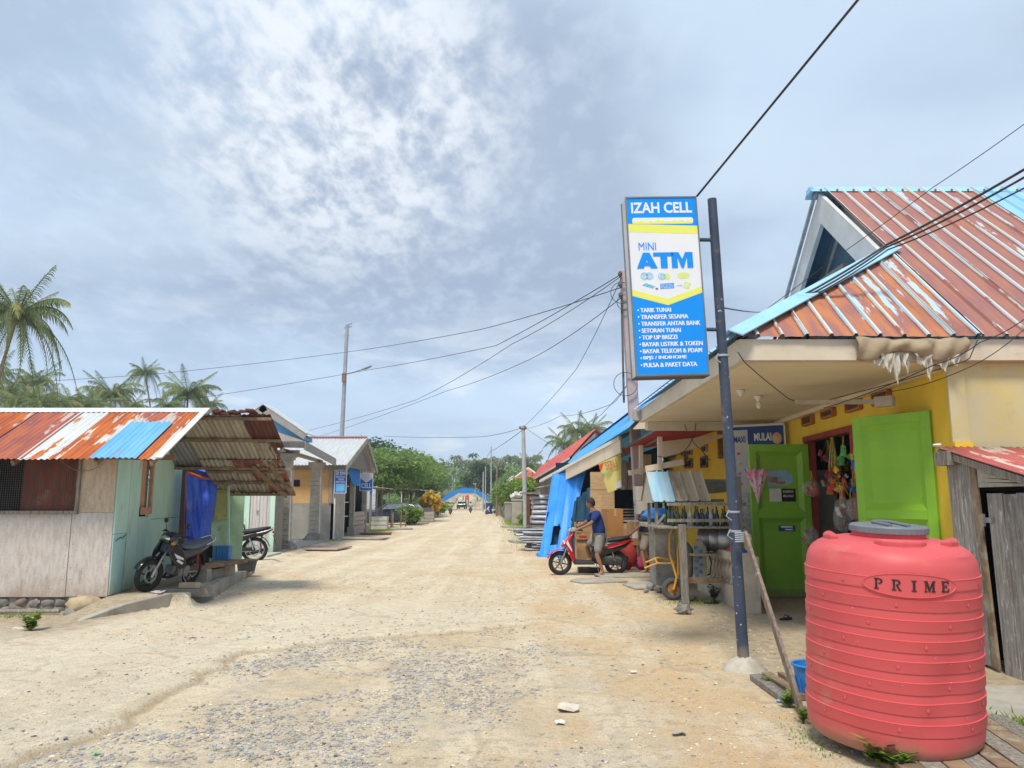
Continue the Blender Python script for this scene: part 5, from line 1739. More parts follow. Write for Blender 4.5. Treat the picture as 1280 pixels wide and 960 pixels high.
motorbike('black underbone motorcycle with white graphics leaning on its stand by the mint green wall', (pr_.x, pr_.y, YZ - 0.005), math.atan2(d.y, d.x), 'underbone', mb_black,
  accent=M('dark grey paint', (0.05, 0.055, 0.065), (0.06, 0.065, 0.075), rough=0.35, bump=0), lean=-0.2, steer=-0.30, plate=False,
  seatm=M('dusty grey blue seat', (0.10, 0.12, 0.15), (0.14, 0.155, 0.18), rough=0.6, bump=0.15), rim=m_blackp, R_=0.285, size=0.9)
p = G(301, 697, 0.0)
motorbike('dark off-road motorcycle with wire wheels parked in front of the whitewashed door', (-6.75, 20.6, 0.02), rad(180 + 12), 'dirt', m_blackp, lean=-0.08, steer=0.1, R_=0.33, rim=m_steel, group=None, detail=False)
mch = M('dark maroon plastic chair', (0.035, 0.03, 0.035), (0.06, 0.035, 0.035), rough=0.45, bump=0)
t = thing('plastic_chair', 'dark plastic chair with curved back in front of the whitewashed double door', 'chair', (-7.35, 22.3, 0.14), rz=rad(20))
mb = MB()
mb.box((0, 0, 0.42), (0.42, 0.42, 0.03))
part('seat', mb, mch, t, bevel=0.01)
mb = MB()
mb.grid(lambda u, v: ((-0.19 + 0.05 * math.cos((u - .5) * 2.6) - 0.10 * v - 0.03, (u - 0.5) * 0.42 * (1 - 0.35 * v * v), 0.43 + 0.40 * v)), 10, 8)
o = part('backrest', mb, mch, t, smooth=True)
o.modifiers.new('thickness', 'SOLIDIFY').thickness = 0.012
for sx_ in (-1, 1):
 for sy_ in (-1, 1):
  mb = MB()
  mb.tube([(sx_ * 0.17, sy_ * 0.17, 0.41), (sx_ * 0.23, sy_ * 0.22, 0)], [0.022, 0.016], 6)
  part('leg', mb, mch, t)
for sy_ in (-1, 1):
 mb = MB()
 mb.tube([(-0.2, sy_ * 0.21, 0.6), (0.0, sy_ * 0.24, 0.64), (0.2, sy_ * 0.23, 0.60), (0.22, sy_ * 0.22, 0.42)], 0.02, 6)
 part('armrest', mb, mch, t)
# ---- LEFT, farther: stalls, car, fences, planting
m_tin_gy = mat_tin('old grey tin', (0.42, 0.47, 0.50), (0.34, 0.38, 0.40), (0.25, 0.17, 0.12), (0.3, 0.2, 0.15), 0.45, scale=1.0)
st_ = thing('tin_roofed_stall', 'open roadside stall under a low pale tin roof beside the dark parked car', 'stall', (-8.6, 46.0, 0))
for (x, y) in ((-7.9, 43.5), (-8.3, 49.5), (-10.8, 43.5), (-11.0, 49.5), (-8.1, 46.5)):
 mb = MB()
 mb.tube([(x, y, -0.05), (x, y, 2.35)], 0.07, 7)
 wpart('post', mb, m_wood_g, st_)
for k in range(4):
 sheet(st_, 'roof_sheet', (-11.2, 43.2 + k * 1.7, 2.75 - 0.004 * k), (0, 1, 0), (3.6, -0.1, -0.35), 1.75, 3.6, m_tin_gy, pitch=0.2, amp=0.02, nseg=2)
mb = MB()
mb.beam((-7.8, 43.3, 2.36), (-8.2, 49.8, 2.36), 0.08, 0.12).beam((-11.0, 43.4, 2.66), (-7.7, 43.4, 2.38), 0.08, 0.1)
wpart('beam', mb, m_wood_g, st_)
mb = MB()
mb.bp((-11.3, 47.0, 0), (-11.25, 50, 2.6))
wpart('back_wall', mb, M('pale blue board', (0.40, 0.48, 0.55), (0.32, 0.40, 0.48), bump=0.2), st_)
mb = MB()
mb.grid(lambda u, v: (-10.3 + 1.3 * u, 52.0 + 0.05 * math.sin(u * 12), 0.9 + 1.7 * v), 12, 6)
o = solo('cloth_sheet', mb, M('pale patterned cloth', (0.55, 0.60, 0.68), (0.34, 0.42, 0.60), scale=6, lo=0.5, hi=0.6, bump=0.1), 'pale blue patterned cloth hung up behind the dark car', 'cloth', smooth=True)
o.modifiers.new('thickness', 'SOLIDIFY').thickness = 0.01
t = thing('parked_car', 'dark blue car parked under the tree between the stall and the fence', 'car', (-8.3, 55.0, 0.05), rz=rad(-8))
mcar = M('dark blue car paint', (0.02, 0.028, 0.05), (0.025, 0.03, 0.05), rough=0.25, bump=0, coat=0.8)
prof = [(-2.0, 0.35), (-2.05, 0.75), (-1.9, 0.95), (-1.0, 1.0), (-0.35, 1.42), (0.9, 1.48), (1.6, 1.35), (1.95, 0.95), (2.0, 0.4), (1.5, 0.28), (-1.6, 0.28)]
mb = MB()
secs = []
n = len(prof)
for y, k, zk in ((-0.82, 0.97, 0.93), (-0.74, 1.0, 1.0), (0.74, 1.0, 1.0), (0.82, 0.97, 0.93)):
 secs.append([(x * k, y * (1 if z < 1.0 else 0.84), 0.3 + (z - 0.3) * zk) for x, z in prof])
vs = [p for s_ in secs for p in s_]
fs = [(i * n + k, i * n + (k + 1) % n, (i + 1) * n + (k + 1) % n, (i + 1) * n + k) for i in range(3) for k in range(n)]
fs += [tuple(range(n - 1, -1, -1)), tuple(range(3 * n, 4 * n))]
mb.add(vs, fs)
part('body', mb, mcar, t, bevel=0.05, smooth=True, angle=50)
mb = MB()
mb.prism([(-0.98, -0.62, 1.02), (-0.36, -0.6, 1.42), (-0.36, 0.6, 1.42), (-0.98, 0.62, 1.02)], V3((-0.03, 0, 0.03)))
part('windscreen', mb, M('car glass', (0.12, 0.14, 0.17), (0.2, 0.22, 0.25), rough=0.08, bump=0, spec=0.8), t)
for s_ in (-1, 1):
 mb = MB()
 mb.prism([(-0.7, s_ * 0.80, 1.02), (-0.2, s_ * 0.71, 1.38), (0.9, s_ * 0.70, 1.40), (1.5, s_ * 0.76, 1.05)], (0, s_ * 0.012, 0))
 part('side_window', mb, M('car glass', None or (0.12, 0.14, 0.17)), t)
 mb = MB()
 mb.ball((-1.98, s_ * 0.6, 0.72), (0.08, 0.17, 0.09), 10, 6)
 part('headlight', mb, m_chrome, t, smooth=True)
 for x in (-1.3, 1.25):
  mb = MB()
  mb.torus((x, s_ * 0.76, 0.31), 0.21, 0.10, 'Y', 20, 8)
  mb.tube([(x, s_ * 0.70, 0.31), (x, s_ * 0.84, 0.31)], 0.15, 12)
  part('wheel', mb, m_black, t, smooth=True)
mb = MB()
mb.box((-2.04, 0, 0.5), (0.05, 0.9, 0.14))
part('grille', mb, m_black, t)
rv = random.Random(8)
def crate(c, d, mat, label, rz=0.0, group=None, name='wooden_crate'):
 mb = MB()
 w, l, h = d
 mb.box((0, 0, h / 2), (w - 0.04, l - 0.04, h - 0.03))
 for k in range(3):
  mb.box((0, -l / 2, h * (0.18 + 0.32 * k)), (w, 0.02, h * 0.25))
  mb.box((0, l / 2, h * (0.18 + 0.32 * k)), (w, 0.02, h * 0.25))
 o = link(name, mb.mesh(name, mat))
 o.location, o.rotation_euler = c, (0, 0, rz)
 return tag(o, label, 'crate', group)
crate((-7.55, 44.6, 0.02), (0.9, 0.7, 0.75), M('pale cream box', (0.55, 0.52, 0.46), (0.48, 0.45, 0.4), bump=0.1), 'cream box standing at the street edge of the tin roofed stall', name='storage_box')
crate((-6.95, 61.5, 0.02), (1.6, 0.9, 0.8), m_conc, 'low pale cement block counter between the green bush and the croton', name='cement_counter')
crate((-7.0, 64.5, 0.02), (1.0, 0.9, 1.1), M('faded pink board', (0.45, 0.30, 0.28), (0.4, 0.3, 0.28), bump=0.2), 'faded pink board box left of the yellow croton', name='storage_box')
for i, (x, y, hh) in enumerate(((-7.35, 47.5, 1.1), (-7.15, 46.8, 1.0), (-7.0, 49.2, 1.3), (-6.85, 50.2, 1.3))):
 mb = MB()
 mb.tube([(x, y, -0.05), (x + 0.02, y, hh)], 0.045, 6)
 solo('wooden_post', mb, m_wood_b, ['short dark post beside the cream box', 'lower of two close posts by the cream box', 'left post of the two carrying a rail before the green bush', 'right post of the two carrying a rail before the green bush'][i], 'post', group='short posts at the stall edge')
mb = MB()
mb.beam((-7.0, 49.2, 0.7), (-6.85, 50.2, 0.7), 0.05, 0.08)
solo('wooden_rail', mb, m_wood_b, 'short rail nailed between the two posts before the green bush', 'rail')
bush('bush', 'bright green grassy bush behind the short posts on the left verge', 'bush', (-6.95, 53.0, 0), 0.9, 1.3, m_leaf_y, 21, n=700, size=0.35)
grass((-7.3, 43.2), 0.8, 2.0, 1500, 0.12, 4, 'short grass at the foot of the stall on the left verge')
grass((-7.9, 32.3), 1.0, 0.5, 700, 0.10, 5, 'grass tufts along the base of the grey cement wall')
for i, (x, y, w, l, rz_) in enumerate(((-6.7, 38.5, 1.5, 1.1, 0.1), (-6.3, 33.5, 1.9, 1.2, -0.05), (-6.6, 45.6, 1.6, 1.2, 0.15), (-6.9, 57.0, 1.6, 1.4, 0))):
 mb = MB()
 mb.box((x, y, 0.055), (w, l, 0.05), rz=rz_)
 mb.box((x, y, 0.015), (w * 0.9, l * 0.8, 0.03), rz=rz_)
 solo('ditch_cover', mb, (m_brick_r if i == 0 else m_conc), ['reddish slab over the ditch beside the ochre shop post', 'flat concrete slab over the ditch in front of the grey wall', 'concrete ditch cover by the stall posts', 'concrete ditch cover before the dark car'][i], 'slab', group='slabs over the left ditch')
def croton():
 t = bush('croton_bush', 'bright yellow croton bush on the left verge', 'bush', (-7.3, 68.0, 0), 1.15, 2.5, m_croton, 31, n=900, size=0.42)
 return t
croton()
t = thing('stump_planter', 'dark stump under the yellow croton bush', 'stump', (-7.35, 67.2, 0))
mb = MB()
mb.tube([(0, 0, -0.05), (0.05, 0, 0.6), (0, 0, 1.25)], [0.4, 0.3, 0.33], 9)
part('trunk', mb, M('dark bark', (0.06, 0.05, 0.045), (0.1, 0.08, 0.06), bump=0.4), t)
for i, (x, y, r, h, mt, lb) in enumerate(((-7.6, 77, 1.6, 1.9, m_leaf_d, 'blue green rounded bush past the yellow croton'), (-8.0, 84, 1.2, 1.7, m_leaf_y, 'yellow green bush next to the white posts'),
  (-8.5, 92, 1.3, 1.6, m_croton, 'small reddish croton near the arch on the left'), (-10.8, 62, 1.8, 2.0, m_leaf, 'leafy bush behind the cement counter'),
  (-9.0, 72, 1.5, 2.2, m_leaf, 'mid green bush behind the croton'), (-13.8, 100, 2.5, 3.0, m_leaf_y, 'large yellow green bush short of the blue arch'))):
 bush('bush', lb, 'bush', (x, y, 0), r, h, mt, 40 + i, n=700, size=0.3, group='bushes on the left verge')
for i, (x, y, w, l, h, lb) in enumerate(((-9.6, 80, 2.6, 6, 2.6, 'grey shed with white posts behind the blue green bush'), (-10.4, 95, 2.4, 6, 2.9, 'small open shed with a pale sign short of the arch'), (-10.2, 66, 2.6, 5, 2.4, 'low brown shed behind the croton'))):
 t = thing('roadside_shed', lb, 'shed', (x, y, 0))
 for sx_ in (-1, 1):
  for sy_ in (-1, 1):
   mb = MB()
   mb.beam((sx_ * w / 2, sy_ * l / 2, -0.05), (sx_ * w / 2, sy_ * l / 2, h), 0.16, 0.16)
   part('post', mb, m_white if i < 2 else m_wood_b, t)
 mb = MB()
 mb.prism([(-w / 2 - .4, -l / 2 - .4, h + 0.3), (w / 2 + .6, -l / 2 - .4, h), (w / 2 + .6, -l / 2 - .4, h + 0.06), (-w / 2 - .4, -l / 2 - .4, h + 0.36)], (0, l + 0.8, 0))
 part('roof', mb, m_tin_gy if i != 2 else m_rust_d, t)
 mb = MB()
 mb.bp((-w / 2, -l / 2, 0), (-w / 2 + .1, l / 2, h)).bp((-w / 2, l / 2 - .1, 0), (w / 2, l / 2, h * 0.6))
 part('wall', mb, m_wood_g, t)
mb = MB()
mb.bp((0, 0, 0), (0.9, 0.05, 1.3))
o = solo('sign_board', mb, M('pale lilac sign', (0.55, 0.55, 0.65), (0.45, 0.45, 0.6), bump=0), 'pale lilac sign board on the shed just before the blue arch', 'sign', origin=(0, 0, 0))
o.location = (-9.3, 89, 1.2)
tree('rain_tree', 'broad spreading tree with layered light green foliage beyond the white roofed shop', 'tree', (-11.9, 62.0, 0), 6.8, 6.0, 4.8, m_leaf, 101, nclump=60, nleaf=210, size=0.34, trunk=0.28, cz=3.9, flatc=0.28, wide=0.9)
tree('leafy_tree', 'round green tree standing behind the croton and sheds', 'tree', (-11.2, 84.0, 0), 6.2, 4.2, 5.0, m_leaf, 102, nclump=26, nleaf=170, size=0.42, trunk=0.2, cz=3.8)
tree('leafy_tree', 'bright yellow green treetop to the left of the blue arch', 'tree', (-13.5, 108.0, 0), 9.5, 4.4, 7.0, m_leaf_y, 103, nclump=26, nleaf=150, size=0.5, trunk=0.22, cz=5.6)
tree('leafy_tree', 'dark tree behind the left lean-to sheds', 'tree', (-17.0, 90.0, 0), 8.8, 6.0, 6.5, m_leaf_d, 104, nclump=30, nleaf=150, size=0.5, trunk=0.25, cz=5.6)
tree('leafy_tree', 'dark green tree farthest left behind the white roof', 'tree', (-21.0, 70.0, 0), 6.6, 6.0, 5, m_leaf_d, 105, nclump=26, nleaf=150, size=0.5, trunk=0.25, cz=4.2)
# ---- far end: arch, riders, hills and wood
t = thing('cloth_arch', 'blue and grey cloth festival arch spanning the far end of the street', 'arch', (-8.6, 135.0, 0))
xa, xb = -12.2, -3.7
m_arch_b = M('bright blue cloth', (0.01, 0.09, 0.62), (0.01, 0.08, 0.55), bump=0.1)
m_arch_g = M('grey brown cloth', (0.40, 0.35, 0.33), (0.5, 0.47, 0.45), scale=2, bump=0.1)
for x, nm in ((xa, 'l'), (xb, 'r')):
 for dy in (0, 3.0):
  mb = MB()
  mb.beam((x, 135 + dy, -0.05), (x, 135 + dy, 2.6), 0.25, 0.25)
  wpart('post', mb, M('dark post', (0.06, 0.06, 0.08), (0.1, 0.08, 0.08), bump=0), t)
def archp(u, z0, z1, y):
 x = xa + (xb - xa) * u
 return x, z0 + (z1 - z0) * math.sin(PI * u) ** 0.75
mb = MB()
mb.grid(lambda u, v: (archp(u, 1.7, 3.95, 0)[0] , 134.8 + 3.4 * v, archp(u, 1.9, 3.95, 0)[1] - 0.1 * math.sin(v * PI) ** 2), 24, 4)
mb.grid(lambda u, v: (xa + (xb - xa) * u, 134.75, archp(u, 1.9, 3.95, 0)[1] - 0.85 * v * (0.7 + 0.3 * abs(math.sin(3 * PI * u)))), 36, 2)
wpart('canopy', mb, m_arch_b, t, smooth=True)
mb = MB()
mb.grid(lambda u, v: (xa + (xb - xa) * u, 134.82, archp(u, 1.6, 3.3, 0)[1] - v * (0.45 + 1.2 * abs(math.sin(1.5 * PI * u + PI / 2 * 0)) ** 2 * (1.0 if abs(u - 0.5) > 0.2 else 0.35))), 40, 3)
wpart('drape', mb, m_arch_g, t, smooth=True)
mb = MB()
mb.bp((0, 0, 0), (0.9, 0.06, 1.1))
o = solo('red_sign', mb, M('orange red sign', (0.60, 0.14, 0.09), (0.5, 0.12, 0.08), bump=0), 'small orange red sign board seen through the blue arch', 'sign', origin=(0, 0, 0))
o.location = (-10.0, 165, 1.9)
mb = MB()
mb.tube([(-9.55, 165, -0.1), (-9.55, 165, 1.95)], 0.06, 6)
wpart('post', mb, m_white, o)
t = thing('parked_truck', 'small dark pickup standing beyond the blue arch', 'truck', (-10.3, 160, 0), rz=rad(85))
mb = MB()
mb.prism([(-1.9, -0.8, 0.4), (-1.9, -0.8, 1.0), (-0.2, -0.8, 1.05), (-0.1, -0.8, 1.75), (0.9, -0.8, 1.75), (1.2, -0.8, 1.1), (2.0, -0.8, 1.0), (2.05, -0.8, 0.45)], (0, 1.6, 0))
part('body', mb, mcar, t, bevel=0.06)
for x in (-1.2, 1.3):
 for s_ in (-1, 1):
  mb = MB()
  mb.torus((x, s_ * 0.75, 0.33), 0.23, 0.1, 'Y', 16, 8)
  part('wheel', mb, m_black, t, smooth=True)
mb = MB()
mb.prism([(0.95, -0.65, 1.72), (1.2, -0.65, 1.15), (1.2, 0.65, 1.15), (0.95, 0.65, 1.72)], (0.02, 0, 0.01))
part('windscreen', mb, M('car glass'if False else 'car glass', (0.12, 0.14, 0.17)), t)
mb = MB()
mb.bp((-13.5, 158, -0.05), (-4, 162, 0.12))
struct('road_crossing', mb, M('red brown earth bank', (0.36, 0.20, 0.12), (0.3, 0.17, 0.1), bump=0.2))
SEAT = dict(pelvis=(0, 0, 0.82), chest=(0.10, 0, 1.14), neck=(0.13, 0, 1.33), head=(0.16, 0, 1.45), shl=(0.10, 0.19, 1.26), shr=(0.10, -0.19, 1.26),
   ell=(0.28, 0.27, 1.03), elr=(0.28, -0.27, 1.03), wrl=(0.50, 0.29, 1.03), wrr=(0.50, -0.29, 1.03),
   hpl=(0.03, 0.10, 0.80), hpr=(0.03, -0.10, 0.80), knl=(0.40, 0.19, 0.66), knr=(0.40, -0.19, 0.66),
   anl=(0.34, 0.17, 0.30), anr=(0.34, -0.17, 0.30), tol=(0.50, 0.17, 0.25), tor=(0.50, -0.17, 0.25))
m_den = M('dark trousers', (0.03, 0.035, 0.06), (0.04, 0.045, 0.07), bump=0.1)
for i, (x, y, sh_, hel, lb1, lb2) in enumerate(((-7.75, 98.0, M('lime shirt', (0.35, 0.60, 0.12), (0.3, 0.5, 0.1), bump=0), M('pale helmet', (0.6, 0.62, 0.6), bump=0), 'rider in a lime green shirt coming down the road', 'dark motorcycle under the rider in lime green'),
            (-5.85, 110.0, M('white jacket', (0.62, 0.64, 0.68), (0.4, 0.42, 0.45), bump=0), M('dark helmet', (0.03, 0.03, 0.04), bump=0), 'rider in a pale jacket and dark helmet near the arch', 'motorcycle under the rider in the pale jacket'))):
 motorbike(lb2, (x, y + 0.6, 0), rad(-90), 'underbone', mb_black, group='ridden motorcycles far up the road', detail=False)
 person(lb1, (x, y + 0.45, 0), rad(-90), SEAT, sh_, m_den, group='riders far up the road', helmet=hel, trousers=True)
motorbike('white scooter parked on the grass verge before the green bushes on the right', (-2.0, 97.0, 0.02), rad(205), 'scooter', m_white, accent=m_white, R_=0.26, detail=False)
t = thing('blue_drum', 'dark blue drum standing beside the white scooter', 'drum', (-3.0, 103.0, 0))
mb = MB()
mb.lathe([(0.42, 0), (0.45, 0.05), (0.42, 0.4), (0.45, 0.45), (0.42, 0.5), (0.42, 0.85), (0.45, 0.9), (0.44, 1.4)], 16)
part('barrel', mb, M('dark blue drum', (0.03, 0.05, 0.25), bump=0), t, smooth=True)
mb = MB()
mb.lathe([(0.46, 1.4), (0.46, 1.47), (0.2, 1.5)], 16)
part('lid', mb, m_steel, t)
rfw = random.Random(17)
def wood(n, x0, x1, y0, y1, h0, h1_, mat, palmy, seed, label):
 rng = random.Random(seed)
 mb = MB()
 for _ in range(n):
  y = rng.uniform(y0, y1)
  x = rng.uniform(x0, x1) * y / ((y0 + y1) / 2)
  if -15 < x < 0 and y < 185:
   continue
  h = rng.uniform(h0, h1_)
  z = hz(x, y, False)
  if rng.random() < palmy:
   mb.tube([(x, y, z), (x + rng.uniform(-.6, .6), y, z + h)], 0.14, 4)
   for i in range(15):
    a = i * 2.399 + rng.uniform(-.3, .3)
    up = rng.uniform(-0.15, 0.95)
    L = rng.uniform(2.6, 3.6)
    ca, sa = math.cos(a), math.sin(a)
    p0 = V3((x, y, z + h))
    p1 = p0 + V3((ca * L * .5, sa * L * .5, up * L * .42))
    p2 = p0 + V3((ca * L * .95, sa * L * .95, up * L * .5 - L * 0.5))
    e = V3((-sa, ca, 0)) * 0.42
    dn = V3((0, 0, -0.35))
    mb.add([p0, p1 + e + dn, p1, p1 - e + dn, p2], [(0, 1, 2), (0, 2, 3), (1, 4, 2), (2, 4, 3)])
  else:
   r = rng.uniform(2.4, 4.2)
   for i in range(7):
    a = rng.uniform(0, 2 * PI)
    leaf_cloud(mb, (x + math.cos(a) * r * 0.5, y + math.sin(a) * r * .5, z + h * rng.uniform(0.55, 0.9)), r * 0.55, r * 0.55, r * 0.5, 26, 1.2, rng, shell=0.7)
   mb.tube([(x, y, z), (x, y, z + h * 0.6)], 0.2, 4)
 o = link('distant_wood', mb.mesh('distant_wood', mat))
 o['kind'] = 'stuff'
 tag(o, label, 'wood')
wood(95, -45, 45, 186, 235, 7, 10, m_leaf, 0.15, 1, 'nearest green belt of trees behind the arch')
wood(230, -110, 110, 240, 330, 9, 13, m_palm, 0.75, 2, 'palm wood covering the low rise beyond the village')
wood(200, -160, 160, 300, 380, 10, 15, m_leaf_d, 0.45, 3, 'dark wood along the skyline beyond the village')
wood(230, -260, 260, 400, 560, 13, 18, m_leaf_d, 0.5, 4, 'farthest hazy wooded ridge')
wood(50, -120, -22, 120, 185, 7, 11, m_leaf, 0.25, 5, 'green wood behind the left houses')
wood(36, 14, 80, 120, 185, 7, 10, m_leaf, 0.3, 6, 'green wood behind the right houses')
tree('leafy_tree', 'tall dark tree standing right behind the blue arch', 'tree', (-6.0, 168.0, 0), 10.5, 4.8, 8.0, m_leaf_d, 140, nclump=26, nleaf=150, size=0.7, trunk=0.3, cz=6.3)
tree('leafy_tree', 'rounded mid green tree right of the arch', 'tree', (0.5, 150.0, 0), 8.0, 4.5, 6.5, m_leaf, 141, nclump=24, nleaf=150, size=0.6, trunk=0.3, cz=4.6)
tree('leafy_tree', 'tree with a pale top left of the arch opening', 'tree', (-16.5, 150.0, 0), 9.5, 4.8, 7.5, m_leaf, 142, nclump=24, nleaf=150, size=0.6, trunk=0.3, cz=5.8)
def P(px, py, y):
 return A(px, py, y)
palm((P(-25, 505, 48).x, 48.0, 0), P(22, 394, 48.0), 4.0, 46, 1, 'tallest coconut palm with a leaning trunk at the left edge of the picture', r=0.17, dead=4)
palm((P(44, 500, 95).x - .5, 95.0, 0), P(46, 476, 95.0), 3.6, 34, 2, 'small spiky coconut palm just right of the tallest one')
palm((P(134, 500, 84).x, 84.0, 0), P(140, 494, 84.0), 4.0, 46, 3, 'dense dark palm above the middle of the rusty roof', dead=1)
palm((P(200, 515, 120).x + 0.6, 120.0, 0), P(181, 466, 120.0), 3.5, 34, 4, 'slender palm with a curved trunk right of the middle of the rusty roof', r=0.2, dead=5)
palm((P(236, 500, 78).x, 78.0, 0), P(235, 492, 78.0), 3.7, 44, 5, 'full palm crown behind the right end of the rusty roof', dead=1)
for i, (px, py, y, L, lb) in enumerate(((24, 500, 66, 3.0, 'young palm fronds under the tallest palm'), (50, 505, 60, 2.4, 'upright young palm left of centre behind the rusty roof'), (74, 505, 62, 2.5, 'bright young palm behind the middle of the rusty roof'),
  (104, 508, 64, 2.2, 'short young palm left of the dense dark palm'), (8, 490, 70, 3.6, 'older drooping palm half hidden at the left edge'), (165, 508, 70, 2.4, 'low palm tuft below the slender palm'), (118, 506, 75, 2.8, 'low feathery palm between the dense dark palm and the short young one'), (210, 508, 72, 2.4, 'low palm tuft left of the full palm crown'), (-8, 470, 75, 4.0, 'palm cut off by the left edge behind the tallest one'), (38, 498, 72, 3.2, 'drooping palm between the two left young ones'), (88, 503, 68, 2.6, 'young palm right of the bright one'), (262, 506, 90, 2.6, 'small palm tuft behind the ridge end of the rusty roof'))):
 palm((P(px, py, y).x, y, 0), P(px, py, y), L, 24, 20 + i, lb, dead=0, nuts=False, group='young palms behind the rusty roof', name='young_palm')
palm((P(722, 560, 85).x, 85, 0), P(722, 540, 85), 3.4, 24, 41, 'taller palm crown above the blue roof on the right', group='palms behind the right shops')
palm((P(738, 560, 88).x, 88, 0), P(740, 538, 88), 3.2, 24, 42, 'right one of the two palm crowns above the blue roof', group='palms behind the right shops')
palm((P(704, 560, 92).x, 92, 0), P(706, 556, 92), 3.2, 22, 43, 'lower palm left of the two crowns above the red roof', group='palms behind the right shops')
palm((P(662, 590, 105).x, 105, 0), P(661, 582, 105), 3.0, 22, 44, 'palm standing behind the grey street pole above the hedge', group='palms behind the right shops')
m_pole = M('grey concrete pole', (0.42, 0.43, 0.43), (0.34, 0.35, 0.35), scale=3, bump=0.1)
m_pole_s = M('galvanised pole', (0.36, 0.38, 0.41), (0.30, 0.32, 0.35), scale=3, bump=0.1, metal=0.3, rough=0.5)
tp, bt = A(434, 406, 45.0), A(427, 552, 45.0)
t = thing('street_lamp_pole', 'tall grey pole with a street lamp arm behind the white ribbed roof', 'street lamp', (bt.x - 0.05, 45.0, 0))
mb = MB()
mb.tube([(bt.x - 0.12, 45, -0.1), bt, tp], [0.16, 0.13, 0.10], 10)
wpart('pole', mb, m_pole_s, t, smooth=True)
mb = MB()
mb.beam(A(430, 410, 45), A(440, 408, 45), 0.06, 0.06)
mb.beam(A(430, 419, 45), A(437, 419, 45), 0.05, 0.05)
mb.tube([A(435, 419, 45), A(435, 406, 45), A(440, 404, 45)], 0.05, 6)
wpart('bracket', mb, m_pole_s, t)
mb = MB()
mb.tube([A(430, 468, 45), A(440, 466, 44.5), A(455, 461, 44)], 0.035, 6)
wpart('lamp_arm', mb, m_pole_s, t)
mb = MB()
mb.tube([A(452, 462, 44.1), A(457, 460.5, 44), A(464, 457.5, 43.8)], [0.05, 0.12, 0.08], 8, flat=0.6)
wpart('lamp_head', mb, M('grey lamp housing', (0.30, 0.31, 0.33), bump=0), t, smooth=True)
mb = MB()
mb.box(A(430, 472, 44.85), (0.22, 0.2, 0.5))
wpart('switch_box', mb, M('rusty box', (0.28, 0.16, 0.13), bump=0), t)
t = thing('street_pole', 'plain grey concrete pole at the right edge of the road with wires meeting on top', 'pole', (A(657, 640, 47).x, 47.0, 0))
mb = MB()
mb.tube([(t.location.x, 47, -0.1), A(654, 532, 47)], [0.16, 0.11], 10)
wpart('pole', mb, m_pole, t, smooth=True)
mb = MB()
mb.beam(A(650, 536, 46.9), A(658, 536, 46.9), 0.06, 0.08)
for px in (650, 657):
 mb.ball(A(px, 534, 46.9), 0.07, 6, 5)
wpart('insulator_bar', mb, m_wood_b, t)
for i, (px, y, py, r, lb) in enumerate(((621, 85, 576, 0.1, 'thin dark pole left of the far red roofs'), (614, 110, 558, 0.10, 'tallest thin pole over the hedge in the distance'), (604, 125, 590, 0.1, 'pale pole nearest the arch on its right'), (607, 120, 583, 0.08, 'second pale pole beside the arch'), (594, 125, 604, 0.06, 'short pale lamp pole just over the arch'))):
 mb = MB()
 q_ = A(px, py, y)
 mb.tube([(q_.x, y, -0.1), q_], [r * 1.2, r * 0.8], 7)
 if i in (0, 4):
  mb.beam(q_ - V3((0.35, 0, 0.1)), q_ + V3((0.2, 0, -0.1)), 0.08, 0.12)
 solo('distant_pole', mb, m_wood_b if i == 0 else m_pole, lb, 'pole', group='poles in the distance')
for i, (px, y, py) in enumerate(((700, 62, 560),)):
 pass
# ---- RIGHT: yellow shop with the hipped rusty roof
m_yel = M('ochre yellow wall paint', (0.78, 0.55, 0.06), (0.72, 0.49, 0.05), scale=1.5, dirt=(0.42, 0.32, 0.12), dscale=1.6, dst=(1, 1, 0.6), dlo=0.56, dhi=0.8, bump=0.2, bscale=20, rough=0.85, low=((0.34, 0.26, 0.14), 0.5, 0.8))
m_yel_p = M('faded pale yellow wall', (0.56, 0.46, 0.20), (0.50, 0.45, 0.30), scale=1.3, dirt=(0.36, 0.33, 0.24), dscale=2.5, dlo=0.55, dhi=0.75, bump=0.25, bscale=16, rough=0.9)
m_beige = M('beige ceiling board', (0.72, 0.62, 0.47), (0.66, 0.56, 0.42), scale=0.9, dirt=(0.38, 0.30, 0.20), dscale=1.4, dlo=0.62, dhi=0.85, bump=0.1, rough=0.85)
m_fascia = M('beige fascia plaster', (0.62, 0.55, 0.44), (0.55, 0.48, 0.38), scale=2, dirt=(0.32, 0.27, 0.22), dscale=3, dst=(1, 1, 2), dlo=0.58, dhi=0.78, bump=0.15, rough=0.88)
m_redf = M('red brown door frame', (0.30, 0.05, 0.03), (0.24, 0.04, 0.025), scale=4, rough=0.6, bump=0.15, rand=0.08)
m_grn = M('bright green door paint', (0.25, 0.50, 0.03), (0.21, 0.45, 0.03), scale=2.2, rough=0.42, bump=0.12, bscale=14, spec=0.4, dirt=(0.25, 0.42, 0.10), dscale=3, dlo=0.66, dhi=0.8, low=((0.22, 0.25, 0.10), 0.3, 0.8))
m_grn_d = M('green door paint inner leaf', (0.25, 0.50, 0.04), (0.21, 0.45, 0.035), scale=2.2, rough=0.42, bump=0.12, bscale=14, spec=0.4, dirt=(0.2, 0.36, 0.08), dscale=3, dlo=0.66, dhi=0.8, low=((0.22, 0.25, 0.10), 0.3, 0.8))
m_orb = M('orange brown vent frame', (0.42, 0.16, 0.05), (0.36, 0.13, 0.04), bump=0.1)
def fx(y):
 return 4.9 + 0.045 * (y - 8.5) if y < 15 else 5.19 - 0.066 * (y - 15)
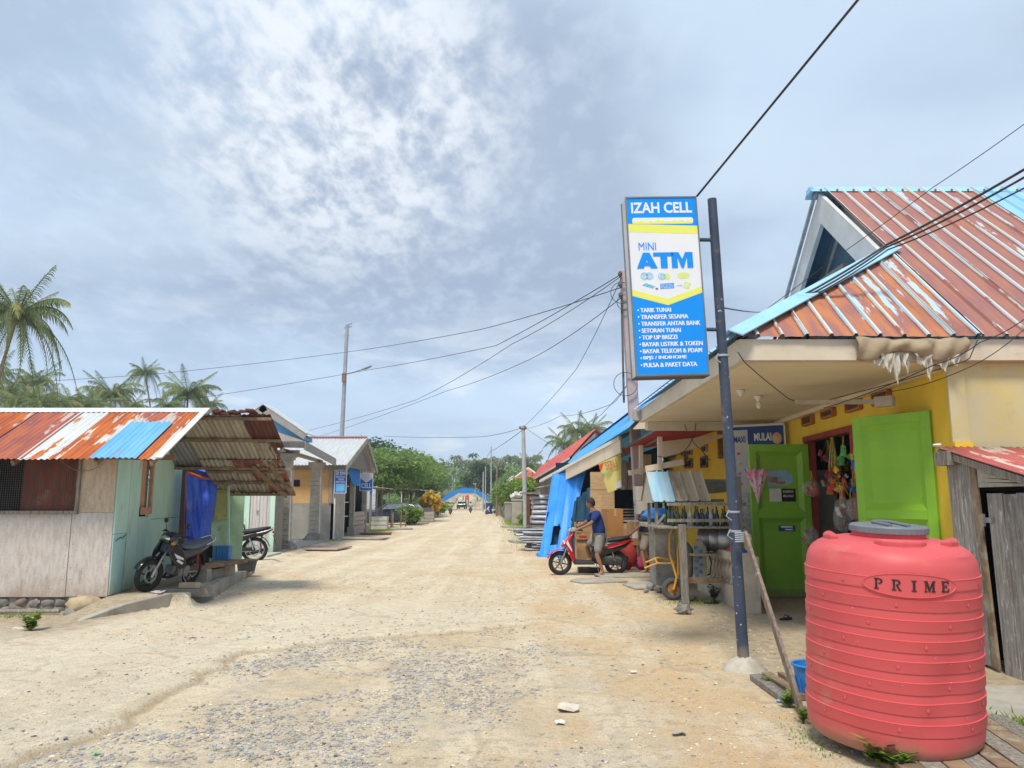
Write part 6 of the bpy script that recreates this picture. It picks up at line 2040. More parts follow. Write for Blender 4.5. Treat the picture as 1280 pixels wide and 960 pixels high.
def FP(px, py, off=0.0):
 """point of the street facade seen at a picture position"""
 y = 12.0
 for _ in range(30):
  d = ray(px, py)
  y = (fx(y) - off) * d.y / d.x
  y = max(8.0, min(30, y))
 return A(px, py, y)
s1 = thing('yellow_shop', 'yellow corner shop with green doors under a rusty ribbed hip roof', 'shop', (4.9, 8.5, 0))
def wallseg(y0, y1, z0, z1, mat=m_yel, th=0.15, nm='wall'):
 mb = MB()
 mb.prism([(fx(y0), y0, z0), (fx(y1), y1, z0), (fx(y1), y1, z1), (fx(y0), y0, z1)], (th, 0, 0))
 return wpart(nm, mb, mat, s1)
wallseg(8.5, 9.0, -0.05, 3.3)
wallseg(9.0, 13.38, 2.66, 3.3)
wallseg(13.38, 15.0, -0.05, 3.3)
wallseg(15.0, 23.6, -0.05, 3.45)
mb = MB()
mb.bp((5.06, 8.5, -0.05), (13.0, 8.66, 3.3))
wpart('wall', mb, m_yel_p, s1)
mb = MB()
mb.bp((4.86, 8.44, 0), (5.06, 8.50, 2.25))
wpart('corner_strip', mb, m_yel, s1)
mb = MB()
mb.bp((4.86, 8.47, 2.25), (5.05, 8.495, 3.18))
wpart('corner_strip', mb, m_yel_p, s1)
for (x0, x1, y0, y1, xa_, ya_) in ((1007, 1018, 518, 532, 0, 0), (1031, 1045, 510, 523, 0, 0), (1062, 1078, 498, 515, 0, 0), (1096, 1114, 487, 507, 0, 0),
  (842, 845, 567, 574, 0, 0), (854, 857, 563, 570, 0, 0), (862, 866, 562, 569, 0, 0), (880, 885, 557, 565, 0, 0)):
 a, c_ = FP(x0, y1), FP(x1, y0)
 dd = V3((c_.x - a.x, c_.y - a.y, 0))
 mb = MB()
 z0, z1 = min(a.z, c_.z), max(a.z, c_.z)
 w_v = 0.035 if x0 > 1000 else 0.02
 o3 = V3((-0.05, 0, 0))
 for q0, q1 in (((a.x, a.y, z0), (c_.x, c_.y, z0)), ((a.x, a.y, z1), (c_.x, c_.y, z1)), ((a.x, a.y, z0), (a.x, a.y, z1)), ((c_.x, c_.y, z0), (c_.x, c_.y, z1))):
  mb.beam(V3(q0) + o3 * 0.5, V3(q1) + o3 * 0.5, w_v, 0.09, up=(1, 0, 0))
 v_ = wpart('vent', mb, m_orb if x0 > 1000 else m_conc, s1)
 mb = MB()
 mb.prism([(a.x - 0.006, a.y, z0), (c_.x - 0.006, c_.y, z0), (c_.x - 0.006, c_.y, z1), (a.x - 0.006, a.y, z1)], (0.004, 0, 0))
 wpart('opening', mb, m_dark if x0 < 1000 else M('shaded vent block', (0.10, 0.09, 0.07), bump=0.2), v_)  # dark plate on the wall face, shade of the vent recess put into its colour
for (x0, x1, y0, y1) in ((857, 866, 574, 585), (878, 885, 571, 584)):
 a, c_ = FP(x0, y1), FP(x1, y0)
 mb = MB()
 mb.prism([(a.x - 0.012, a.y, a.z), (c_.x - 0.012, c_.y, a.z), (c_.x - 0.012, c_.y, c_.z), (a.x - 0.012, a.y, c_.z)], (0.006, 0, 0))
 w_ = wpart('window', mb, m_dark, s1)
 mb = MB()
 for q0, q1 in (((a.x, a.y, a.z), (c_.x, c_.y, a.z)), ((a.x, a.y, c_.z), (c_.x, c_.y, c_.z)), ((a.x, a.y, a.z), (a.x, a.y, c_.z)), ((c_.x, c_.y, a.z), (c_.x, c_.y, c_.z))):
  mb.beam(V3(q0) - V3((0.03, 0, 0)), V3(q1) - V3((0.03, 0, 0)), 0.05, 0.05, up=(1, 0, 0))
 wpart('frame', mb, m_wood_b, w_)
mb = MB()
for y in (14.9, 18.2, 21.0):
 mb = MB()
 mb.beam((fx(y) - 0.06, y, 2.6), (fx(y) - 0.06, y, 3.3), 0.1, 0.1, up=(1, 0, 0))
 wpart('bracket', mb, m_wood_b, s1)
for y, w in ((13.33, 0.12), (11.25, 0.16)):
 mb = MB()
 mb.bp((fx(y) - 0.05, y - w / 2, 0), (fx(y) + 0.12, y + w / 2, 2.62))
 wpart('door_frame', mb, m_redf, s1, bevel=0.006)
mb = MB()
mb.beam((fx(9.6) + 0.03, 9.6, 2.665), (fx(13.39) + 0.03, 13.39, 2.665), 0.18, 0.09)
wpart('door_frame', mb, m_redf, s1, bevel=0.006)
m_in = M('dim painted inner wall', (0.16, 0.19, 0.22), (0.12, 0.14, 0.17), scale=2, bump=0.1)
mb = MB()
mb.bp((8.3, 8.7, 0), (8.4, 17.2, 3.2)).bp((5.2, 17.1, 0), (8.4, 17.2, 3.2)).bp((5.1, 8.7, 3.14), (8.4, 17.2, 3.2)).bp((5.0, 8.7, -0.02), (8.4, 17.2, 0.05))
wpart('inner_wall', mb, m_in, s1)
t = thing('white_cupboard', 'tall off-white cupboard standing just inside the yellow shop doorway', 'cupboard', (5.72, 14.05, 0.05))
mb = MB()
mb.bp((-0.2, 0, 0), (0.16, 0.5, 2.12))
part('cabinet', mb, M('off white cupboard paint', (0.55, 0.54, 0.50), (0.48, 0.47, 0.42), bump=0.1), t, bevel=0.01)
mb = MB()
mb.bp((-0.19, -0.02, 1.2), (0.15, -0.003, 2.1)).bp((-0.19, -0.02, 0.02), (0.15, -0.003, 1.18))
part('door', mb, M('off white cupboard paint', (0.55, 0.54, 0.50)), t, bevel=0.004)
t = thing('goods_shelf', 'dark green shelf rack of jars and packets inside the yellow shop', 'shelf', (6.35, 15.0, 0.05))
m_shelf = M('dark green shelf paint', (0.04, 0.12, 0.10), (0.03, 0.10, 0.08), bump=0)
for s_ in (-0.42, 0.6):
 mb = MB()
 mb.bp((s_ - .03, -0.2, 0), (s_ + .03, 0.2, 2.3))
 part('upright', mb, m_shelf, t)
for k in range(6):
 mb = MB()
 mb.bp((-0.42, -0.2, 0.2 + 0.38 * k), (0.6, 0.2, 0.23 + 0.38 * k))
 part('board', mb, m_shelf, t)
PK = [M('packet ' + n_, c_, tuple(min(1, q * 1.5) for q in c_), scale=16, lo=0.5, hi=0.55, rough=0.35, bump=0.3) for n_, c_ in
  (('red', (0.52, 0.03, 0.03)), ('orange', (0.62, 0.20, 0.03)), ('blue', (0.04, 0.10, 0.42)), ('yellow', (0.62, 0.42, 0.05)), ('green', (0.08, 0.34, 0.08)), ('white', (0.55, 0.55, 0.52)), ('pink', (0.55, 0.12, 0.22)), ('brown', (0.20, 0.08, 0.04)))]
pk_mesh = []
for mt in PK:
 mb = MB()
 mb.grid(lambda u, v: ((u - .5) * 0.11, -0.014 * math.sin(PI * u) * math.sin(PI * v), (v - 0.5) * 0.15), 4, 4)
 mb.grid(lambda u, v: ((.5 - u) * 0.11, 0.014 * math.sin(PI * u) * math.sin(PI * v), (v - 0.5) * 0.15), 4, 4)
 pk_mesh.append(mb.mesh('packet', mt, True, angle=0))
jar = MB()
jar.lathe([(0.05, 0), (0.055, 0.02), (0.055, 0.13), (0.04, 0.15), (0.045, 0.155), (0.045, 0.18)], 10)
jr = random.Random(6)
jars = [jar.mesh('jar', m_, True) for m_ in (PK[0], PK[3], PK[5], PK[7], M('dark glass jar', (0.05, 0.07, 0.06), rough=0.2, bump=0), M('teal tin', (0.04, 0.22, 0.22), bump=0))]
for k in range(6):
 x = -0.36
 while x < 0.55:
  o = link('jar', jars[jr.randrange(6)])
  o.location = (6.35 + x, 15.0 - 0.08, 0.05 + 0.232 + 0.38 * k)
  tag(o, 'small jar or tin on the dark green shelf rack inside the yellow shop', 'jar', 'jars on the shelf inside the yellow shop')
  x += jr.uniform(0.125, 0.19)
def snack_bunch(label, px, py, y, w, h, n, seed, cols=range(8), strings=None, film=False, name='snack_bunch'):
 rng = random.Random(seed)
 c = A(px, py, y)
 t = thing(name, label, 'snacks', c)
 mb = MB()
 top = V3((0, 0, strings or h * 0.7))
 for k in range(n):
  f = k / max(1, n - 1)
  p = V3((rng.gauss(0, w * 0.28), rng.gauss(0, 0.05), rng.uniform(-h / 2, h / 2)))
  o = link('packet', pk_mesh[rng.choice(list(cols))], t)
  o.location = p
  s_ = rng.uniform(0.45, 0.8)
  o.scale = (s_, s_, s_)
  o.rotation_euler = (rng.uniform(-.4, .4), rng.uniform(-0.9, 0.9), rng.uniform(-1.2, 1.2))
  if k % 2 == 0:
   mb.tube([p + V3((0, 0, 0.06)), top + V3((rng.uniform(-.03, .03), 0, 0))], 0.0025, 3)
 part('string', mb, M('yellow string', (0.62, 0.50, 0.12), (0.5, 0.4, 0.1), bump=0), t)
 if film:
  fb_ = MB()
  fb_.ball((0, 0, 0), (w * 0.62, 0.12, h * 0.62), 14, 9, jit=0.12, rng=rng)
  part('plastic_bag', fb_, m_glass, t, smooth=True)
 return t
snack_bunch('bunch of red and orange snack packets hanging on strings in the shop doorway', 1043, 601, 12.3, 0.30, 0.36, 46, 1, cols=(0, 1, 1, 3, 5, 7, 6), strings=0.75)
snack_bunch('upper cluster of packets strung beneath the lintel of the yellow shop', 1035, 573, 12.6, 0.16, 0.20, 9, 2, cols=(0, 6, 7, 2), strings=0.3)
snack_bunch('green and yellow packets strung by the inner red post', 1056, 572, 12.0, 0.12, 0.34, 9, 3, cols=(4, 3, 4), strings=0.4)
snack_bunch('clear bag of red packets hung on the left door jamb', 1014, 611, 12.9, 0.26, 0.22, 9, 4, cols=(0, 1, 0, 5), strings=0.3, film=True)
snack_bunch('clear bag of dark sweets hung low at the foot of the left jamb', 1014, 672, 12.7, 0.22, 0.26, 8, 5, cols=(7, 5, 0, 2), strings=0.25, film=True)
snack_bunch('orange crisps packet hanging beside the middle red post', 1055, 616, 11.6, 0.10, 0.16, 4, 6, cols=(1, 3, 0), strings=0.2)
snack_bunch('large clear bag of goods leaning below the middle red post', 1053, 644, 11.4, 0.22, 0.42, 9, 7, cols=(5, 5, 1, 7), strings=0.4, film=True)
snack_bunch('blue and white packets on the outer side of the middle red post', 1069, 603, 10.9, 0.10, 0.24, 7, 8, cols=(2, 5, 5, 3), strings=0.35)
snack_bunch('strip of narrow yellow packets hanging beside the big green door leaf', 1068, 577, 10.9, 0.06, 0.22, 5, 9, cols=(3, 4, 2), strings=0.2)
snack_bunch('crumpled clear bag near the tank lid by the door opening', 1066, 636, 10.9, 0.14, 0.24, 5, 10, cols=(5, 7), strings=0.25, film=True)
def leaf(label, hinge, free, H, mat, th=0.11, mid=0.47):
 """double-panelled door leaf"""
 hinge, free = V3(hinge), V3(free)
 d = free - hinge
 W_ = d.length
 t = thing('door_leaf', label, 'door', hinge, rz=math.atan2(d.y, d.x))
 s_ = 0.115
 yh = th / 2
 for a, c_ in ((0, s_), (W_ - s_, W_)):
  mb = MB()
  mb.bp((a, -yh, 0), (c_, yh, H))
  part('stile', mb, mat, t, bevel=0.004)
 zm = H * (1 - mid)
 zs = [(0.0, 0.14), (zm - 0.055, zm + 0.055), (H - 0.12, H)]
 for z0, z1 in zs:
  mb = MB()
  mb.bp((s_ + 0.001, -yh + 0.001, z0 + 0.001), (W_ - s_ - 0.001, yh - 0.001, z1 - 0.001))
  part('rail', mb, mat, t, bevel=0.003)
 for z0, z1 in ((0.14, zm - 0.055), (zm + 0.055, H - 0.12)):
  mb = MB()
  bv_ = 0.075
  for sgn in (-1, 1):
   yo, yi = sgn * (yh - 0.004), sgn * 0.006
   o_ = [(s_, yo, z0), (W_ - s_, yo, z0), (W_ - s_, yo, z1), (s_, yo, z1)]
   i_ = [(s_ + bv_, yi, z0 + bv_), (W_ - s_ - bv_, yi, z0 + bv_), (W_ - s_ - bv_, yi, z1 - bv_), (s_ + bv_, yi, z1 - bv_)]
   fs = [(0, 1, 5, 4), (1, 2, 6, 5), (2, 3, 7, 6), (3, 0, 4, 7), (4, 5, 6, 7)]
   if sgn > 0:
    fs = [tuple(reversed(f)) for f in fs]
   mb.add(o_ + i_, fs)
  part('panel', mb, mat, t)
 return t, W_
l1, wl = leaf('inner green door leaf with stickers and an umbrella hung on it', (5.10, 13.30, 0.02), (4.10, 13.36, 0.02), 2.56, m_grn_d)
mb = MB()
mb.beam((wl - 0.05, 0.03, 0.3), (wl - 0.05, 0.03, 1.0), 0.012, 0.012)
mb.beam((wl - 0.02, 0.035, 1.9), (wl - 0.02, 0.035, 2.5), 0.014, 0.012)
mb.beam((wl - 0.1, 0.03, 0.42), (wl - 0.0, 0.03, 0.42), 0.012, 0.012)
part('bolt', mb, m_steel, l1)
def sticker(parent, x0, x1, z0, z1, mat, y=0.0, extra=None):
 mb = MB()
 mb.bp((x0, y, z0), (x1, y + 0.002, z1))
 o = part('sticker', mb, mat, parent)
 return o
ys_ = 0.0075
m_skyb = M('light blue print', (0.20, 0.42, 0.66), (0.35, 0.5, 0.66), scale=9, bump=0)
m_navy = M('navy print', (0.03, 0.07, 0.25), (0.04, 0.09, 0.3), bump=0)
st1 = MB()
xs1, xs2 = 1.0 - 0.74, 1.0 - 0.30
st1.prism([(xs1, ys_, 1.93), (xs1 + 0.10, ys_, 1.86), (xs2, ys_, 1.84), (xs2, ys_, 2.10), (xs1 + 0.15, ys_, 2.12), (xs1 + 0.03, ys_, 2.05)], (0, 0.002, 0))
o = part('sticker', st1, m_skyb, l1, label='blue and brown picture sticker')
mb = MB()
mb.bp((xs2 - 0.17, ys_ + 0.002, 1.90), (xs2 - 0.01, ys_ + 0.004, 2.0)).bp((xs2 - 0.30, ys_ + 0.002, 1.88), (xs2 - 0.14, ys_ + 0.0035, 1.93))
link('print', mb.mesh('print', M('brown print', (0.32, 0.16, 0.1), (0.5, 0.4, 0.3), bump=0)), o)
o = sticker(l1, 1 - 0.52, 1 - 0.32, 1.58, 1.80, m_white, ys_)
o = sticker(l1, 1 - 0.76, 1 - 0.52, 1.58, 1.80, m_blackp, ys_)
for k, s_ in enumerate(('DISINI', 'MELAYANI')):
 g = glyphs(s_, 0.17, 0.04, bold=0.02, depth=0).moved(Matrix.Translation((1 - 0.55, ys_ + 0.0035, 1.73 - 0.075 * k)) @ Matrix(((-1, 0, 0, 0), (0, 0, 1, 0), (0, 1, 0, 0), (0, 0, 0, 1))))
 link('lettering', g.mesh('lettering', m_white), o)
o = sticker(l1, 1 - 0.72, 1 - 0.44, 1.08, 1.18, m_navy, ys_)
mb = MB()
mb.bp((1 - 0.68, ys_ + 0.002, 1.14), (1 - 0.48, ys_ + 0.004, 1.17)).bp((1 - 0.68, ys_ + 0.002, 1.10), (1 - 0.55, ys_ + 0.004, 1.12))
link('print', mb.mesh('print', m_white), o)
t = thing('umbrella', 'closed pink flowered umbrella hanging handle-up on the inner green door', 'umbrella', A(948, 632, 13.05))
mb = MB()
n, m = 16, 8
vs = []
for i in range(m + 1):
 for k in range(n):
  a = 2 * PI * k / n
  f = i / m
  r_ = (0.008 + 0.17 * f ** 1.1) * (1 + (0.22 if k % 2 else -0.22) * (0.3 + 0.7 * f))
  vs.append((math.cos(a) * r_, math.sin(a) * r_ * 0.6, 0.03 + 0.56 * f + (0.03 if k % 2 else -0.02) * f))
mb.add(vs, [(i * n + k, i * n + (k + 1) % n, (i + 1) * n + (k + 1) % n, (i + 1) * n + k) for i in range(m) for k in range(n)])
mb.add([(0, 0, 0.56)] + [vs[m * n + k] for k in range(n)], [(0, 1 + (k + 1) % n, 1 + k) for k in range(n)])
mu = M('pink flowered umbrella cloth', (0.72, 0.52, 0.56), (0.66, 0.20, 0.33), scale=4, lo=0.45, hi=0.6, fleck=(0.22, 0.08, 0.20), fscale=15, flo=0.6, bump=0)
part('canopy', mb, mu, t)
mb = MB()
mb.tube([(0, 0, 0.5), (0, 0, 0.78), (0.03, 0, 0.82), (0.06, 0, 0.78)], 0.012, 6)
mb.tube([(0, 0, -0.03), (0, 0, 0.04)], 0.006, 5)
part('handle', mb, m_wood_b, t)
l2, w2 = leaf('large bright green door leaf standing open behind the red tank', (4.93, 8.98, 0.02), (4.40, 9.84, 0.02), 2.64, m_grn, mid=0.46)
mb = MB()
mb.beam((0.05, 0.034, 2.0), (0.05, 0.034, 2.6), 0.014, 0.014)
mb.beam((0.02, 0.034, 2.08), (0.10, 0.034, 2.08), 0.012, 0.012)
mb.beam((0.10, 0.034, 2.0), (0.10, 0.034, 2.02), 0.03, 0.012)
part('bolt', mb, m_steel, l2)
a, c_ = V3((4.22, 14.75, 0)), V3((5.08, 14.25, 0))
dd = (c_ - a)
bl = dd.length
t = thing('ice_cream_poster', 'dark blue and white ice cream poster board behind the inner green door', 'poster', (a.x, a.y, 1.05), rz=math.atan2(dd.y, dd.x))
mb = MB()
mb.bp((0, 0, 0), (bl, 0.03, 1.98))
part('board', mb, m_navy, t)
mb = MB()
mb.bp((0.0, -0.006, 0.0), (0.30, 0, 1.9))
o = part('side_panel', mb, M('pale grey poster paper', (0.55, 0.56, 0.58), (0.5, 0.5, 0.52), bump=0), t)
g = glyphs('MAXI', 0.22, 0.12, bold=0.03).moved(frame((0.04, -0.008, 1.66), (1, 0, 0), (0, 0, 1)))
link('lettering', g.mesh('lettering', m_navy), o)
for k in range(7):
 mb = MB()
 mb.tube([(0.12 + 0.02 * (k % 2), -0.008, 1.45 - 0.19 * k), (0.12 + 0.02 * (k % 2), -0.02, 1.45 - 0.19 * k)], 0.03, 8)
 link('picture', mb.mesh('picture', PK[(k * 3) % 8]), o)
mb = MB()
for q0, q1 in (((0, -0.02, 1.96), (bl, 0.035, 2.0)), ((bl - 0.03, -0.02, 0), (bl, 0.035, 2.0)), ((0, -0.02, 0), (0.02, 0.035, 2.0))):
 mb.bp(q0, q1)
part('frame', mb, m_white, t)
for k, (s_, mt) in enumerate((('MULAI', m_white), ('HEMAT', M('orange print', (0.6, 0.25, 0.05), bump=0)))):
 g = glyphs(s_, 0.32, 0.15, bold=0.04).moved(frame((0.42, -0.004, 1.68 - 0.24 * k), (1, 0, 0), (0, 0, 1)))
 part('lettering', g, mt, t)
mb = MB()
mb.ball((0.84, -0.01, 1.72), (0.09, 0.02, 0.11), 12, 8).ball((0.84, -0.01, 1.5), (0.08, 0.02, 0.10), 12, 8)
part('picture', mb, M('cream print', (0.65, 0.52, 0.36), (0.6, 0.3, 0.2), bump=0), t, smooth=True)
mb = MB()
mb.bp((0, 0, 0), (0.02, 0.16, 0.75))
o = solo('price_list', mb, M('printed paper', (0.6, 0.6, 0.58), (0.35, 0.35, 0.38), scale=30, bump=0), 'narrow paper price list pinned on the yellow wall left of the inner door', 'poster')
p = A(936, 665, 13.6)
o.location = (p.x, p.y, 1.0)
o.rotation_euler = (0, 0, rad(80))
mb = MB()
cz0, cz1 = 3.14, 3.17
cb_ = [(2.62, 8.48), (2.62, 10.2), (2.62, 12.4), (2.62, 15.1)]
for i in range(3):
 mb = MB()
 y0, y1 = cb_[i][1] + 0.004, cb_[i + 1][1] - 0.004
 mb.prism([(2.62, y0, cz0), (fx(y0) + 0.0, y0, cz0), (fx(y1), y1, cz0), (2.62, y1, cz0)], (0, 0, 0.03))
 wpart('ceiling_board', mb, m_beige, s1)
mb = MB()
mb.beam((fx(8.6) - 0.06, 8.62, 3.10), (fx(15) - 0.06, 15.0, 3.10), 0.12, 0.08)
wpart('cornice', mb, m_beige, s1, bevel=0.02)
mb = MB()
mb.bp((2.53, 8.38, 3.15), (13.0, 8.47, 3.385))
wpart('fascia', mb, m_fascia, s1)
mb = MB()
mb.bp((2.54, 8.475, 3.15), (2.615, 15.2, 3.40))
wpart('fascia', mb, m_fascia, s1)
mb = MB()
mb.bp((2.64, 14.9, 2.98), (4.9, 15.12, 3.136)).bp((2.64, 15.13, 3.0), (4.9, 15.2, 3.4))
wpart('beam', mb, m_fascia, s1)
mb = MB()
mb.bp((2.4, 15.0, 3.18), (2.535, 15.25, 3.36))
wpart('eave_box', mb, M('grey eave box', (0.40, 0.40, 0.40), bump=0.1), s1)
slope = 0.868
RK = math.sqrt(1 + slope * slope)
vdir = V3((0, 1, slope)).normalized()
m_rf1 = mat_tin('rust red ribbed roof tin', (0.46, 0.53, 0.57), (0.50, 0.50, 0.47), (0.28, 0.13, 0.125), (0.34, 0.15, 0.11), 1.03, rib=0.03, scale=0.75)
m_rf2 = mat_tin('orange rust hip tin', (0.38, 0.54, 0.64), (0.52, 0.54, 0.50), (0.45, 0.17, 0.075), (0.30, 0.135, 0.12), 0.98, rib=0.03, scale=0.9)
m_rf3 = mat_tin('light blue roof tin', (0.22, 0.45, 0.68), (0.28, 0.52, 0.74), (0.44, 0.30, 0.2), RUST, -0.25, rib=0.03, scale=0.8)
ORG = V3((0, 8.33, 3.405))
def ytop(X):
 dy = min((X - 2.42) * 1.87 / 2.78, 1.87) if X < 5.2 else 3.87
 return max(0.02, dy) * RK
pitch = 0.27
x = 2.45
i = 0
while x < 12.8:
 w = pitch * (3 if x > 5.2 or x < 4.6 else 3)
 if x < 5.2 < x + w:
  w = 5.2 - x
 mt = m_rf2 if x < 5.0 else (m_rf1 if x < 7.2 else m_rf3)
 x0 = x
 sheet(s1, 'roof_sheet', (x0, ORG.y - 0.012 * (i % 2), ORG.z + 0.004 * (i % 2)), (1, 0, 0), vdir, w + (0.03 if x + w < 5.1 or x > 5.1 else 0), (lambda lx, x0=x0: ytop(x0 + lx + 1e-4)), mt, pitch=pitch, amp=0.035, prof='trap', nseg=6)
 x += w
 i += 1
nv = V3((1, 0, 0)).cross(vdir).normalized()
hp0, hp1 = V3((2.40, 8.30, 3.42)), V3((5.22, 10.22, 5.06))
mb = MB()
hd = (hp1 - hp0).normalized()
sn = hd.cross(V3((0, 0, 1))).normalized()
un = sn.cross(hd).normalized()
mb.prism([hp0 + sn * 0.17 - un * 0.03, hp0 + un * 0.06, hp0 - sn * 0.20 - un * 0.05, hp0 - sn * 0.19 - un * 0.065, hp0 + un * 0.045, hp0 + sn * 0.16 - un * 0.045], hp1 - hp0)
wpart('hip_cap', mb, m_tin_bl if False else M('light blue flashing', (0.27, 0.52, 0.74), (0.32, 0.57, 0.76), scale=3, dirt=(0.46, 0.40, 0.33), dscale=3, dlo=0.68, dhi=0.78, rough=0.4, bump=0.1), s1)
mb = MB()
mb.prism([(4.95, 12.05, 6.66), (4.95, 12.2, 6.80), (4.95, 12.38, 6.64), (4.95, 12.2, 6.77)], (8.2, 0, 0))
mb.box((4.97, 12.2, 6.72), (0.05, 0.2, 0.08))
wpart('ridge_cap', mb, M('light blue flashing', (0.27, 0.52, 0.74)), s1)
mb = MB()
for k in range(30):
 mb.ball((5.1 + k * 0.27, 12.06, 6.69), 0.022, 5, 4)
wpart('rivet', mb, m_orb, s1, kind='stuff')
for k in range(8):
 y0 = 8.4 + k * 0.85
 a0 = V3((2.44, y0 + 0.85, 3.405))
 f0 = lambda lx, y1=y0 + 0.85: min(1.0, max(0.02, (y1 - lx - 8.33) / 1.87)) * math.sqrt(2.78 ** 2 + 1.6 ** 2)
 sheet(s1, 'roof_sheet', a0, (0, -1, 0), V3((2.78, 0, 1.6)), 0.85, f0, m_rf3, pitch=0.27, amp=0.03, prof='trap', nseg=2)
sheet(s1, 'roof_sheet', (13.0, 16.07, 3.40), (-1, 0, 0), V3((0, -1, slope)), 7.8, 3.87 * RK, m_rf3, pitch=0.27, amp=0.03, prof='trap', nseg=2)
gA, gF, gN = V3((5.12, 12.2, 6.68)), V3((5.12, 14.6, 4.62)), V3((5.12, 10.1, 4.86))
m_gw = M('grey white gable board', (0.60, 0.60, 0.60), (0.52, 0.52, 0.51), scale=2, dirt=(0.34, 0.33, 0.32), dscale=2.5, dlo=0.55, dhi=0.75, bump=0.1)
wv = 0.62
mb = MB()
mb.prism([gA, gN, gN + V3((0, 0.62, 0)), gA - V3((0, 0, 0.52))], (0.07, 0, 0))
wpart('gable_board', mb, m_gw, s1)
mb = MB()
mb.prism([gA - V3((0, 0, 0.52)), gF + V3((0, -0.42, -0.05)), gF + V3((0, 0, 0)), gA], (0.07, 0, 0))
wpart('gable_board', mb, m_gw, s1)
mb = MB()
mb.beam(gA + V3((-0.05, 0, 0.03)), gF + V3((-0.05, 0, 0.03)), 0.05, 0.05, up=(1, 0, 0))
wpart('gable_edge', mb, m_steel, s1)
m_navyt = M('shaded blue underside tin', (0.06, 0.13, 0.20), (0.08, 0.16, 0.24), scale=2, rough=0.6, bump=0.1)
mb = MB()
mb.prism([V3((5.55, 12.2, 6.5)), V3((5.55, 10.2, 4.8)), V3((5.55, 14.5, 4.3))], (0.05, 0, 0))
wpart('gable_recess', mb, m_gw, s1)
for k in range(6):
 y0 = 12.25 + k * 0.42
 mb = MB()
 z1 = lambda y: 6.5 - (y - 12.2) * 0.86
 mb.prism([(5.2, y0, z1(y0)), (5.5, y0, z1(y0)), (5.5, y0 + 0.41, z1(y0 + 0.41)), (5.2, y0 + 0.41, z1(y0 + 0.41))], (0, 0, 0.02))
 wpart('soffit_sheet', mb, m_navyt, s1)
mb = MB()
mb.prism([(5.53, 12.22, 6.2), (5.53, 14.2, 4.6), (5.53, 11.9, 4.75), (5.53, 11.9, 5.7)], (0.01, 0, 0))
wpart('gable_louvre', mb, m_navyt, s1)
mb = MB()
mb.bp((5.3, 11.9, 5.28), (5.42, 14.0, 5.38))
wpart('gable_beam', mb, m_wood_g, s1)
def rag(u, v):
 x = 3.80 + 1.22 * u
 z = 3.40 - 0.24 * v * (0.8 + 0.3 * math.sin(u * 9 + 1)) - 0.03 * math.sin(u * PI)
 y = 8.335 - 0.05 * math.sin(v * PI) - 0.02 * math.sin(u * 31 + v * 4) - 0.012 * math.sin(u * 13)
 return (x, y, z)
mb = MB()
mb.grid(rag, 46, 8)
t = solo('torn_awning_cloth', mb, M('dirty tan cloth', (0.38, 0.30, 0.20), (0.30, 0.23, 0.15), scale=4, dirt=(0.2, 0.15, 0.1), dscale=5, bump=0.4), 'rolled tan cloth with torn white strips hanging from the eave of the yellow shop', 'cloth', smooth=True, angle=0, origin=(4.4, 8.34, 3.1))
t.modifiers.new('thickness', 'SOLIDIFY').thickness = 0.012
rng = random.Random(4)
m_rag = M('dirty white cloth', (0.58, 0.55, 0.49), (0.42, 0.38, 0.32), scale=9, bump=0.3)
for x0, x1, dpt in ((3.87, 4.13, 0.12), (4.04, 4.22, 0.20), (4.16, 4.27, 0.30), (4.29, 4.37, 0.21), (4.42, 4.66, 0.15), (4.52, 4.62, 0.27), (4.62, 4.84, 0.18), (4.78, 4.96, 0.13)):
 mb = MB()
 sd_ = rng.uniform(0, 9)
 def strip(u, v, x0=x0, x1=x1, dpt=dpt, sd_=sd_):
  e_ = 0.5 + 0.5 * math.sin(PI * (u * 0.9 + 0.05)) + 0.16 * math.sin(u * 17 + sd_) + 0.08 * math.sin(u * 41 + sd_ * 2)
  xm = (x0 + x1) / 2
  x = xm + (x0 + (x1 - x0) * u - xm) * (1 - 0.45 * v)
  return (x + 0.01 * math.sin(v * 6 + sd_), 8.315 + 0.012 * sd_ / 9 - 0.022 * math.sin(u * 9 + v * 4 + sd_), 3.21 - dpt * v * e_)
 mb.grid(strip, 18, 6)
 wpart('torn_strip', mb, m_rag, t, smooth=True)
def CE(px, py, z=3.135):
 d = ray(px, py)
 k = (z - EYE) / d.z
 return V3((d.x * k, d.y * k, z))
for i, (px, py, y) in enumerate(((948, 495, 11.6), (926, 488, 12.2))):
 p = CE(px, py)
 mb = MB()
 mb.lathe([(0.06, 0), (0.06, -0.02), (0.035, -0.05), (0.03, -0.08)][::-1], 12)
 t = solo('bulb_holder', mb, m_white, ['lamp holder with a white bulb on the porch ceiling', 'empty round lamp holder on the porch ceiling'][i], 'lamp', smooth=True, origin=(0, 0, 0))
 t.location = p
 if i == 0:
  mb = MB()
  mb.ball((0, 0, -0.13), (0.04, 0.04, 0.06), 10, 8)
  part('bulb', mb, M('white glass bulb', (0.75, 0.72, 0.66), rough=0.3, bump=0), t, smooth=True)
a, c_ = A(995, 503, 10.4), A(1106, 502, 9.0)
mb = MB()
mb.beam(a, c_, 0.05, 0.06)
mb.box(c_, (0.2, 0.12, 0.12), rz=-0.8)
solo('lamp_batten', mb, M('dusty lamp batten', (0.40, 0.34, 0.27), (0.33, 0.27, 0.2), bump=0.2), 'dusty lamp batten hanging on wires across the vents of the yellow wall', 'lamp')
s2 = thing('plank_shed', 'weathered plank shed with a red ribbed roof at the right edge', 'shed', (4.6, 7.8, 0))
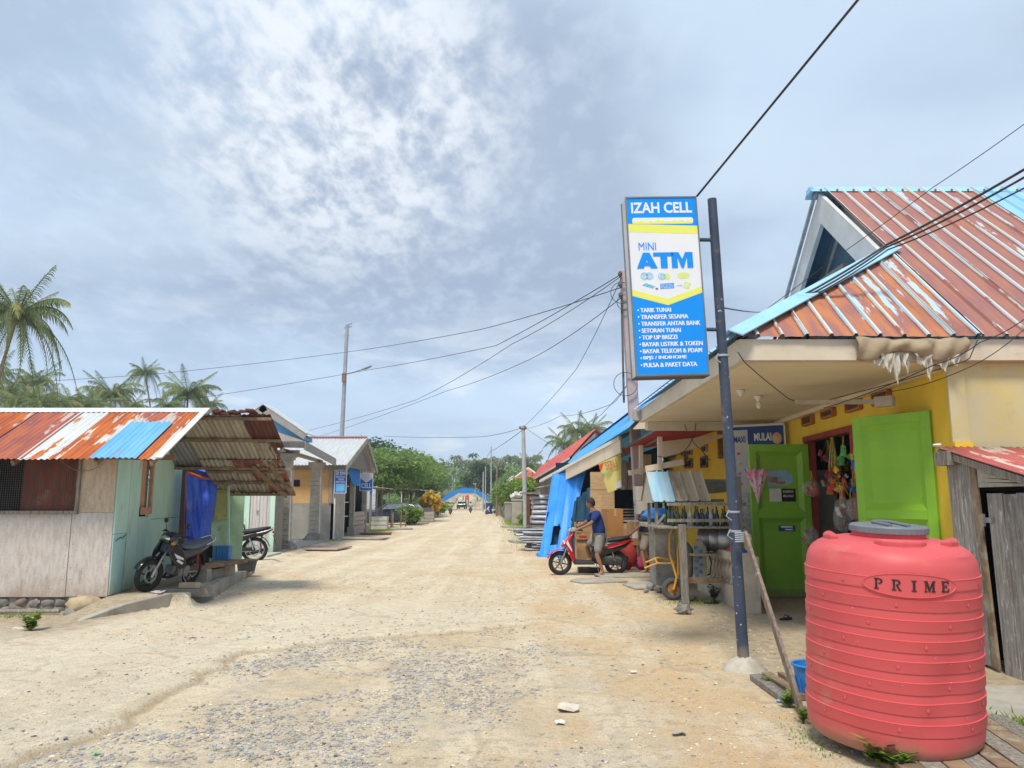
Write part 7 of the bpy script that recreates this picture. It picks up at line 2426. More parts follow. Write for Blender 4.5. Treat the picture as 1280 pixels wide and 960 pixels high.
m_plank = M('weathered plank, grey with pale flakes', (0.34, 0.31, 0.28), (0.20, 0.175, 0.155), scale=4, st=(8, 8, 0.55), dirt=(0.50, 0.50, 0.47), dscale=7, dst=(4, 4, 0.9), dlo=0.53, dhi=0.66, rand=0.1, bump=0.8, rough=0.92, fleck=(0.36, 0.47, 0.48), fscale=5, flo=0.68)
XS = 4.70
def plank(y0, y1, z0, z1, x=XS, lean=0.0, mat=m_plank, th=0.025, nm='plank', slope=0.0):
 """upright board in the street wall of the shed; y0 far edge, y1 near edge; its top falls by slope towards the viewer"""
 mb = MB()
 vs, rg_ = [], random.Random(int(y0 * 1000))
 for k in range(6):
  f = k / 5
  j = rg_.uniform(-0.004, 0.004)
  for yy, xx, zz in ((y0, x, z1), (y1, x, z1 - slope * (y0 - y1)), (y1, x + th, z1 - slope * (y0 - y1)), (y0, x + th, z1)):
   vs.append((xx, yy + lean * f * (z1 - z0) + j, z0 + (zz - z0) * f))
 fs = [(0, 3, 2, 1), (20, 21, 22, 23)]
 for k in range(5):
  for q in range(4):
   q2 = (q + 1) % 4
   fs.append((k * 4 + q, k * 4 + q2, (k + 1) * 4 + q2, (k + 1) * 4 + q))
 mb.add(vs, fs)
 return wpart(nm, mb, mat, s2, bevel=0.004)
plank(8.30, 7.83, 0.0, 2.05, slope=0.2, lean=0.03)
plank(7.82, 7.72, 0.0, 2.0, x=XS - 0.02, mat=m_wood_b, slope=0.2, lean=0.05)
plank(7.80, 5.6, 1.74, 1.99, x=XS - 0.012, slope=0.2, mat=M('flaking cream board', (0.50, 0.46, 0.36), (0.34, 0.31, 0.25), scale=3, dirt=(0.22, 0.2, 0.17), dscale=3, bump=0.4))
yy_ = 7.66
for k, w in enumerate((0.24, 0.21, 0.25, 0.2, 0.24, 0.22, 0.24)):
 plank(yy_, yy_ - w + 0.006, -0.03, 1.68 - 0.01 * (k % 2), x=XS + 0.008 * (k % 2), lean=0.02)
 yy_ -= w
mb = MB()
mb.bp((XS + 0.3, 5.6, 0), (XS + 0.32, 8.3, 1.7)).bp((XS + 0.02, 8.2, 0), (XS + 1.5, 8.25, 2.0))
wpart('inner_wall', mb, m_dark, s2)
mb = MB()
p = A(1228, 650, 7.7)
mb.box((XS - 0.03, 7.66, p.z), (0.015, 0.13, 0.05))
mb.beam((XS - 0.045, 7.70, p.z - 0.06), (XS - 0.045, 7.70, p.z + 0.06), 0.02, 0.02)
wpart('latch', mb, m_steel, s2)
mb = MB()
mb.bp((4.58, 8.12, 1.98), (4.72, 8.36, 2.13))
wpart('beam', mb, m_wood_g, s2)
m_redt = mat_tin('faded red ribbed tin', (0.48, 0.13, 0.12), (0.40, 0.10, 0.10), (0.62, 0.32, 0.25), (0.55, 0.5, 0.45), 0.3, rib=None, scale=1.2)
for k in range(4):
 sheet(s2, 'roof_sheet', (4.62 + 0.78 * k, 5.55, 1.475 - 0.006 * (k % 2)), (1, 0, 0), V3((0, 2.9, 0.72)), 0.82, V3((0, 2.9, 0.72)).length, m_redt, pitch=0.076, amp=0.010, nseg=4, thick=0.002)
mb = MB()
mb.beam((4.66, 5.6, 1.43), (4.66, 8.4, 2.13), 0.04, 0.07)
wpart('rafter', mb, m_wood_g, s2)
mb = MB()
mb.tube([(4.60, 8.40, 2.21), (4.68, 8.40, 2.215)], 0.015, 6)
wpart('gutter_pipe', mb, m_white, s2)
mb = MB()
mb.prism([(3.5, 5.9, -0.1), (7.5, 5.9, -0.1), (7.5, 7.1, -0.1), (3.5, 7.1, -0.1)], (0, 0, 0.10))
solo('concrete_apron', mb, m_conc, 'pale concrete apron on the ground in front of the plank shed', 'slab', bevel=0.01)
mb = MB()
mb.prism([(3.0, 4.66, -0.1), (7.2, 5.0, -0.1), (7.2, 5.25, -0.1), (3.0, 4.95, -0.1)], (0, 0, 0.14))
solo('edge_beam', mb, m_conc, 'pale concrete edging at the bottom right beside the tank boards', 'edging', bevel=0.01)
grass((4.0, 5.5), 1.0, 0.5, 2600, 0.10, 9, 'patch of short grass between the tank and the plank shed')
# ---- balustrade, kiosk and what stands there
s3 = thing('balustrade', 'old concrete balustrade with turned balusters beside the kiosk', 'balustrade', (3.45, 11.5, 0))
m_bal0 = M('sandy old concrete', (0.58, 0.50, 0.38), (0.46, 0.40, 0.31), scale=3, dirt=(0.28, 0.25, 0.20), dscale=3, dlo=0.56, dhi=0.75, bump=0.4, bscale=40)
by0, by1 = 11.50, 14.5
bx0 = 3.40
mb = MB()
mb.bp((bx0, by0 + 0.2, -0.05), (bx0 + 0.2, by1, 0.32))
wpart('base_wall', mb, m_bal0, s3, bevel=0.012)
mb = MB()
mb.bp((bx0 - 0.03, by0 + 0.2, 0.70), (bx0 + 0.23, by1, 0.83))
wpart('top_rail', mb, m_bal0, s3, bevel=0.02)
mb = MB()
mb.bp((bx0 - 0.03, by0 - 0.0, -0.05), (bx0 + 0.22, by0 + 0.199, 0.80))
wpart('end_pillar', mb, m_bal0, s3, bevel=0.015)
bal = MB()
m_bal = M('sandy old concrete', (0.58, 0.50, 0.38), (0.46, 0.40, 0.31), scale=3, dirt=(0.28, 0.25, 0.20), dscale=3, dlo=0.56, dhi=0.75, bump=0.4, bscale=40)
bal.lathe([(0.06, 0), (0.06, 0.03), (0.035, 0.06), (0.05, 0.11), (0.068, 0.17), (0.06, 0.23), (0.035, 0.29), (0.03, 0.31), (0.045, 0.34), (0.058, 0.36), (0.058, 0.385)], 12)
bme = bal.mesh('baluster', m_bal, True, angle=50)
for k in range(13):
 o = link('baluster', bme, s3)
 o.location = V3((bx0 + 0.1, by0 + 0.34 + k * 0.215, 0.318)) - s3.location
mb = MB()
mb.bp((3.0, 15.4, -0.05), (3.3, 15.6, 0.8))
t = thing('counter_pillar', 'square concrete counter pillar left of the upright wheelbarrow', 'pillar', (2.95, 15.2, 0))
mb = MB()
mb.bp((2.72, 14.95, -0.05), (3.12, 15.6, 1.12))
wpart('shaft', mb, m_conc_d, t, bevel=0.015)
mb = MB()
mb.bp((2.55, 14.85, 1.121), (3.75, 15.7, 1.20))
wpart('counter_top', mb, m_conc_d, t, bevel=0.01)
k1 = thing('fuel_kiosk', 'small timber kiosk of bottled fuel with a beige and blue ribbed roof', 'kiosk', (3.0, 12.6, 0))
mb = MB()
mb.beam((2.74, 12.52, -0.05), (2.72, 12.52, 1.24), 0.11, 0.10, up=(0, 1, 0))
wpart('post', mb, m_wood_g, k1, bevel=0.006)
mb = MB()
mb.beam((3.66, 12.55, 0.8), (3.66, 12.55, 2.0), 0.08, 0.08, up=(0, 1, 0))
wpart('post', mb, m_wood_g, k1, bevel=0.006)
for (x, y) in ((2.48, 13.4), (2.48, 14.1)):
 mb = MB()
 mb.beam((x, y, 1.12), (x, y, 1.62), 0.05, 0.05, up=(0, 1, 0))
 wpart('post', mb, m_wood_g, k1)
mb = MB()
mb.bp((2.35, 12.55, 1.17), (3.75, 13.6, 1.205))
wpart('shelf_board', mb, m_wood_g, k1, bevel=0.004)
for z in (1.30, 1.56):
 mb = MB()
 mb.beam((2.5, 12.56, z), (3.78, 12.56, z), 0.03, 0.05)
 wpart('rail', mb, m_wood_g, k1)
mb = MB()
mb.beam((2.36, 13.1, 1.14), (2.55, 13.0, 1.38), 0.04, 0.04).beam((2.55, 13.4, 1.6), (3.7, 13.6, 1.62), 0.05, 0.05)
wpart('brace', mb, m_wood_g, k1)
mb = MB()
mb.beam((2.74, 12.6, 0.36), (3.38, 12.6, 0.36), 0.10, 0.08)
wpart('crossbar', mb, m_wood_b, k1)
m_kb = mat_tin('light blue kiosk tin', (0.26, 0.47, 0.62), (0.36, 0.52, 0.62), (0.42, 0.45, 0.44), (0.4, 0.38, 0.33), 0.2)
m_kt = mat_tin('beige kiosk tin', (0.48, 0.41, 0.31), (0.44, 0.37, 0.28), (0.36, 0.30, 0.22), (0.3, 0.25, 0.18), 0.3)
kv = V3((0, 0.62, 0.53))
sheet(k1, 'roof_sheet', (2.40, 13.28, 1.60), (1, 0, 0), kv, 0.40, kv.length, m_kb, pitch=0.2, amp=0.03, prof='trap', nseg=2, thick=0.003)
sheet(k1, 'roof_sheet', (2.80, 13.27, 1.605), (1, 0, 0), kv, 0.60, kv.length, m_kt, pitch=0.2, amp=0.03, prof='trap', nseg=2, thick=0.003)
kv2 = V3((0, -0.62, 0.53))
sheet(k1, 'roof_sheet', (3.40, 14.52, 1.60), (-1, 0, 0), kv2, 1.0, kv2.length, m_kt, pitch=0.2, amp=0.03, prof='trap', nseg=2)
mb = MB()
mb.prism([(2.42, 13.35, 1.58), (2.42, 14.45, 1.58), (2.42, 13.9, 2.07)], (0.02, 0, 0))
wpart('gable', mb, M('pale grey board', (0.42, 0.40, 0.36), (0.36, 0.34, 0.3), bump=0.2), k1)
mb = MB()
mb.prism([(3.42, 14.6, 1.72), (4.05, 14.4, 1.78), (4.05, 14.2, 1.95), (3.42, 14.4, 1.98)], (0, 0.03, 0.02))
mb.beam((3.35, 14.3, 1.98), (4.1, 14.2, 1.98), 0.06, 0.05)
wpart('side_awning', mb, M('grey green panel', (0.20, 0.22, 0.20), (0.16, 0.18, 0.17), bump=0.2), k1)
bt_ = MB()
bt_.lathe([(0.035, 0), (0.037, 0.01), (0.037, 0.15), (0.03, 0.19), (0.013, 0.23), (0.012, 0.28), (0.014, 0.285), (0.014, 0.30)], 12)
bms = [bt_.mesh('bottle', M('bottle ' + n_, c_, tuple(q * 0.7 for q in c_), rough=0.15, bump=0, spec=0.6), True, angle=45) for n_, c_ in (('dark green', (0.02, 0.05, 0.045)), ('amber', (0.10, 0.05, 0.02)), ('clear', (0.35, 0.38, 0.36)), ('blue', (0.04, 0.08, 0.16)))]
rb_ = random.Random(2)
k = 0
for row, y in enumerate((12.72, 13.0, 13.3)):
 x = 2.62
 while x < 3.62:
  o = link('bottle', bms[(0, 0, 3, 2, 1, 0)[rb_.randrange(6)]])
  o.location = (x, y + rb_.uniform(-.03, .03), 1.206)
  s_ = rb_.uniform(0.85, 1.1)
  o.scale = (s_, s_, s_)
  tag(o, 'glass fuel bottle standing on the kiosk shelf', 'bottle', 'bottles on the kiosk shelf')
  x += rb_.uniform(0.085, 0.13)
o = MB()
o.lathe([(0.05, 0), (0.055, 0.02), (0.055, 0.16), (0.04, 0.18), (0.045, 0.2)], 12)
jj = solo('glass_jar', o, M('pale jar', (0.5, 0.46, 0.36), rough=0.3, bump=0), 'pale round jar at the right end of the kiosk shelf', 'jar', smooth=True)
jj.location = (3.56, 12.62, 1.206)
t = thing('steel_drum', 'galvanised drum lying on its side under the kiosk shelf', 'drum', (3.42, 12.95, 0.99), rz=rad(-38))
mb = MB()
RX = Matrix.Rotation(PI / 2, 3, 'Y')
mb.lathe([(0.20, -0.3), (0.215, -0.28), (0.205, -0.26), (0.205, -0.1), (0.215, -0.08), (0.205, -0.06), (0.205, 0.06), (0.215, 0.08), (0.205, 0.1), (0.205, 0.26), (0.215, 0.28), (0.20, 0.29)], 26, rot=RX)
part('shell', mb, m_steel, t, smooth=True, angle=30)
mb = MB()
mb.lathe([(0.19, 0.291), (0.19, 0.294)], 24, rot=RX)
o = part('lid', mb, M('dark grey drum end', (0.12, 0.13, 0.13), (0.09, 0.1, 0.1), bump=0.1), t)
mf = Matrix.Translation((0.297, 0, 0)) @ Matrix(((0, 0, 1, 0), (1, 0, 0, 0), (0, 1, 0, 0), (0, 0, 0, 1)))
g = glyphs('2001', 0.24, 0.08, bold=0.02, depth=0).moved(mf @ Matrix.Translation((-0.12, 0.02, 0)))
link('lettering', g.mesh('lettering', m_white), o)
mb = MB()
mb.beam((2.8, 12.85, 0.755), (3.62, 12.85, 0.755), 0.5, 0.03)
solo('plank_shelf', mb, m_wood_g, 'plank under the galvanised drum', 'plank')
for nm_, c_, px, lb, s_ in (('red', (0.60, 0.03, 0.03), 899, 'small red plastic funnel upside down on the balustrade rail', 0.85), ('blue', (0.02, 0.17, 0.55), 908, 'blue plastic funnel upside down on the balustrade rail', 1.05)):
 mb = MB()
 mb.lathe([(0.125, 0), (0.125, 0.015), (0.105, 0.03), (0.03, 0.11), (0.018, 0.12), (0.010, 0.20), (0.006, 0.20)], 20)
 p = A(px, 687, 12.2 if nm_ == 'red' else 12.0)
 o = solo('funnel', mb, M('glossy %s plastic' % nm_, c_, rough=0.3, bump=0, spec=0.5), lb, 'funnel', smooth=True)
 o.location = (bx0 + 0.08, 12.35 if nm_ == 'red' else 12.05, 0.832)
 o.scale = (s_, s_, s_)
wbp = V3((2.64, 12.98, 0))
t = thing('wheelbarrow', 'yellow tubed wheelbarrow stood on its nose against the kiosk post', 'wheelbarrow', wbp)
mb = MB()
mb.torus((0, 0, 0.185), 0.135, 0.05, 'Y', 26, 10, rz=0.9)
w_ = part('wheel', mb, M('dusty tyre rubber', (0.09, 0.09, 0.095), (0.06, 0.06, 0.06), bump=0.2), t, smooth=True)
mb = MB()
mb.tube([(0, -0.02, 0.185), (0, 0.03, 0.185)], 0.095, 20)
mb.tube([(0, -0.05, 0.185), (0, 0.06, 0.185)], 0.03, 10)
link('rim', mb.mesh('rim', M('rusty orange rim', (0.45, 0.20, 0.05), (0.25, 0.12, 0.05), scale=14, bump=0.2)), w_)
m_yt = M('chipped yellow tube paint', (0.62, 0.33, 0.05), (0.55, 0.28, 0.04), scale=6, dirt=(0.25, 0.14, 0.07), dscale=12, dlo=0.58, dhi=0.66, bump=0.1, rough=0.5)
for s_, pts in ((1, [(0.0, -0.08, 0.185), (0.05, -0.09, 0.38), (-0.05, -0.09, 0.75), (-0.04, -0.08, 1.05), (0.04, -0.08, 1.22)]), (-1, [(0.0, 0.10, 0.185), (0.14, 0.11, 0.40), (0.12, 0.12, 0.75), (0.18, 0.12, 1.0), (0.33, 0.12, 1.24)])):
 mb = MB()
 mb.tube(pts, 0.02, 8)
 part('handle_tube', mb, m_yt, t, smooth=True)
mb = MB()
mb.tube([(0.02, -0.09, 0.60), (-0.25, -0.05, 0.60), (-0.46, -0.02, 0.52)], 0.015, 7)
mb.tube([(0.08, 0.11, 0.62), (-0.2, 0.13, 0.68), (-0.42, 0.1, 0.60)], 0.015, 7)
mb.tube([(-0.25, -0.05, 0.60), (-0.26, 0.13, 0.67)], 0.013, 6)
part('stand', mb, m_yt, t, smooth=True)
mb = MB()
mb.tube([(0.08, -0.06, 0.42), (0.09, -0.06, 0.85)], 0.016, 6)
mb.tube([(0.0, 0, 0.19), (0.20, -0.02, 0.19)], 0.014, 6)
part('brace', mb, m_yt, t, smooth=True)
m_tray = M('grimy tray metal', (0.30, 0.27, 0.22), (0.2, 0.17, 0.13), scale=5, dirt=(0.4, 0.33, 0.22), dscale=6, bump=0.2)
def tray(u, v):
 z = 0.28 + 0.70 * v
 bulge = math.sin(PI * min(1, max(0, v))) ** 0.5
 side_ = math.sin(PI * u) ** 0.45
 return (0.17 + 0.24 * side_ * bulge, -0.16 + 0.50 * u, z)
mb = MB()
mb.grid(tray, 14, 14)
o = part('tray', mb, m_tray, t, smooth=True, angle=0)
o.modifiers.new('thickness', 'SOLIDIFY').thickness = 0.008
mb = MB()
mb.prism([(0.30, -0.19, 0.30), (0.53, -0.16, 0.28), (0.54, -0.15, 0.85), (0.44, -0.17, 1.0), (0.32, -0.19, 0.92)], (0, 0.03, 0))
o = solo('cement_sack', mb, M('cream woven sack', (0.46, 0.40, 0.29), (0.38, 0.33, 0.24), scale=6, bump=0.4), 'cream woven sack with blue print stuffed behind the wheelbarrow', 'sack', origin=(0, 0, 0), bevel=0.01)
o.location = wbp
mb = MB()
rgs = random.Random(9)
for k in range(9):
 mb.box((0.36 + 0.07 * (k % 2) + rgs.uniform(-.01, .01), -0.197 + 0.03 * (k % 2) * 0.4, 0.42 + 0.055 * k), (0.06, 0.004, 0.045), rot=Matrix.Rotation(rgs.uniform(-.6, .6), 3, 'Y'))
part('print', mb, M('blue sack print', (0.05, 0.25, 0.50), (0.05, 0.2, 0.45), bump=0), o)
mb = MB()
mb.tube([(0.3, 0.1, 0.3), (0.62, 0.0, 0.42), (0.66, 0.05, 0.6), (0.6, 0.1, 0.9), (0.5, 0.05, 1.0)], 0.012, 6)
o = solo('rubber_hose', mb, m_black, 'thin dark hose looped behind the sack and wheelbarrow', 'hose', origin=(0, 0, 0), smooth=True)
o.location = wbp
mb = MB()
mb.ball((0, 0, 0.05), (0.13, 0.09, 0.07), 9, 6, jit=0.25, rng=random.Random(1))
o = solo('rock', mb, m_stone, 'pale angular rock on the ground left of the sign pole', 'rock')
o.location = G(855, 768, 0)
for i, (px, py, s_, lb) in enumerate(((815, 738, 0.9, 'largest rubble stone at the foot of the counter pillar'), (823, 741, 0.7, 'second rubble stone at the foot of the counter pillar'), (866, 752, 0.7, 'stone lying against the kiosk post'), (808, 741, 0.5, 'small rubble stone left of the counter pillar'))):
 mb = MB()
 mb.ball((0, 0, 0.04), (0.11 * s_, 0.10 * s_, 0.07 * s_), 8, 5, jit=0.28, rng=random.Random(i + 5))
 o = solo('rock', mb, m_stone, lb, 'rock', group='rubble at the porch edge')
 o.location = G(px, py, 0)
for i, (px, py, w, l, rz_, lb) in enumerate(((748, 727, 1.0, 0.8, 0.3, 'broken concrete slab under the standing man beside the red scooter'), (820, 733, 1.1, 1.1, 0.1, 'flat concrete slab left of the wheelbarrow wheel'), (782, 720, 1.2, 0.9, 0, 'concrete slab behind the rear wheel of the red scooter'))):
 mb = MB()
 p = G(px, py, 0)
 mb.prism([(-w / 2, -l / 2, 0), (w / 2, -l * 0.42, 0), (w * 0.46, l / 2, 0), (-w * 0.3, l * 0.55, 0), (-w * 0.55, l * 0.2, 0)], (0, 0, 0.035))
 o = solo('concrete_slab', mb, m_conc, lb, 'slab', group='ditch slabs on the right', origin=(0, 0, 0), bevel=0.008)
 o.location = (p.x, p.y, 0.004)
 o.rotation_euler = (0, 0, rz_)
m_flip = M('black foam sandal', (0.03, 0.03, 0.035), bump=0)
def sandal(px, py, rz_, lb):
 mb = MB()
 mb.prism([(0.13 * math.cos(a) * (1.0 if math.cos(a) > 0 else 0.95), (0.05 - 0.012 * (math.cos(a) < 0)) * math.sin(a), 0) for a in [2 * PI * k / 18 for k in range(18)]], (0, 0, 0.022))
 mb.tube([(0.02, -0.045, 0.02), (0.03, -0.03, 0.06), (0.08, 0, 0.03)], 0.007, 5)
 mb.tube([(0.02, 0.045, 0.02), (0.03, 0.03, 0.06), (0.08, 0, 0.03)], 0.007, 5)
 o = solo('flip_flop', mb, m_flip, lb, 'sandal', group='dropped sandals', origin=(0, 0, 0))
 o.location = G(px, py, 0) + V3((0, 0, 0.006))
 o.rotation_euler = (0, 0, rz_)
sandal(982, 775, 0.6, 'black flip-flop lying on the ground right of the sign pole')
sandal(889, 755, 0.1, 'dark sandal lying before the balustrade base')
grass((2.9, 12.7), 0.4, 0.4, 500, 0.05, 12, 'weedy grass at the foot of the kiosk post and barrow')
weed(G(893, 752), 0.28, 10, 3, 'grey green weed growing against the balustrade base', mat=m_leaf_d, group='weeds on the right', lw=0.05)
# ---- next shop: fascia, boards, boxes, tarps
s4 = thing('hardware_shop', 'open hardware shop under a blue ribbed roof and sagging beige fascia', 'shop', (3.2, 20.0, 0))
N_, L_ = V3((2.82, 20.0, 3.24)), V3((0.99, 27.0, 2.30))
mb = MB()
mb.beam(N_, L_, 0.08, 0.09)
wpart('eave_beam', mb, m_white, s4)
f0, f1 = N_, N_.lerp(L_, 0.62)
for k in range(4):
 a, c_ = f0.lerp(f1, k / 4 + 0.002), f0.lerp(f1, (k + 1) / 4 - 0.002)
 mb = MB()
 h_ = 0.33
 mb.prism([a - V3((0, 0, 0.05)), c_ - V3((0, 0, 0.05)), c_ - V3((0, 0, 0.05 + h_)), a - V3((0, 0, 0.05 + h_))], (0.05, 0.03, 0))
 wpart('fascia_board', mb, m_beige, s4)
m_gt = mat_tin('weathered green tin', (0.10, 0.33, 0.24), (0.14, 0.38, 0.30), (0.4, 0.38, 0.33), (0.3, 0.25, 0.2), 0.2)
mb = MB()
mb.prism([N_ + V3((0, 0, 0.05)), L_ + V3((0, 0, 0.05)), V3((3.0, 28.5, 3.2)), V3((3.6, 20.0, 3.65))], (0, 0, 0.02))
wpart('awning', mb, m_gt, s4)
m_blr = mat_tin('bright blue ribbed tin', (0.06, 0.34, 0.72), (0.08, 0.40, 0.78), (0.3, 0.4, 0.5), (0.3, 0.35, 0.4), 0.03, rib=None, scale=0.6)
sv = V3((1.25, 0, 1.22))
for k in range(25):
 y1 = 17.2 + k * 1.0 + 1.0
 sheet(s4, 'roof_sheet', (2.62, y1, 3.24), (0, -1, 0), sv, 1.0, sv.length, m_blr, pitch=0.25, amp=0.035, prof='trap', nseg=1)
for k in range(5):
 mb = MB()
 mb.prism([(3.87, 17.2 + k * 5, 4.47), (3.87, 17.2 + k * 5 + 4.99, 4.47), (5.6, 17.2 + k * 5 + 4.99, 3.4), (5.6, 17.2 + k * 5, 3.4)], (0, 0, 0.02))
 wpart('rear_roof_sheet', mb, m_blr, s4)
mb = MB()
mb.prism([(3.62, 17.1, 4.36), (3.87, 17.1, 4.53), (4.1, 17.1, 4.38), (3.87, 17.1, 4.50)], (0, 25.2, 0))
wpart('ridge_cap', mb, M('plain blue flashing', (0.10, 0.42, 0.80), (0.12, 0.46, 0.82), bump=0), s4)
mb = MB()
mb.prism([(2.7, 17.15, 3.2), (5.5, 17.15, 3.3), (3.87, 17.15, 4.42)], (0, 0.04, 0))
wpart('gable', mb, m_fascia, s4)
mb = MB()
mb.prism([(3.35, 17.3, 3.22), (3.35, 42, 3.22), (3.35, 42, 2.4), (3.35, 28.0, 2.4), (3.35, 28, 0), (3.35, 27.9, 0), (3.35, 27.9, 2.9), (3.35, 17.3, 3.0)], (0.05, 0, 0))
wpart('upper_wall', mb, m_wood_g, s4)
mb = MB()
mb.bp((4.3, 22.6, 0), (4.36, 28.4, 3.2)).bp((1.6, 28.2, 0), (4.4, 28.3, 3.0))
wpart('inner_wall', mb, M('dark blue interior', (0.015, 0.025, 0.05), (0.02, 0.03, 0.05), bump=0), s4)  # back walls coloured near-black for the shade deep in the stall
s5 = thing('red_awning', 'sagging dark red awning between the yellow shop and the hardware shop', 'awning', (3.6, 18.0, 2.8))
m_reds = M('dark red sheet', (0.40, 0.035, 0.05), (0.33, 0.03, 0.04), scale=2, bump=0.15)
for k in range(3):
 y0, y1 = 15.3 + 2.0 * k, 15.3 + 2.0 * (k + 1) - 0.01
 mb = MB()
 mb.prism([(2.95, y0, 3.02 - 0.03 * k), (5.0, y0, 3.30), (5.0, y1, 3.30), (2.95, y1, 2.99 - 0.03 * k)], (0, 0, 0.02))
 wpart('sheet', mb, m_reds, s5)
mb = MB()
mb.beam((2.93, 15.3, 3.04), (2.93, 21.3, 2.96), 0.05, 0.05)
wpart('edge_beam', mb, m_fas_d, s5)
for y in (16.2, 18.6):
 mb = MB()
 mb.beam((3.1, y, 2.25), (3.12, y, 2.95), 0.09, 0.09, up=(0, 1, 0))
 mb.beam((2.8, y, 2.28), (3.6, y, 2.42), 0.05, 0.12)
 wpart('bracket', mb, m_beige, s5)
mb = MB()
mb.prism([(3.2, 17.0, 2.9), (4.9, 17.0, 3.1), (4.0, 17.0, 2.75), (3.3, 17.0, 2.55)], (0, 0.03, 0))
wpart('torn_board', mb, m_beige, s5)
panel(s4, 'wall_board', 776, 784, 575, 612, 20.6, 20.6, m_wood_g)
panel(s4, 'wall_board', 784, 792, 577, 612, 20.65, 20.65, m_wood_g)
panel(s4, 'cabinet_board', 803, 815, 568, 600, 18.9, 18.9, M('tan cabinet', (0.40, 0.33, 0.23), bump=0.1))
ply = [(738, 753, 590, 612), (753, 768, 583, 612), (738, 753, 612.5, 640), (753, 768, 612.5, 640), (738, 768, 640.5, 700)]
for i, (x0, x1, y0, y1) in enumerate(ply):
 mb = MB()
 a, c_ = A(x0 + 0.15, y1, 20.9), A(x1 - 0.15, y0, 20.9)
 mb.bp((a.x, 20.9, a.z), (c_.x, 20.93, c_.z))
 solo('plywood_sheet', mb, m_wood_p, ['upper left plywood sheet behind the man', 'tall upper plywood sheet behind the yellow banner', 'lower left plywood sheet behind the man', 'lower right plywood sheet behind the banner corner', 'bottom plywood sheet mostly hidden by the scooter'][i], 'plywood', group='plywood sheets in the hardware shop')
mb = MB()
c0, c1, c2_, c3 = A(718, 626, 22.6), A(741, 606, 22.0), A(741, 705, 21.6), A(708, 700, 22.4)
mb.grid(lambda u, v: c3.lerp(c2_, u).lerp(c0.lerp(c1, u), v) + V3((0.05 * math.sin(u * 22), 0.08 * math.sin(u * 17 + v * 3), 0)), 20, 12)
solo('dark_tarp', mb, M('dark teal tarpaulin', (0.012, 0.05, 0.095), (0.02, 0.075, 0.14), scale=1.5, bump=0.3, rough=0.5), 'dark teal tarp curtain behind the red scooter', 'tarp', smooth=True)
mb = MB()
t0, t1, t2, t3 = A(689, 593, 25.3), A(731, 588, 23.7), A(708, 690, 22.9), A(674, 694, 23.4)
m_lt = M('bright light blue tarpaulin', (0.03, 0.24, 0.80), (0.05, 0.30, 0.86), scale=2, rough=0.45, bump=0.3, dirt=(0.30, 0.42, 0.66), dscale=1.2, dlo=0.66, dhi=0.85)
def flap(u, v):
 p = t3.lerp(t2, u).lerp(t0.lerp(t1, u), v)
 return p + V3((0.04 * math.sin(u * 25 + v * 2), -0.05 * math.sin(u * 19 + v * 5) + 0.25 * math.sin(PI * v) * 0.5, 0.0))
mb.grid(flap, 40, 40)
kept = []
for k, f in enumerate(mb.f):
 u, v = (k % 40) / 40, (k // 40) / 40
 if not (0.08 < v < 0.33 - 0.25 * abs(u - 0.5) and 0.24 + 0.5 * v < u < 0.50 + 0.6 * v):
  kept.append(f)
mb.f = kept
o = solo('light_blue_tarp', mb, m_lt, 'bright light blue tarp stretched from the eave to the ground left of the scooter', 'tarp', smooth=True, angle=0)
mb = MB()
rg_ = random.Random(5)
mb.tube([A(672, 692, 23.2), A(680, 697, 23.0), A(690, 699, 22.8), A(700, 696, 22.7)], [0.06, 0.10, 0.08, 0.05], 8)
mb.tube([A(672, 696, 23.2), A(684, 700, 22.9), A(694, 700, 22.8)], [0.05, 0.07, 0.05], 7)
wpart('rolled_edge', mb, m_lt, o, smooth=True)
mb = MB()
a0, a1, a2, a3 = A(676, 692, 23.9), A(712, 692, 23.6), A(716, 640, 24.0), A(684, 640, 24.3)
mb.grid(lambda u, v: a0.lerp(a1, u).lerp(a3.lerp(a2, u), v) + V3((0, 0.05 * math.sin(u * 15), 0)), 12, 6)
solo('dark_tarp', mb, M('dark teal tarpaulin', (0, 0, 0)), 'dark sheet added behind the hole low in the light blue tarp to darken it', 'tarp', smooth=True)  # added dark panel, gives the hole in the tarp its shade
t = thing('yellow_banner', 'faded yellow green banner with red lettering hanging under the beige fascia', 'banner', A(765, 600, 20.0))
bq = [A(748, 580, 20.05), A(776.5, 567, 19.95), A(777, 610, 19.95), A(760, 616, 20.0)]
mb = MB()
mb.grid(lambda u, v: bq[3].lerp(bq[2], u).lerp(bq[0].lerp(bq[1], u), v) + V3((0, 0.03 * math.sin(u * 7), 0)), 12, 10)
wpart('cloth', mb, M('faded yellow banner cloth', (0.56, 0.56, 0.20), (0.60, 0.50, 0.18), scale=1.6, dirt=(0.35, 0.48, 0.25), dscale=2, bump=0.1), t, smooth=True)
fr = frame(A(758, 588, 19.9), (1, 0, 0.30), (0, 0, 1))
wpart('lettering', glyphs('SERU', 0.32, 0.22, bold=0.03).moved(fr), M('faded red print', (0.55, 0.22, 0.10), bump=0), t)
mb = MB()
mb.prism([A(748.5, 581, 19.9), A(755, 577.5, 19.88), A(752, 588, 19.88), A(750.5, 590, 19.88)], (0, -0.004, 0))
wpart('corner_mark', mb, M('red print', (0.62, 0.08, 0.04), bump=0), t)
mb = MB()
mb.prism([A(770, 604, 19.88), A(776.5, 600, 19.88), A(776.6, 609, 19.88), A(769, 611, 19.88)], (0, -0.004, 0))
wpart('corner_mark', mb, M('pale print', (0.6, 0.62, 0.68), bump=0), t)
m_card = M('brown cardboard', (0.42, 0.26, 0.13), (0.36, 0.22, 0.11), scale=3, bump=0.1, rand=0.1, rough=0.85)
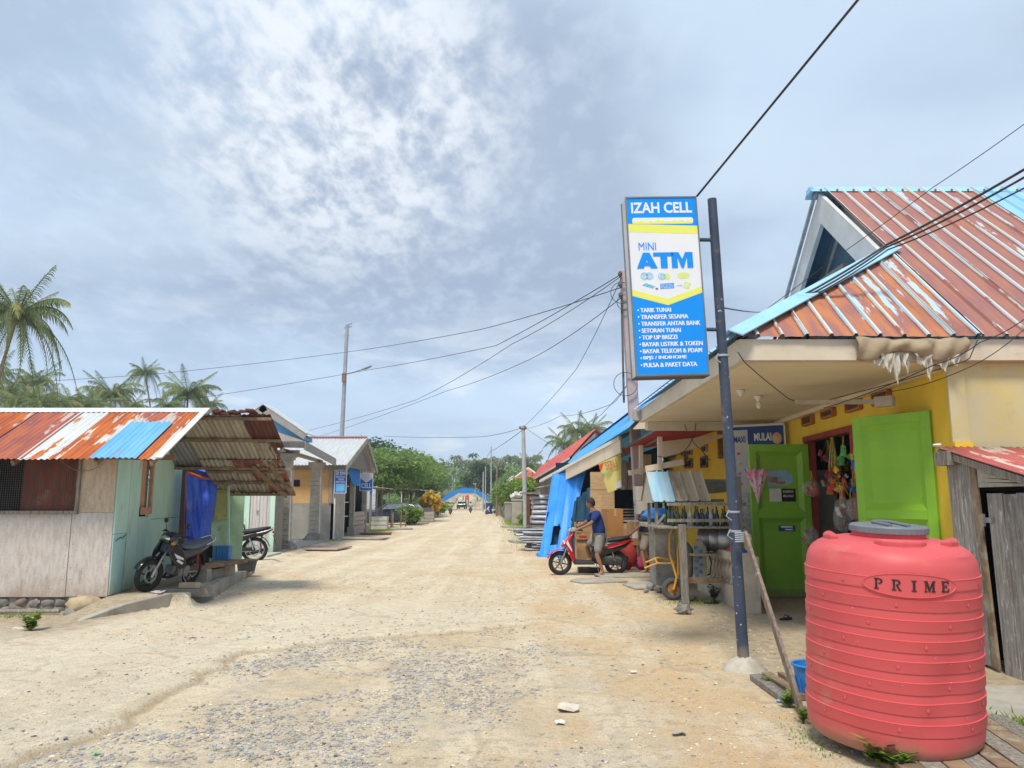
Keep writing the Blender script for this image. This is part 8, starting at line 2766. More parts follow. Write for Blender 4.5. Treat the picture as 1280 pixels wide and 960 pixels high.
m_tape = M('parcel tape', (0.50, 0.38, 0.22), bump=0, rough=0.4)
def carton(px0, px1, py0, py1, y, dep, lab, rz_=0.0, mat=None, group='cartons around the red scooter', mark=None, seatz=None):
 a, c_ = A(px0, py1, y), A(px1, py0, y)
 w, h = c_.x - a.x, c_.z - a.z
 z = a.z if seatz is None else seatz
 t = thing('cardboard_box', lab, 'box', ((a.x + c_.x) / 2, y + dep / 2, z), rz=rz_, group=group)
 mb = MB()
 mb.bp((-w / 2, -dep / 2, 0), (w / 2, dep / 2, h))
 part('box', mb, mat or m_card, t, bevel=0.006)
 mb = MB()
 mb.bp((-w / 2 + 0.01, -0.03, h + 0.001), (w / 2 - 0.01, 0.03, h + 0.003)).bp((-0.03, -dep / 2 - 0.003, h * 0.75), (0.03, -dep / 2 - 0.001, h))
 part('tape', mb, m_tape, t)
 if mark:
  mb = MB()
  mb.bp((-w * 0.3, -dep / 2 - 0.004, h * 0.3), (w * 0.25, -dep / 2 - 0.002, h * 0.6))
  part('printed_label', mb, mark, t)
 return t
carton(721, 739, 675, 705, 18.0, 0.4, 'tall carton standing on the ground behind the scooter leg shield', 0.05)
carton(720, 740, 653, 666, 17.95, 0.32, 'upper small carton stacked behind the scooter handlebar', 0.1)
carton(720, 738, 666.4, 674.6, 17.95, 0.34, 'white and red printed carton between the two stacked cartons', 0.0, mark=M('red label', (0.5, 0.04, 0.03), bump=0))
carton(757, 777, 636, 671, 17.62, 0.5, 'big orange brown carton strapped on the seat behind the man', 0.15, mat=M('orange brown cardboard', (0.42, 0.20, 0.07), (0.36, 0.17, 0.06), scale=3, bump=0.1))
carton(774, 790, 655, 682, 19.3, 0.5, 'pale carton in shadow right of the big carton', 0)
carton(788, 800, 652, 682, 18.9, 0.5, 'yellowish carton with a label beside the second man', 0, mark=m_white)
carton(795, 806, 608, 626, 17.5, 0.4, 'upper pale box hanging left of the kiosk gable', 0, mat=M('pale grey board', (0.42, 0.40, 0.36)), group='pale boxes left of the kiosk')
carton(796, 815, 626.4, 643, 17.4, 0.4, 'lower pale box left of the kiosk gable', 0, mat=M('pale grey board', (0.42, 0.40, 0.36)), group='pale boxes left of the kiosk')
mb = MB()
for k in range(4):
 mb.beam(A(782, 600, 17.6) if False else (2.5, 17.5 + 0.1 * k, 1.17 + 0.0 * k), (3.3, 17.5 + 0.1 * k, 1.17), 0.08, 0.04)
solo('plank_table', mb, m_wood_g, 'rough plank table carrying the pale boxes', 'table')
for k in range(7):
 mb = MB()
 z = 0.95 + k * 0.075
 mb.beam((2.95 - 0.02 * k, 20.3, z), (3.95, 20.25 + 0.02 * (k % 3), z + 0.01), 0.25, 0.03)
 solo('stacked_plank', mb, m_wood_b if k % 2 else m_wood_g, ('lowest', 'second lowest', 'third lowest', 'middle', 'third highest', 'second highest', 'topmost')[k] + ' dark plank in the stack inside the hardware shop', 'plank', 'stacked planks in the hardware shop')
mb = MB()
mb.ball((0, 0, 0.28), (0.26, 0.2, 0.32), 12, 8, jit=0.12, rng=random.Random(3))
o = solo('red_sack', mb, M('dark red patterned sack', (0.42, 0.05, 0.04), (0.30, 0.03, 0.03), scale=8, bump=0.4, fleck=(0.5, 0.25, 0.15), fscale=14), 'bulging dark red sack on the ground behind the rear wheel', 'sack', smooth=True, angle=0)
o.location = (2.72, 18.7, 0)
mb = MB()
mb.ball((0, 0, 0.14), (0.2, 0.16, 0.14), 12, 8, jit=0.2, rng=random.Random(4))
o = solo('pink_bag', mb, M('pink plastic bag', (0.62, 0.08, 0.22), (0.5, 0.06, 0.2), bump=0.3), 'small pink plastic bag on the ground beside the second man', 'bag', smooth=True)
o.location = (3.12, 18.75, 0)
mb = MB()
mb.ball((0, 0, 0.12), (0.26, 0.16, 0.13), 12, 8, jit=0.25, rng=random.Random(6))
o = solo('blue_bundle', mb, M('crumpled blue plastic', (0.03, 0.12, 0.50), (0.05, 0.25, 0.6), scale=7, bump=0.6), 'crumpled blue plastic bundle on the counter top', 'bundle', smooth=True)
o.location = (2.82, 15.3, 1.2)
mb = MB()
mb.box((0, 0, 0.06), (0.5, 0.3, 0.12))
o = solo('tool_case', mb, m_blackp, 'black box lying under the scooter cartons', 'box', bevel=0.02)
o.location = (1.75, 18.0, 0.0)
m_redp = M('glossy red scooter paint', (0.55, 0.015, 0.02), (0.5, 0.012, 0.02), rough=0.2, bump=0, coat=0.7)
sc_loc = V3((2.30, 17.45, 0))
motorbike('red and black scooter parked side on before the blue tarps', sc_loc, rad(180 + 2), 'scooter', m_redp, accent=mb_black, lean=-0.06, steer=0.1, R_=0.265, rim=M('silver cast rim', (0.10, 0.10, 0.11), bump=0))
MAN = dict(pelvis=(0.36, 0.16, 0.84), chest=(0.44, 0.15, 1.20), neck=(0.50, 0.14, 1.42), head=(0.56, 0.13, 1.535), shl=(0.42, 0.33, 1.35), shr=(0.44, -0.05, 1.35),
  ell=(0.60, 0.40, 1.12), elr=(0.66, -0.12, 1.12), wrl=(0.83, 0.35, 1.02), wrr=(0.86, -0.22, 1.02),
  hpl=(0.38, 0.25, 0.80), hpr=(0.36, 0.04, 0.82), knl=(0.46, 0.32, 0.44), knr=(0.62, -0.22, 0.60), anl=(0.34, 0.36, 0.09), anr=(0.50, -0.25, 0.32), tol=(0.47, 0.42, 0.03), tor=(0.66, -0.25, 0.27))
m_navys = M('navy blue shirt cloth', (0.012, 0.035, 0.16), (0.018, 0.045, 0.19), scale=6, rough=0.85, bump=0.4)
m_grsh = M('grey shorts cloth', (0.26, 0.25, 0.24), (0.21, 0.20, 0.19), scale=6, rough=0.9, bump=0.4)
person('man in a navy shirt and grey shorts astride the red scooter holding its handlebar', sc_loc, rad(180 + 2), MAN, m_navys, m_grsh, hyaw=-0.5, shoes=m_flip)
MAN2 = dict(pelvis=(0.0, 0.0, 0.86), chest=(0.06, 0, 1.20), neck=(0.10, 0, 1.41), head=(0.15, 0, 1.52), shl=(0.04, 0.19, 1.34), shr=(0.04, -0.19, 1.34),
   ell=(0.12, 0.25, 1.08), elr=(0.10, -0.25, 1.08), wrl=(0.30, 0.16, 0.92), wrr=(0.30, -0.16, 0.92),
   hpl=(0.0, 0.09, 0.82), hpr=(0.0, -0.09, 0.82), knl=(0.10, 0.11, 0.46), knr=(-0.06, -0.10, 0.46), anl=(0.02, 0.11, 0.08), anr=(-0.16, -0.10, 0.08), tol=(0.17, 0.13, 0.03), tor=(-0.01, -0.11, 0.03))
person('man in dark top and khaki shorts half hidden behind the counter pillar', (3.02, 17.6, 0), rad(170), MAN2, M('dark shirt cloth', (0.03, 0.03, 0.05), (0.04, 0.04, 0.06), bump=0.2),
  M('khaki shorts cloth', (0.28, 0.24, 0.19), (0.23, 0.2, 0.16), bump=0.3), hyaw=0.2, shoes=m_flip)
# ---- stock up the street
m_pipe = M('grey metal pipe', (0.30, 0.32, 0.36), (0.22, 0.23, 0.26), scale=6, rough=0.5, metal=0.5, bump=0.05, rand=0.35)
pm_ = MB()
pm_.tube([(0, 0, 0), (2.0, 0, 0)], 0.035, 9)
pme = pm_.mesh('metal_pipe', m_pipe, True, angle=40)
rp = random.Random(14)
k = 0
for row in range(9):
 for j in range(5):
  o = link('metal_pipe', pme)
  sta = (0.05 if row > 5 else (0.18 if row > 2 else 0.42)) + rp.uniform(-.05, 0.45)
  o.location = (sta, 25.6 + j * 0.26 + rp.uniform(-.05, .05), 0.06 + row * 0.078)
  o.rotation_euler = (0, rp.uniform(-0.02, 0.02), rp.uniform(-0.06, 0.10))
  tag(o, 'grey metal pipe in the low pile beside the light blue tarp', 'pipe', 'pile of metal pipes')
rk = thing('timber_rack', 'brown timber rack carrying the wrapped bundles', 'rack', (0.6, 27.3, 0))
for (x, y) in ((0.56, 27.0), (0.66, 28.2), (1.6, 27.0), (1.6, 28.2)):
 mb = MB()
 mb.beam((x, y, -0.02), (x, y, 1.85 if x < 1 else 0.8), 0.12, 0.12)
 wpart('post', mb, M('dark brown post', (0.16, 0.07, 0.04), bump=0.2), rk)
mb = MB()
mb.bp((0.5, 26.9, 0.74), (1.8, 28.4, 0.79)).bp((0.3, 26.9, 1.86), (0.95, 28.4, 1.92))
wpart('shelf', mb, m_wood_g, rk)
m_wrap = M('plastic wrapped white bundle', (0.62, 0.63, 0.68), (0.45, 0.46, 0.54), scale=4, st=(1, 1, 3), rough=0.3, bump=0.5, spec=0.5, rand=0.1)
bm_ = MB()
loft(bm_, [(-0.02, 0.085, 0.42, 0.05), (0.03, 0.09, 0.5, 0.085), (0.3, 0.09, 0.52, 0.09), (0.6, 0.09, 0.52, 0.09), (0.9, 0.09, 0.5, 0.085), (0.95, 0.085, 0.42, 0.05)], 16, power=3.5)
bme_ = bm_.mesh('wrapped_bundle', m_wrap, True, angle=0)
for k in range(6):
 o = link('wrapped_bundle', bme_)
 o.location = (0.66 + rp.uniform(-.06, .06), 27.6, 0.80 + k * 0.172)
 o.rotation_euler = (0, 0, rp.uniform(-.08, .08))
 o.scale = (0.95, 1, 1)
 tag(o, ('lowest', 'second lowest', 'third lowest', 'third highest', 'second highest', 'topmost')[k] + ' plastic wrapped bundle in the stack on the timber rack', 'bundle', 'stack of wrapped bundles')
s6 = thing('red_roofed_shop', 'row shop with grey plank wall under a faded red roof', 'shop', (2.6, 50.0, 0))
e0, e1 = V3((3.25, 44.0, 4.05)), V3((1.50, 70.0, 3.35))
r0_, r1_ = V3((4.75, 43.0, 5.6)), V3((2.6, 70.0, 4.75))
m_rrf = mat_tin('faded red roof tin', (0.52, 0.10, 0.09), (0.46, 0.08, 0.08), (0.60, 0.30, 0.26), (0.4, 0.15, 0.1), 0.1)
ns = 13
for k in range(ns):
 a, c_ = e0.lerp(e1, k / ns), e0.lerp(e1, (k + 1) / ns)
 b0_, b1_ = r0_.lerp(r1_, k / ns), r0_.lerp(r1_, (k + 1) / ns)
 sheet(s6, 'roof_sheet', c_, a - c_, b1_ - c_, (a - c_).length, (b1_ - c_).length, m_rrf, pitch=0.3, amp=0.03, prof='trap', nseg=1)
mb = MB()
mb.prism([r0_, r1_, r1_ + V3((2, 0, -1.6)), r0_ + V3((2, 0, -1.6))], (0, 0, 0.02))
wpart('rear_roof', mb, m_rrf, s6)
mb = MB()
mb.beam(e0 - V3((0, 0, 0.02)), e1 - V3((0, 0, 0.02)), 0.06, 0.10)
wpart('eave_edge', mb, m_white, s6)
for k in range(16):
 f = k / 16
 a, c_ = e0.lerp(e1, f), e0.lerp(e1, f + 1 / 16)
 mb = MB()
 off = V3((0.35, 0, 0))
 mb.prism([(a.x + .35, a.y, 0), (c_.x + .35, c_.y - 0.05, 0), (c_.x + .35, c_.y - .05, c_.z + .1), (a.x + .35, a.y, a.z + .1)], (0.06, 0, 0))
 wpart('wall_plank', mb, m_wood_g if k % 3 else m_wood_b, s6)
mb = MB()
mb.prism([(1.5, 43.2, 0), (4.2, 43.2, 0), (4.7, 43.2, 5.4), (3.4, 43.2, 4.1)], (0, 0.1, 0)) if False else mb.prism([(3.3, 43.6, 0), (6.3, 43.6, 0), (6.3, 43.6, 4.0), (4.75, 43.6, 5.5), (3.4, 43.6, 4.1)], (0, 0.1, 0))
wpart('gable_wall', mb, m_wood_g, s6)
mb = MB()
mb.prism([(1.3, 40, 2.3), (3.4, 40, 2.7), (3.4, 44, 2.7), (1.3, 44, 2.3)], (0, 0, 0.04))
mb.beam((1.4, 40.2, 0), (1.4, 40.2, 2.3), 0.12, 0.12).beam((1.4, 43.8, 0), (1.4, 43.8, 2.3), 0.12, 0.12)
o = solo('tin_awning', mb, m_tin_gy, 'pale tin awning on posts before the red roofed shop', 'awning')
def hiphouse(x, y, w, l, ze, zr, lab, mat, wallm):
 t = thing('red_roofed_house', lab, 'house', (x, y, 0))
 mb = MB()
 mb.bp((-w / 2 + .4, -l / 2 + .4, 0), (w / 2 - .4, l / 2 - .4, ze))
 part('wall', mb, wallm, t)
 mb = MB()
 mb.add([(-w / 2, -l / 2, ze), (w / 2, -l / 2, ze), (w / 2, l / 2, ze), (-w / 2, l / 2, ze), (0, -l / 2 + w / 2, zr), (0, l / 2 - w / 2, zr)],
  [(0, 1, 4), (1, 2, 5, 4), (2, 3, 5), (3, 0, 4, 5), (3, 2, 1, 0)])
 part('roof', mb, mat, t)
 mb = MB()
 for a, c_ in (((-w / 2, -l / 2, ze), (0, -l / 2 + w / 2, zr)), ((w / 2, -l / 2, ze), (0, -l / 2 + w / 2, zr)), ((-w / 2, -l / 2, ze), (w / 2, -l / 2, ze)), ((-w / 2, -l / 2, ze), (-w / 2, l / 2, ze))):
  mb.beam(V3(a) + V3((0, 0, .03)), V3(c_) + V3((0, 0, .03)), 0.16, 0.10)
 part('roof_trim', mb, m_white, t)
 mb = MB()
 mb.bp((-w / 2 + .38, -l / 2 + 1.5, 0.9), (-w / 2 + .41, -l / 2 + 2.6, 2.0)).bp((-0.5, -l / 2 + .38, 0.9), (0.5, -l / 2 + .41, 2.0))
 part('window', mb, m_dark, t)
m_rr2 = M('orange red roof', (0.50, 0.13, 0.08), (0.44, 0.10, 0.07), scale=3, bump=0.1)
hiphouse(1.6, 80.0, 4.6, 10, 3.2, 4.9, 'red roofed house with white trim behind the grey street pole', m_rr2, m_wood_g)
hiphouse(0.2, 97.0, 5.0, 9, 3.0, 4.7, 'farther orange roofed house left of the white trimmed one', m_rr2, m_wood_g)
hiphouse(-0.6, 122.0, 4.4, 8, 2.8, 4.2, 'most distant small orange roof above the hedge', m_rr2, m_wood_g)
for i, (x, y, r, h, mt, lb) in enumerate(((1.2, 58, 1.3, 3.4, m_leaf_y, 'bright green shrub right against the grey pole'), (0.6, 65, 1.7, 3.6, m_leaf_y, 'bright green shrub behind the concrete planters'), (0.1, 72, 1.7, 3.7, m_leaf, 'mid green shrub below the white trimmed roof'),
  (-0.6, 80, 2.0, 3.6, m_leaf_y, 'yellow green shrub left of the planters'), (-1.1, 88, 2.0, 3.9, m_leaf, 'green shrub right behind the white scooter'), (-1.4, 104, 2.0, 3.9, m_leaf_y, 'light green shrub behind the blue drum'), (-1.6, 118, 2.0, 3.8, m_leaf, 'dark shrub against the right arch post'),
  (0.9, 52, 0.6, 0.8, m_leaf_y, 'low yellow green plant at the foot of the left planter'), (2.6, 70, 2.0, 4.2, m_leaf, 'taller shrub in front of the red roofed house'), (0.6, 84, 2.4, 4.2, m_leaf, 'tall mid green shrub before the farther orange roof'))):
 bush('shrub', lb, 'shrub', (x, y, 0), r, h, mt, 70 + i, n=1900, size=0.26, group='shrubs along the right verge')
for i, (px, py, w, h, lb) in enumerate(((646, 656, 0.72, 1.65, 'taller grey concrete planter pillar by the street pole'), (635, 652, 0.55, 1.45, 'darker grey planter pillar to its left'))):
 p = G(px, py)
 t = thing('concrete_planter', lb, 'planter', (p.x, p.y, 0))
 mb = MB()
 mb.bp((-w / 2, -w / 2, 0), (w / 2, w / 2, h))
 part('box', mb, m_conc_g if i else m_conc, t, bevel=0.03)
 mb = MB()
 mb.bp((-w / 2 - .05, -w / 2 - .05, h), (w / 2 + .05, w / 2 + .05, h + 0.12))
 part('rim', mb, m_conc, t, bevel=0.02)
mb = MB()
for k in range(6):
 mb.ball((0.12 * k - 0.3, 0.1 * (k % 2), 0.14 + 0.1 * (k % 3)), (0.2, 0.18, 0.16), 8, 6, jit=0.3, rng=random.Random(k))
o = solo('plastic_bags', mb, M('white plastic bags', (0.66, 0.66, 0.68), (0.5, 0.5, 0.52), scale=6, bump=0.4), 'heap of white plastic bags on top of the taller planter', 'bag')
p = G(646, 656)
o.location = (p.x, p.y, 1.77)
mb = MB()
mb.beam((0, 0, 0), (0.3, 0.4, 1.2), 0.5, 0.03)
grass((1.0, 38), 0.8, 9, 5000, 0.12, 15, 'grass strip along the right verge beyond the pipe pile')
grass((0.5, 62), 1.0, 14, 5000, 0.2, 16, 'grass around the planters on the right verge')
for i, (x, y, w) in enumerate(((0.25, 44, 1.0), (0.0, 49, 1.2), (0.7, 31, 1.5))):
 mb = MB()
 mb.box((x, y, 0.05), (w, 1.3, 0.08), rz=0.1 * i)
 solo('ditch_cover', mb, m_conc, ['concrete ditch cover nearest the planters on the right', 'farther concrete ditch cover on the right', 'wide concrete slab beyond the pipe pile'][i], 'slab', group='slabs over the right ditch')
t = thing('utility_pole', 'tall pinkish concrete utility pole rising behind the shop sign', 'pole', (3.22, 19.4, 0))
ptop = A(781, 338, 19.4)
mb = MB()
mb.beam((3.24, 19.4, -0.1), ptop, 0.26, 0.22, up=(0, 1, 0))
wpart('pole', mb, M('pinkish concrete pole', (0.46, 0.36, 0.35), (0.40, 0.31, 0.30), scale=3, dirt=(0.3, 0.27, 0.26), dscale=3, bump=0.15), t, bevel=0.03)
mb = MB()
mb.beam(ptop + V3((-0.12, -0.14, -0.7)), ptop + V3((-0.12, -0.14, -3.5)), 0.05, 0.05)
for k in range(3):
 mb.ball(ptop + V3((-0.15, -0.18, -0.15 - 0.28 * k)), (0.06, 0.06, 0.08), 8, 6)
wpart('insulator', mb, m_fas_d, t, smooth=True)
for i, (c_, r_) in enumerate(((A(777, 366, 19.2), 0.42), (A(782, 480, 19.2), 0.30), (A(781, 378, 19.2), 0.2))):
 mb = MB()
 mb.torus(c_, r_ if i else 0.28, 0.008, 'Y', 24, 4, rz=3)
 wpart('cable_coil', mb, m_wire, t)
# ---- the sign on its pole
sp0, sp1 = V3((2.235, 7.72, 0)), A(890, 249, 7.72)
m_dpole = M('chipped dark blue pole paint', (0.035, 0.05, 0.085), (0.05, 0.065, 0.10), scale=3, rough=0.5, bump=0.15, fleck=(0.5, 0.5, 0.5), fscale=22, flo=0.66, low=((0.30, 0.25, 0.19), 0.3, 0.8), dirt=(0.16, 0.11, 0.09), dscale=5, dlo=0.60, dhi=0.68)
t = thing('sign_pole', 'dark blue steel pole leaning slightly and carrying the shop sign', 'pole', sp0)
mb = MB()
mb.tube([sp0 - V3((0, 0, 0.1)), sp0.lerp(sp1, 0.33), sp0.lerp(sp1, 0.66), sp1], [0.056, 0.054, 0.050, 0.047], 20)
wpart('shaft', mb, m_dpole, t, smooth=True)
mb = MB()
for py in (300, 412):
 z = A(885, py, 7.72).z
 c_ = sp0.lerp(sp1, z / sp1.z)
 mb = MB()
 mb.tube([c_ + V3((0.01, 0, 0)), c_ - V3((0.20, 0.01, 0.0))], 0.02, 10)
 wpart('arm', mb, m_dpole, t, smooth=True)
mb = MB()
for (py, dz_) in ((445, 0), (640, 0), (664, 0)):
 z = A(900, py, 7.72).z
 c_ = sp0.lerp(sp1, z / sp1.z)
 mb = MB()
 mb.torus(c_, 0.057, 0.006, 'Z', 20, 5, rz=2.0)
 mb.tube([c_ + V3((-0.05, -0.03, 0.02)), c_ + V3((-0.09, -0.05, -0.04)), c_ + V3((-0.04, -0.06, -0.08))], 0.006, 5)
 wpart('wire_tie', mb, M('grey plastic tie', (0.35, 0.37, 0.40), bump=0), t, smooth=True)
mb = MB()
rgf = random.Random(12)
mb.ball((0, 0, 0.0), (0.17, 0.16, 0.13), 30, 16, jit=0.09, rng=rgf)
mb.v = [(x * (1.25 - z * 3 if z < .05 else 1) , y * (1.2 - z * 3 if z < .05 else 1), z) if z > -0.02 else (x * 1.3, y * 1.3, z) for x, y, z in mb.v]
o = solo('concrete_footing', mb, M('rough lime concrete', (0.48, 0.44, 0.37), (0.38, 0.34, 0.28), scale=7, bump=0.9, bscale=25), 'rough lump of concrete around the foot of the sign pole', 'footing', smooth=True, angle=0, origin=(0, 0, 0))
o.location = (sp0.x, sp0.y, 0.0)
TL, TR, BL, BR = A(785.5, 246, 7.62), A(876, 243, 7.62), A(795, 470.5, 7.62), A(889, 467, 7.62)
xd = (BR - BL)
SW, SH = 0.5 * ((TR - TL).length + (BR - BL).length), 0.5 * ((TL - BL).length + (TR - BR).length)
m_sg = frame(BL, (xd.normalized() + (TR - TL).normalized()) / 2 + V3((0, 0.06, 0)), (TL - BL).normalized())
t = bpy.data.objects.new('shop_sign', None)
COL.objects.link(t)
t.matrix_world = m_sg
tag(t, 'tall blue and white light box sign of a phone shop on the dark pole', 'sign')
m_sblue = M('bright blue sign print', (0.0, 0.24, 0.78), (0.0, 0.26, 0.82), scale=1, rough=0.35, bump=0, spec=0.4)
m_swh = M('white sign acrylic', (0.72, 0.74, 0.78), (0.68, 0.70, 0.75), scale=1, rough=0.35, bump=0)
m_sye = M('lemon yellow sign print', (0.72, 0.74, 0.16), (0.70, 0.72, 0.14), scale=1, rough=0.35, bump=0)
m_sfr = M('grey aluminium sign frame', (0.20, 0.22, 0.25), (0.16, 0.18, 0.2), scale=3, rough=0.5, metal=0.4, bump=0)
m_ssd = M('pale weathered sign side', (0.58, 0.60, 0.64), (0.48, 0.50, 0.54), scale=2, dirt=(0.35, 0.35, 0.36), dscale=4, bump=0.05)
D_ = 0.20
def sbox(nm, x0, x1, y0, y1, z0, z1, mat, parent=None):
 mb = MB()
 mb.bp((x0, y0, z0), (x1, y1, z1))
 return part(nm, mb, mat, parent or t)
sbox('housing', 0.005, SW - 0.005, 0.005, SH - 0.005, -D_, -0.012, m_ssd)
face = sbox('face_panel', 0.012, SW - 0.012, 0.012, SH - 0.012, -0.011, -0.004, m_swh)
for nm, a, c_ in (('f', (0, 0), (SW, 0.016)), ('f', (0, SH - 0.014), (SW, SH)), ('f', (0, 0.0162), (0.013, SH - 0.0142)), ('f', (SW - 0.013, 0.0162), (SW, SH - 0.0142))):
 sbox('frame_bar', a[0], c_[0], a[1], c_[1], -0.016, 0.004, m_sfr)
for (x0, x1, y0, y1) in ((-0.004, 0.004, 0, SH), ):
 sbox('frame_bar', x0 - 0.002, x1, y0, y1, -D_, -D_ + 0.018, m_sfr)
sbox('bottom_tray', 0, SW, -0.012, -0.001, -D_, 0.004, M('dark grey sign underside', (0.09, 0.09, 0.10), bump=0))
def spoly(nm, pts, z, mat, th=0.0012, parent=None):
 mb = MB()
 mb.prism([(x * SW, y * SH, z) for x, y in pts], (0, 0, th))
 return part(nm, mb, mat, parent or face)
def stext(txt, x0, x1, y0, y1, mat, bold=0.02, z=0.0006, parent=None, nm='lettering'):
 g = glyphs(txt, (x1 - x0) * SW, (y1 - y0) * SH, bold=bold, depth=0).moved(Matrix.Translation((x0 * SW, y0 * SH, z)))
 return part(nm, g, mat, parent or face)
e_ = 0.018
Z0 = -0.004
spoly('blue_field', [(e_, 0.845), (1 - e_, 0.83), (1 - e_, 0.993), (e_, 0.993)], Z0, m_sblue)
spoly('yellow_band', [(e_, 0.80), (1 - e_, 0.783), (1 - e_, 0.83), (e_, 0.845)], Z0, m_sye)
spoly('yellow_band', [(e_, 0.44), (0.50, 0.385), (1 - e_, 0.452), (1 - e_, 0.487), (0.50, 0.42), (e_, 0.475)], Z0, m_sye)
spoly('blue_field', [(e_, 0.009), (1 - e_, 0.009), (1 - e_, 0.451), (0.50, 0.384), (e_, 0.439)], Z0, m_sblue)
stext('IZAH CELL', 0.075, 0.925, 0.905, 0.968, m_swh, 0.03, z=-0.002)
pts = []
for cx, cy, a0 in ((0.90, 0.885 - 0.012, 0), (0.11, 0.885 - 0.012, 90), (0.11, 0.86, 180), (0.90, 0.86, 270)):
 for k in range(4):
  a = rad(a0 + 30 * k)
  pts.append((cx + 0.03 * math.cos(a), cy + 0.012 * math.sin(a) - 0.006))
o = spoly('white_strip', pts, -0.0027, m_swh)
rt = random.Random(3)
pl = [(0.09, 0.845)]
for k in range(25):
 pl.append((0.09 + 0.83 * k / 24, 0.852 + rt.uniform(0, 0.012) * (1.6 if k % 5 == 0 else 1)))
pl.append((0.92, 0.845))
spoly('torn_print', pl, -0.0012, m_sye, th=0.0008, parent=o)
stext('MINI', 0.145, 0.385, 0.695, 0.737, m_sblue, 0.0)
AX, AY, AW, AH = 0.105, 0.592, 0.78, 0.088
for nm, pls in (('A', [[(0, 0), (.12, 0), (.235, 1), (.12, 1)], [(.365, 0), (.245, 0), (.13, 1), (.235, 1)], [(.08, .16), (.28, .16), (.26, .38), (.1, .38)]]),
    ('T', [[(.30, .76), (.66, .76), (.66, 1), (.30, 1)], [(.425, 0), (.545, 0), (.545, .77), (.425, .77)]]),
    ('M', [[(.62, 0), (.725, 0), (.725, .62), (.72, .62)][:3] + [(.725, 1), (.62, 1)], [(.895, 0), (1, 0), (1, 1), (.895, 1)], [(.70, 1), (.79, 0), (.83, 0), (.83, .4), (.75, 1)], [(.92, 1), (.83, 0), (.79, 0), (.79, .4), (.87, 1)]])):
 mbt = MB()
 for q, pl0 in enumerate(pls):
  mbt.prism([((AX + AW * x) * SW, (AY + AH * y) * SH, 0.0) for x, y in pl0], (0, 0, 0.0008 + 0.0004 * q))
 part('letter', mbt, m_sblue, face)
m_lg1 = M('pale blue logo print', (0.25, 0.50, 0.70), (0.35, 0.58, 0.74), scale=20, bump=0)
m_lg2 = M('pale lime logo print', (0.62, 0.68, 0.20), (0.55, 0.7, 0.3), scale=20, bump=0)
def disc(x, y, rx, ry, mat, nm='logo'):
 return spoly(nm, [(x + rx * math.cos(2 * PI * k / 20), y + ry * math.sin(2 * PI * k / 20)) for k in range(20)], Z0, mat)
o = disc(0.20, 0.548, 0.055, 0.022, m_lg1)
disc(0.27, 0.548, 0.055, 0.022, m_lg1)
stext('Gerai', 0.165, 0.30, 0.540, 0.556, m_swh, 0.01, z=-0.002, parent=o)
o = disc(0.44, 0.545, 0.055, 0.021, m_lg1)
disc(0.51, 0.545, 0.045, 0.019, m_lg2)
stext('Pay', 0.40, 0.49, 0.538, 0.553, m_swh, 0.01, z=-0.002, parent=o)
o = disc(0.74, 0.548, 0.09, 0.018, m_lg2)
spoly('logo', [(0.16, 0.497), (0.30, 0.478), (0.345, 0.490), (0.21, 0.510)], Z0, M('teal card print', (0.10, 0.42, 0.52), (0.2, 0.5, 0.6), scale=30, bump=0))
disc(0.36, 0.477, 0.02, 0.006, m_sfr)
o = spoly('logo', [(0.41, 0.475), (0.60, 0.478), (0.60, 0.508), (0.41, 0.505)], Z0, m_sblue)
for k in range(3):
 stext(('BELANJA', 'MUDAH', 'CEPAT')[k], 0.42, 0.59, 0.497 - 0.009 * k, 0.503 - 0.009 * k, m_swh, 0.02, z=-0.002, parent=o)
o = spoly('logo', [(0.72, 0.480), (0.80, 0.470), (0.84, 0.505), (0.75, 0.515)], Z0, m_lg2)
spoly('logo', [(0.62, 0.491), (0.72, 0.488), (0.70, 0.498)], Z0, m_lg1)
stext('=', 0.745, 0.80, 0.487, 0.50, m_swh, 0.02, z=-0.002, parent=o)
rows = (('TARIK TUNAI', 0.53), ('TRANSFER SESAMA', 0.76), ('TRANSFER ANTAR BANK', 0.92), ('SETORAN TUNAI', 0.645), ('TOP UP BRIZZI', 0.59), ('BAYAR LISTRIK & TOKEN', 0.93), ('BAYAR TELKOM & PDAM', 0.915), ('BPJS / INDIHOME', 0.70), ('PULSA & PAKET DATA', 0.835))
for k, (s_, xr_) in enumerate(rows):
 y0 = 0.348 - 0.0375 * k
 xl = 0.085
 stext(s_, xl + 0.028, xr_, y0, y0 + 0.0235, m_swh, 0.002, z=-0.002)
 stext(s_, xl + 0.036, xr_ + 0.006, y0 - 0.0006, y0 + 0.0229, m_swh, 0.002, z=-0.0016)
 disc(xl, y0 + 0.012, 0.010, 0.0045, m_swh, nm='bullet').location = (0, 0, 0.0012)
# ---- the red tank
m_tank = M('rose red tank plastic', (0.60, 0.095, 0.102), (0.56, 0.085, 0.094), scale=1.5, rough=0.5, bump=0.12, bscale=220, bdist=0.004, spec=0.35, dirt=(0.50, 0.20, 0.16), dscale=2.2, dst=(1, 1, 0.7), dlo=0.56, dhi=0.78, detail=8, fleck=(0.70, 0.30, 0.27), fscale=38, flo=0.70, low=((0.36, 0.20, 0.13), 0.16, 0.85))
m_tank2 = M('rose red moulded detail', (0.58, 0.092, 0.10), (0.54, 0.083, 0.092), rough=0.5, bump=0)
TC = V3((2.525, 5.38, 0.07))
TR_ = 0.53
t = thing('water_tank', 'big rose red ribbed plastic water tank with a grey lid', 'water tank', TC, rot=(rad(3.2), rad(1.2), 0))
bands = [0.165 + 0.122 * k for k in range(8)]
prof = [(0.0, 0.0), (0.39, 0.0), (0.485, 0.012), (0.515, 0.05), (0.524, 0.09)]
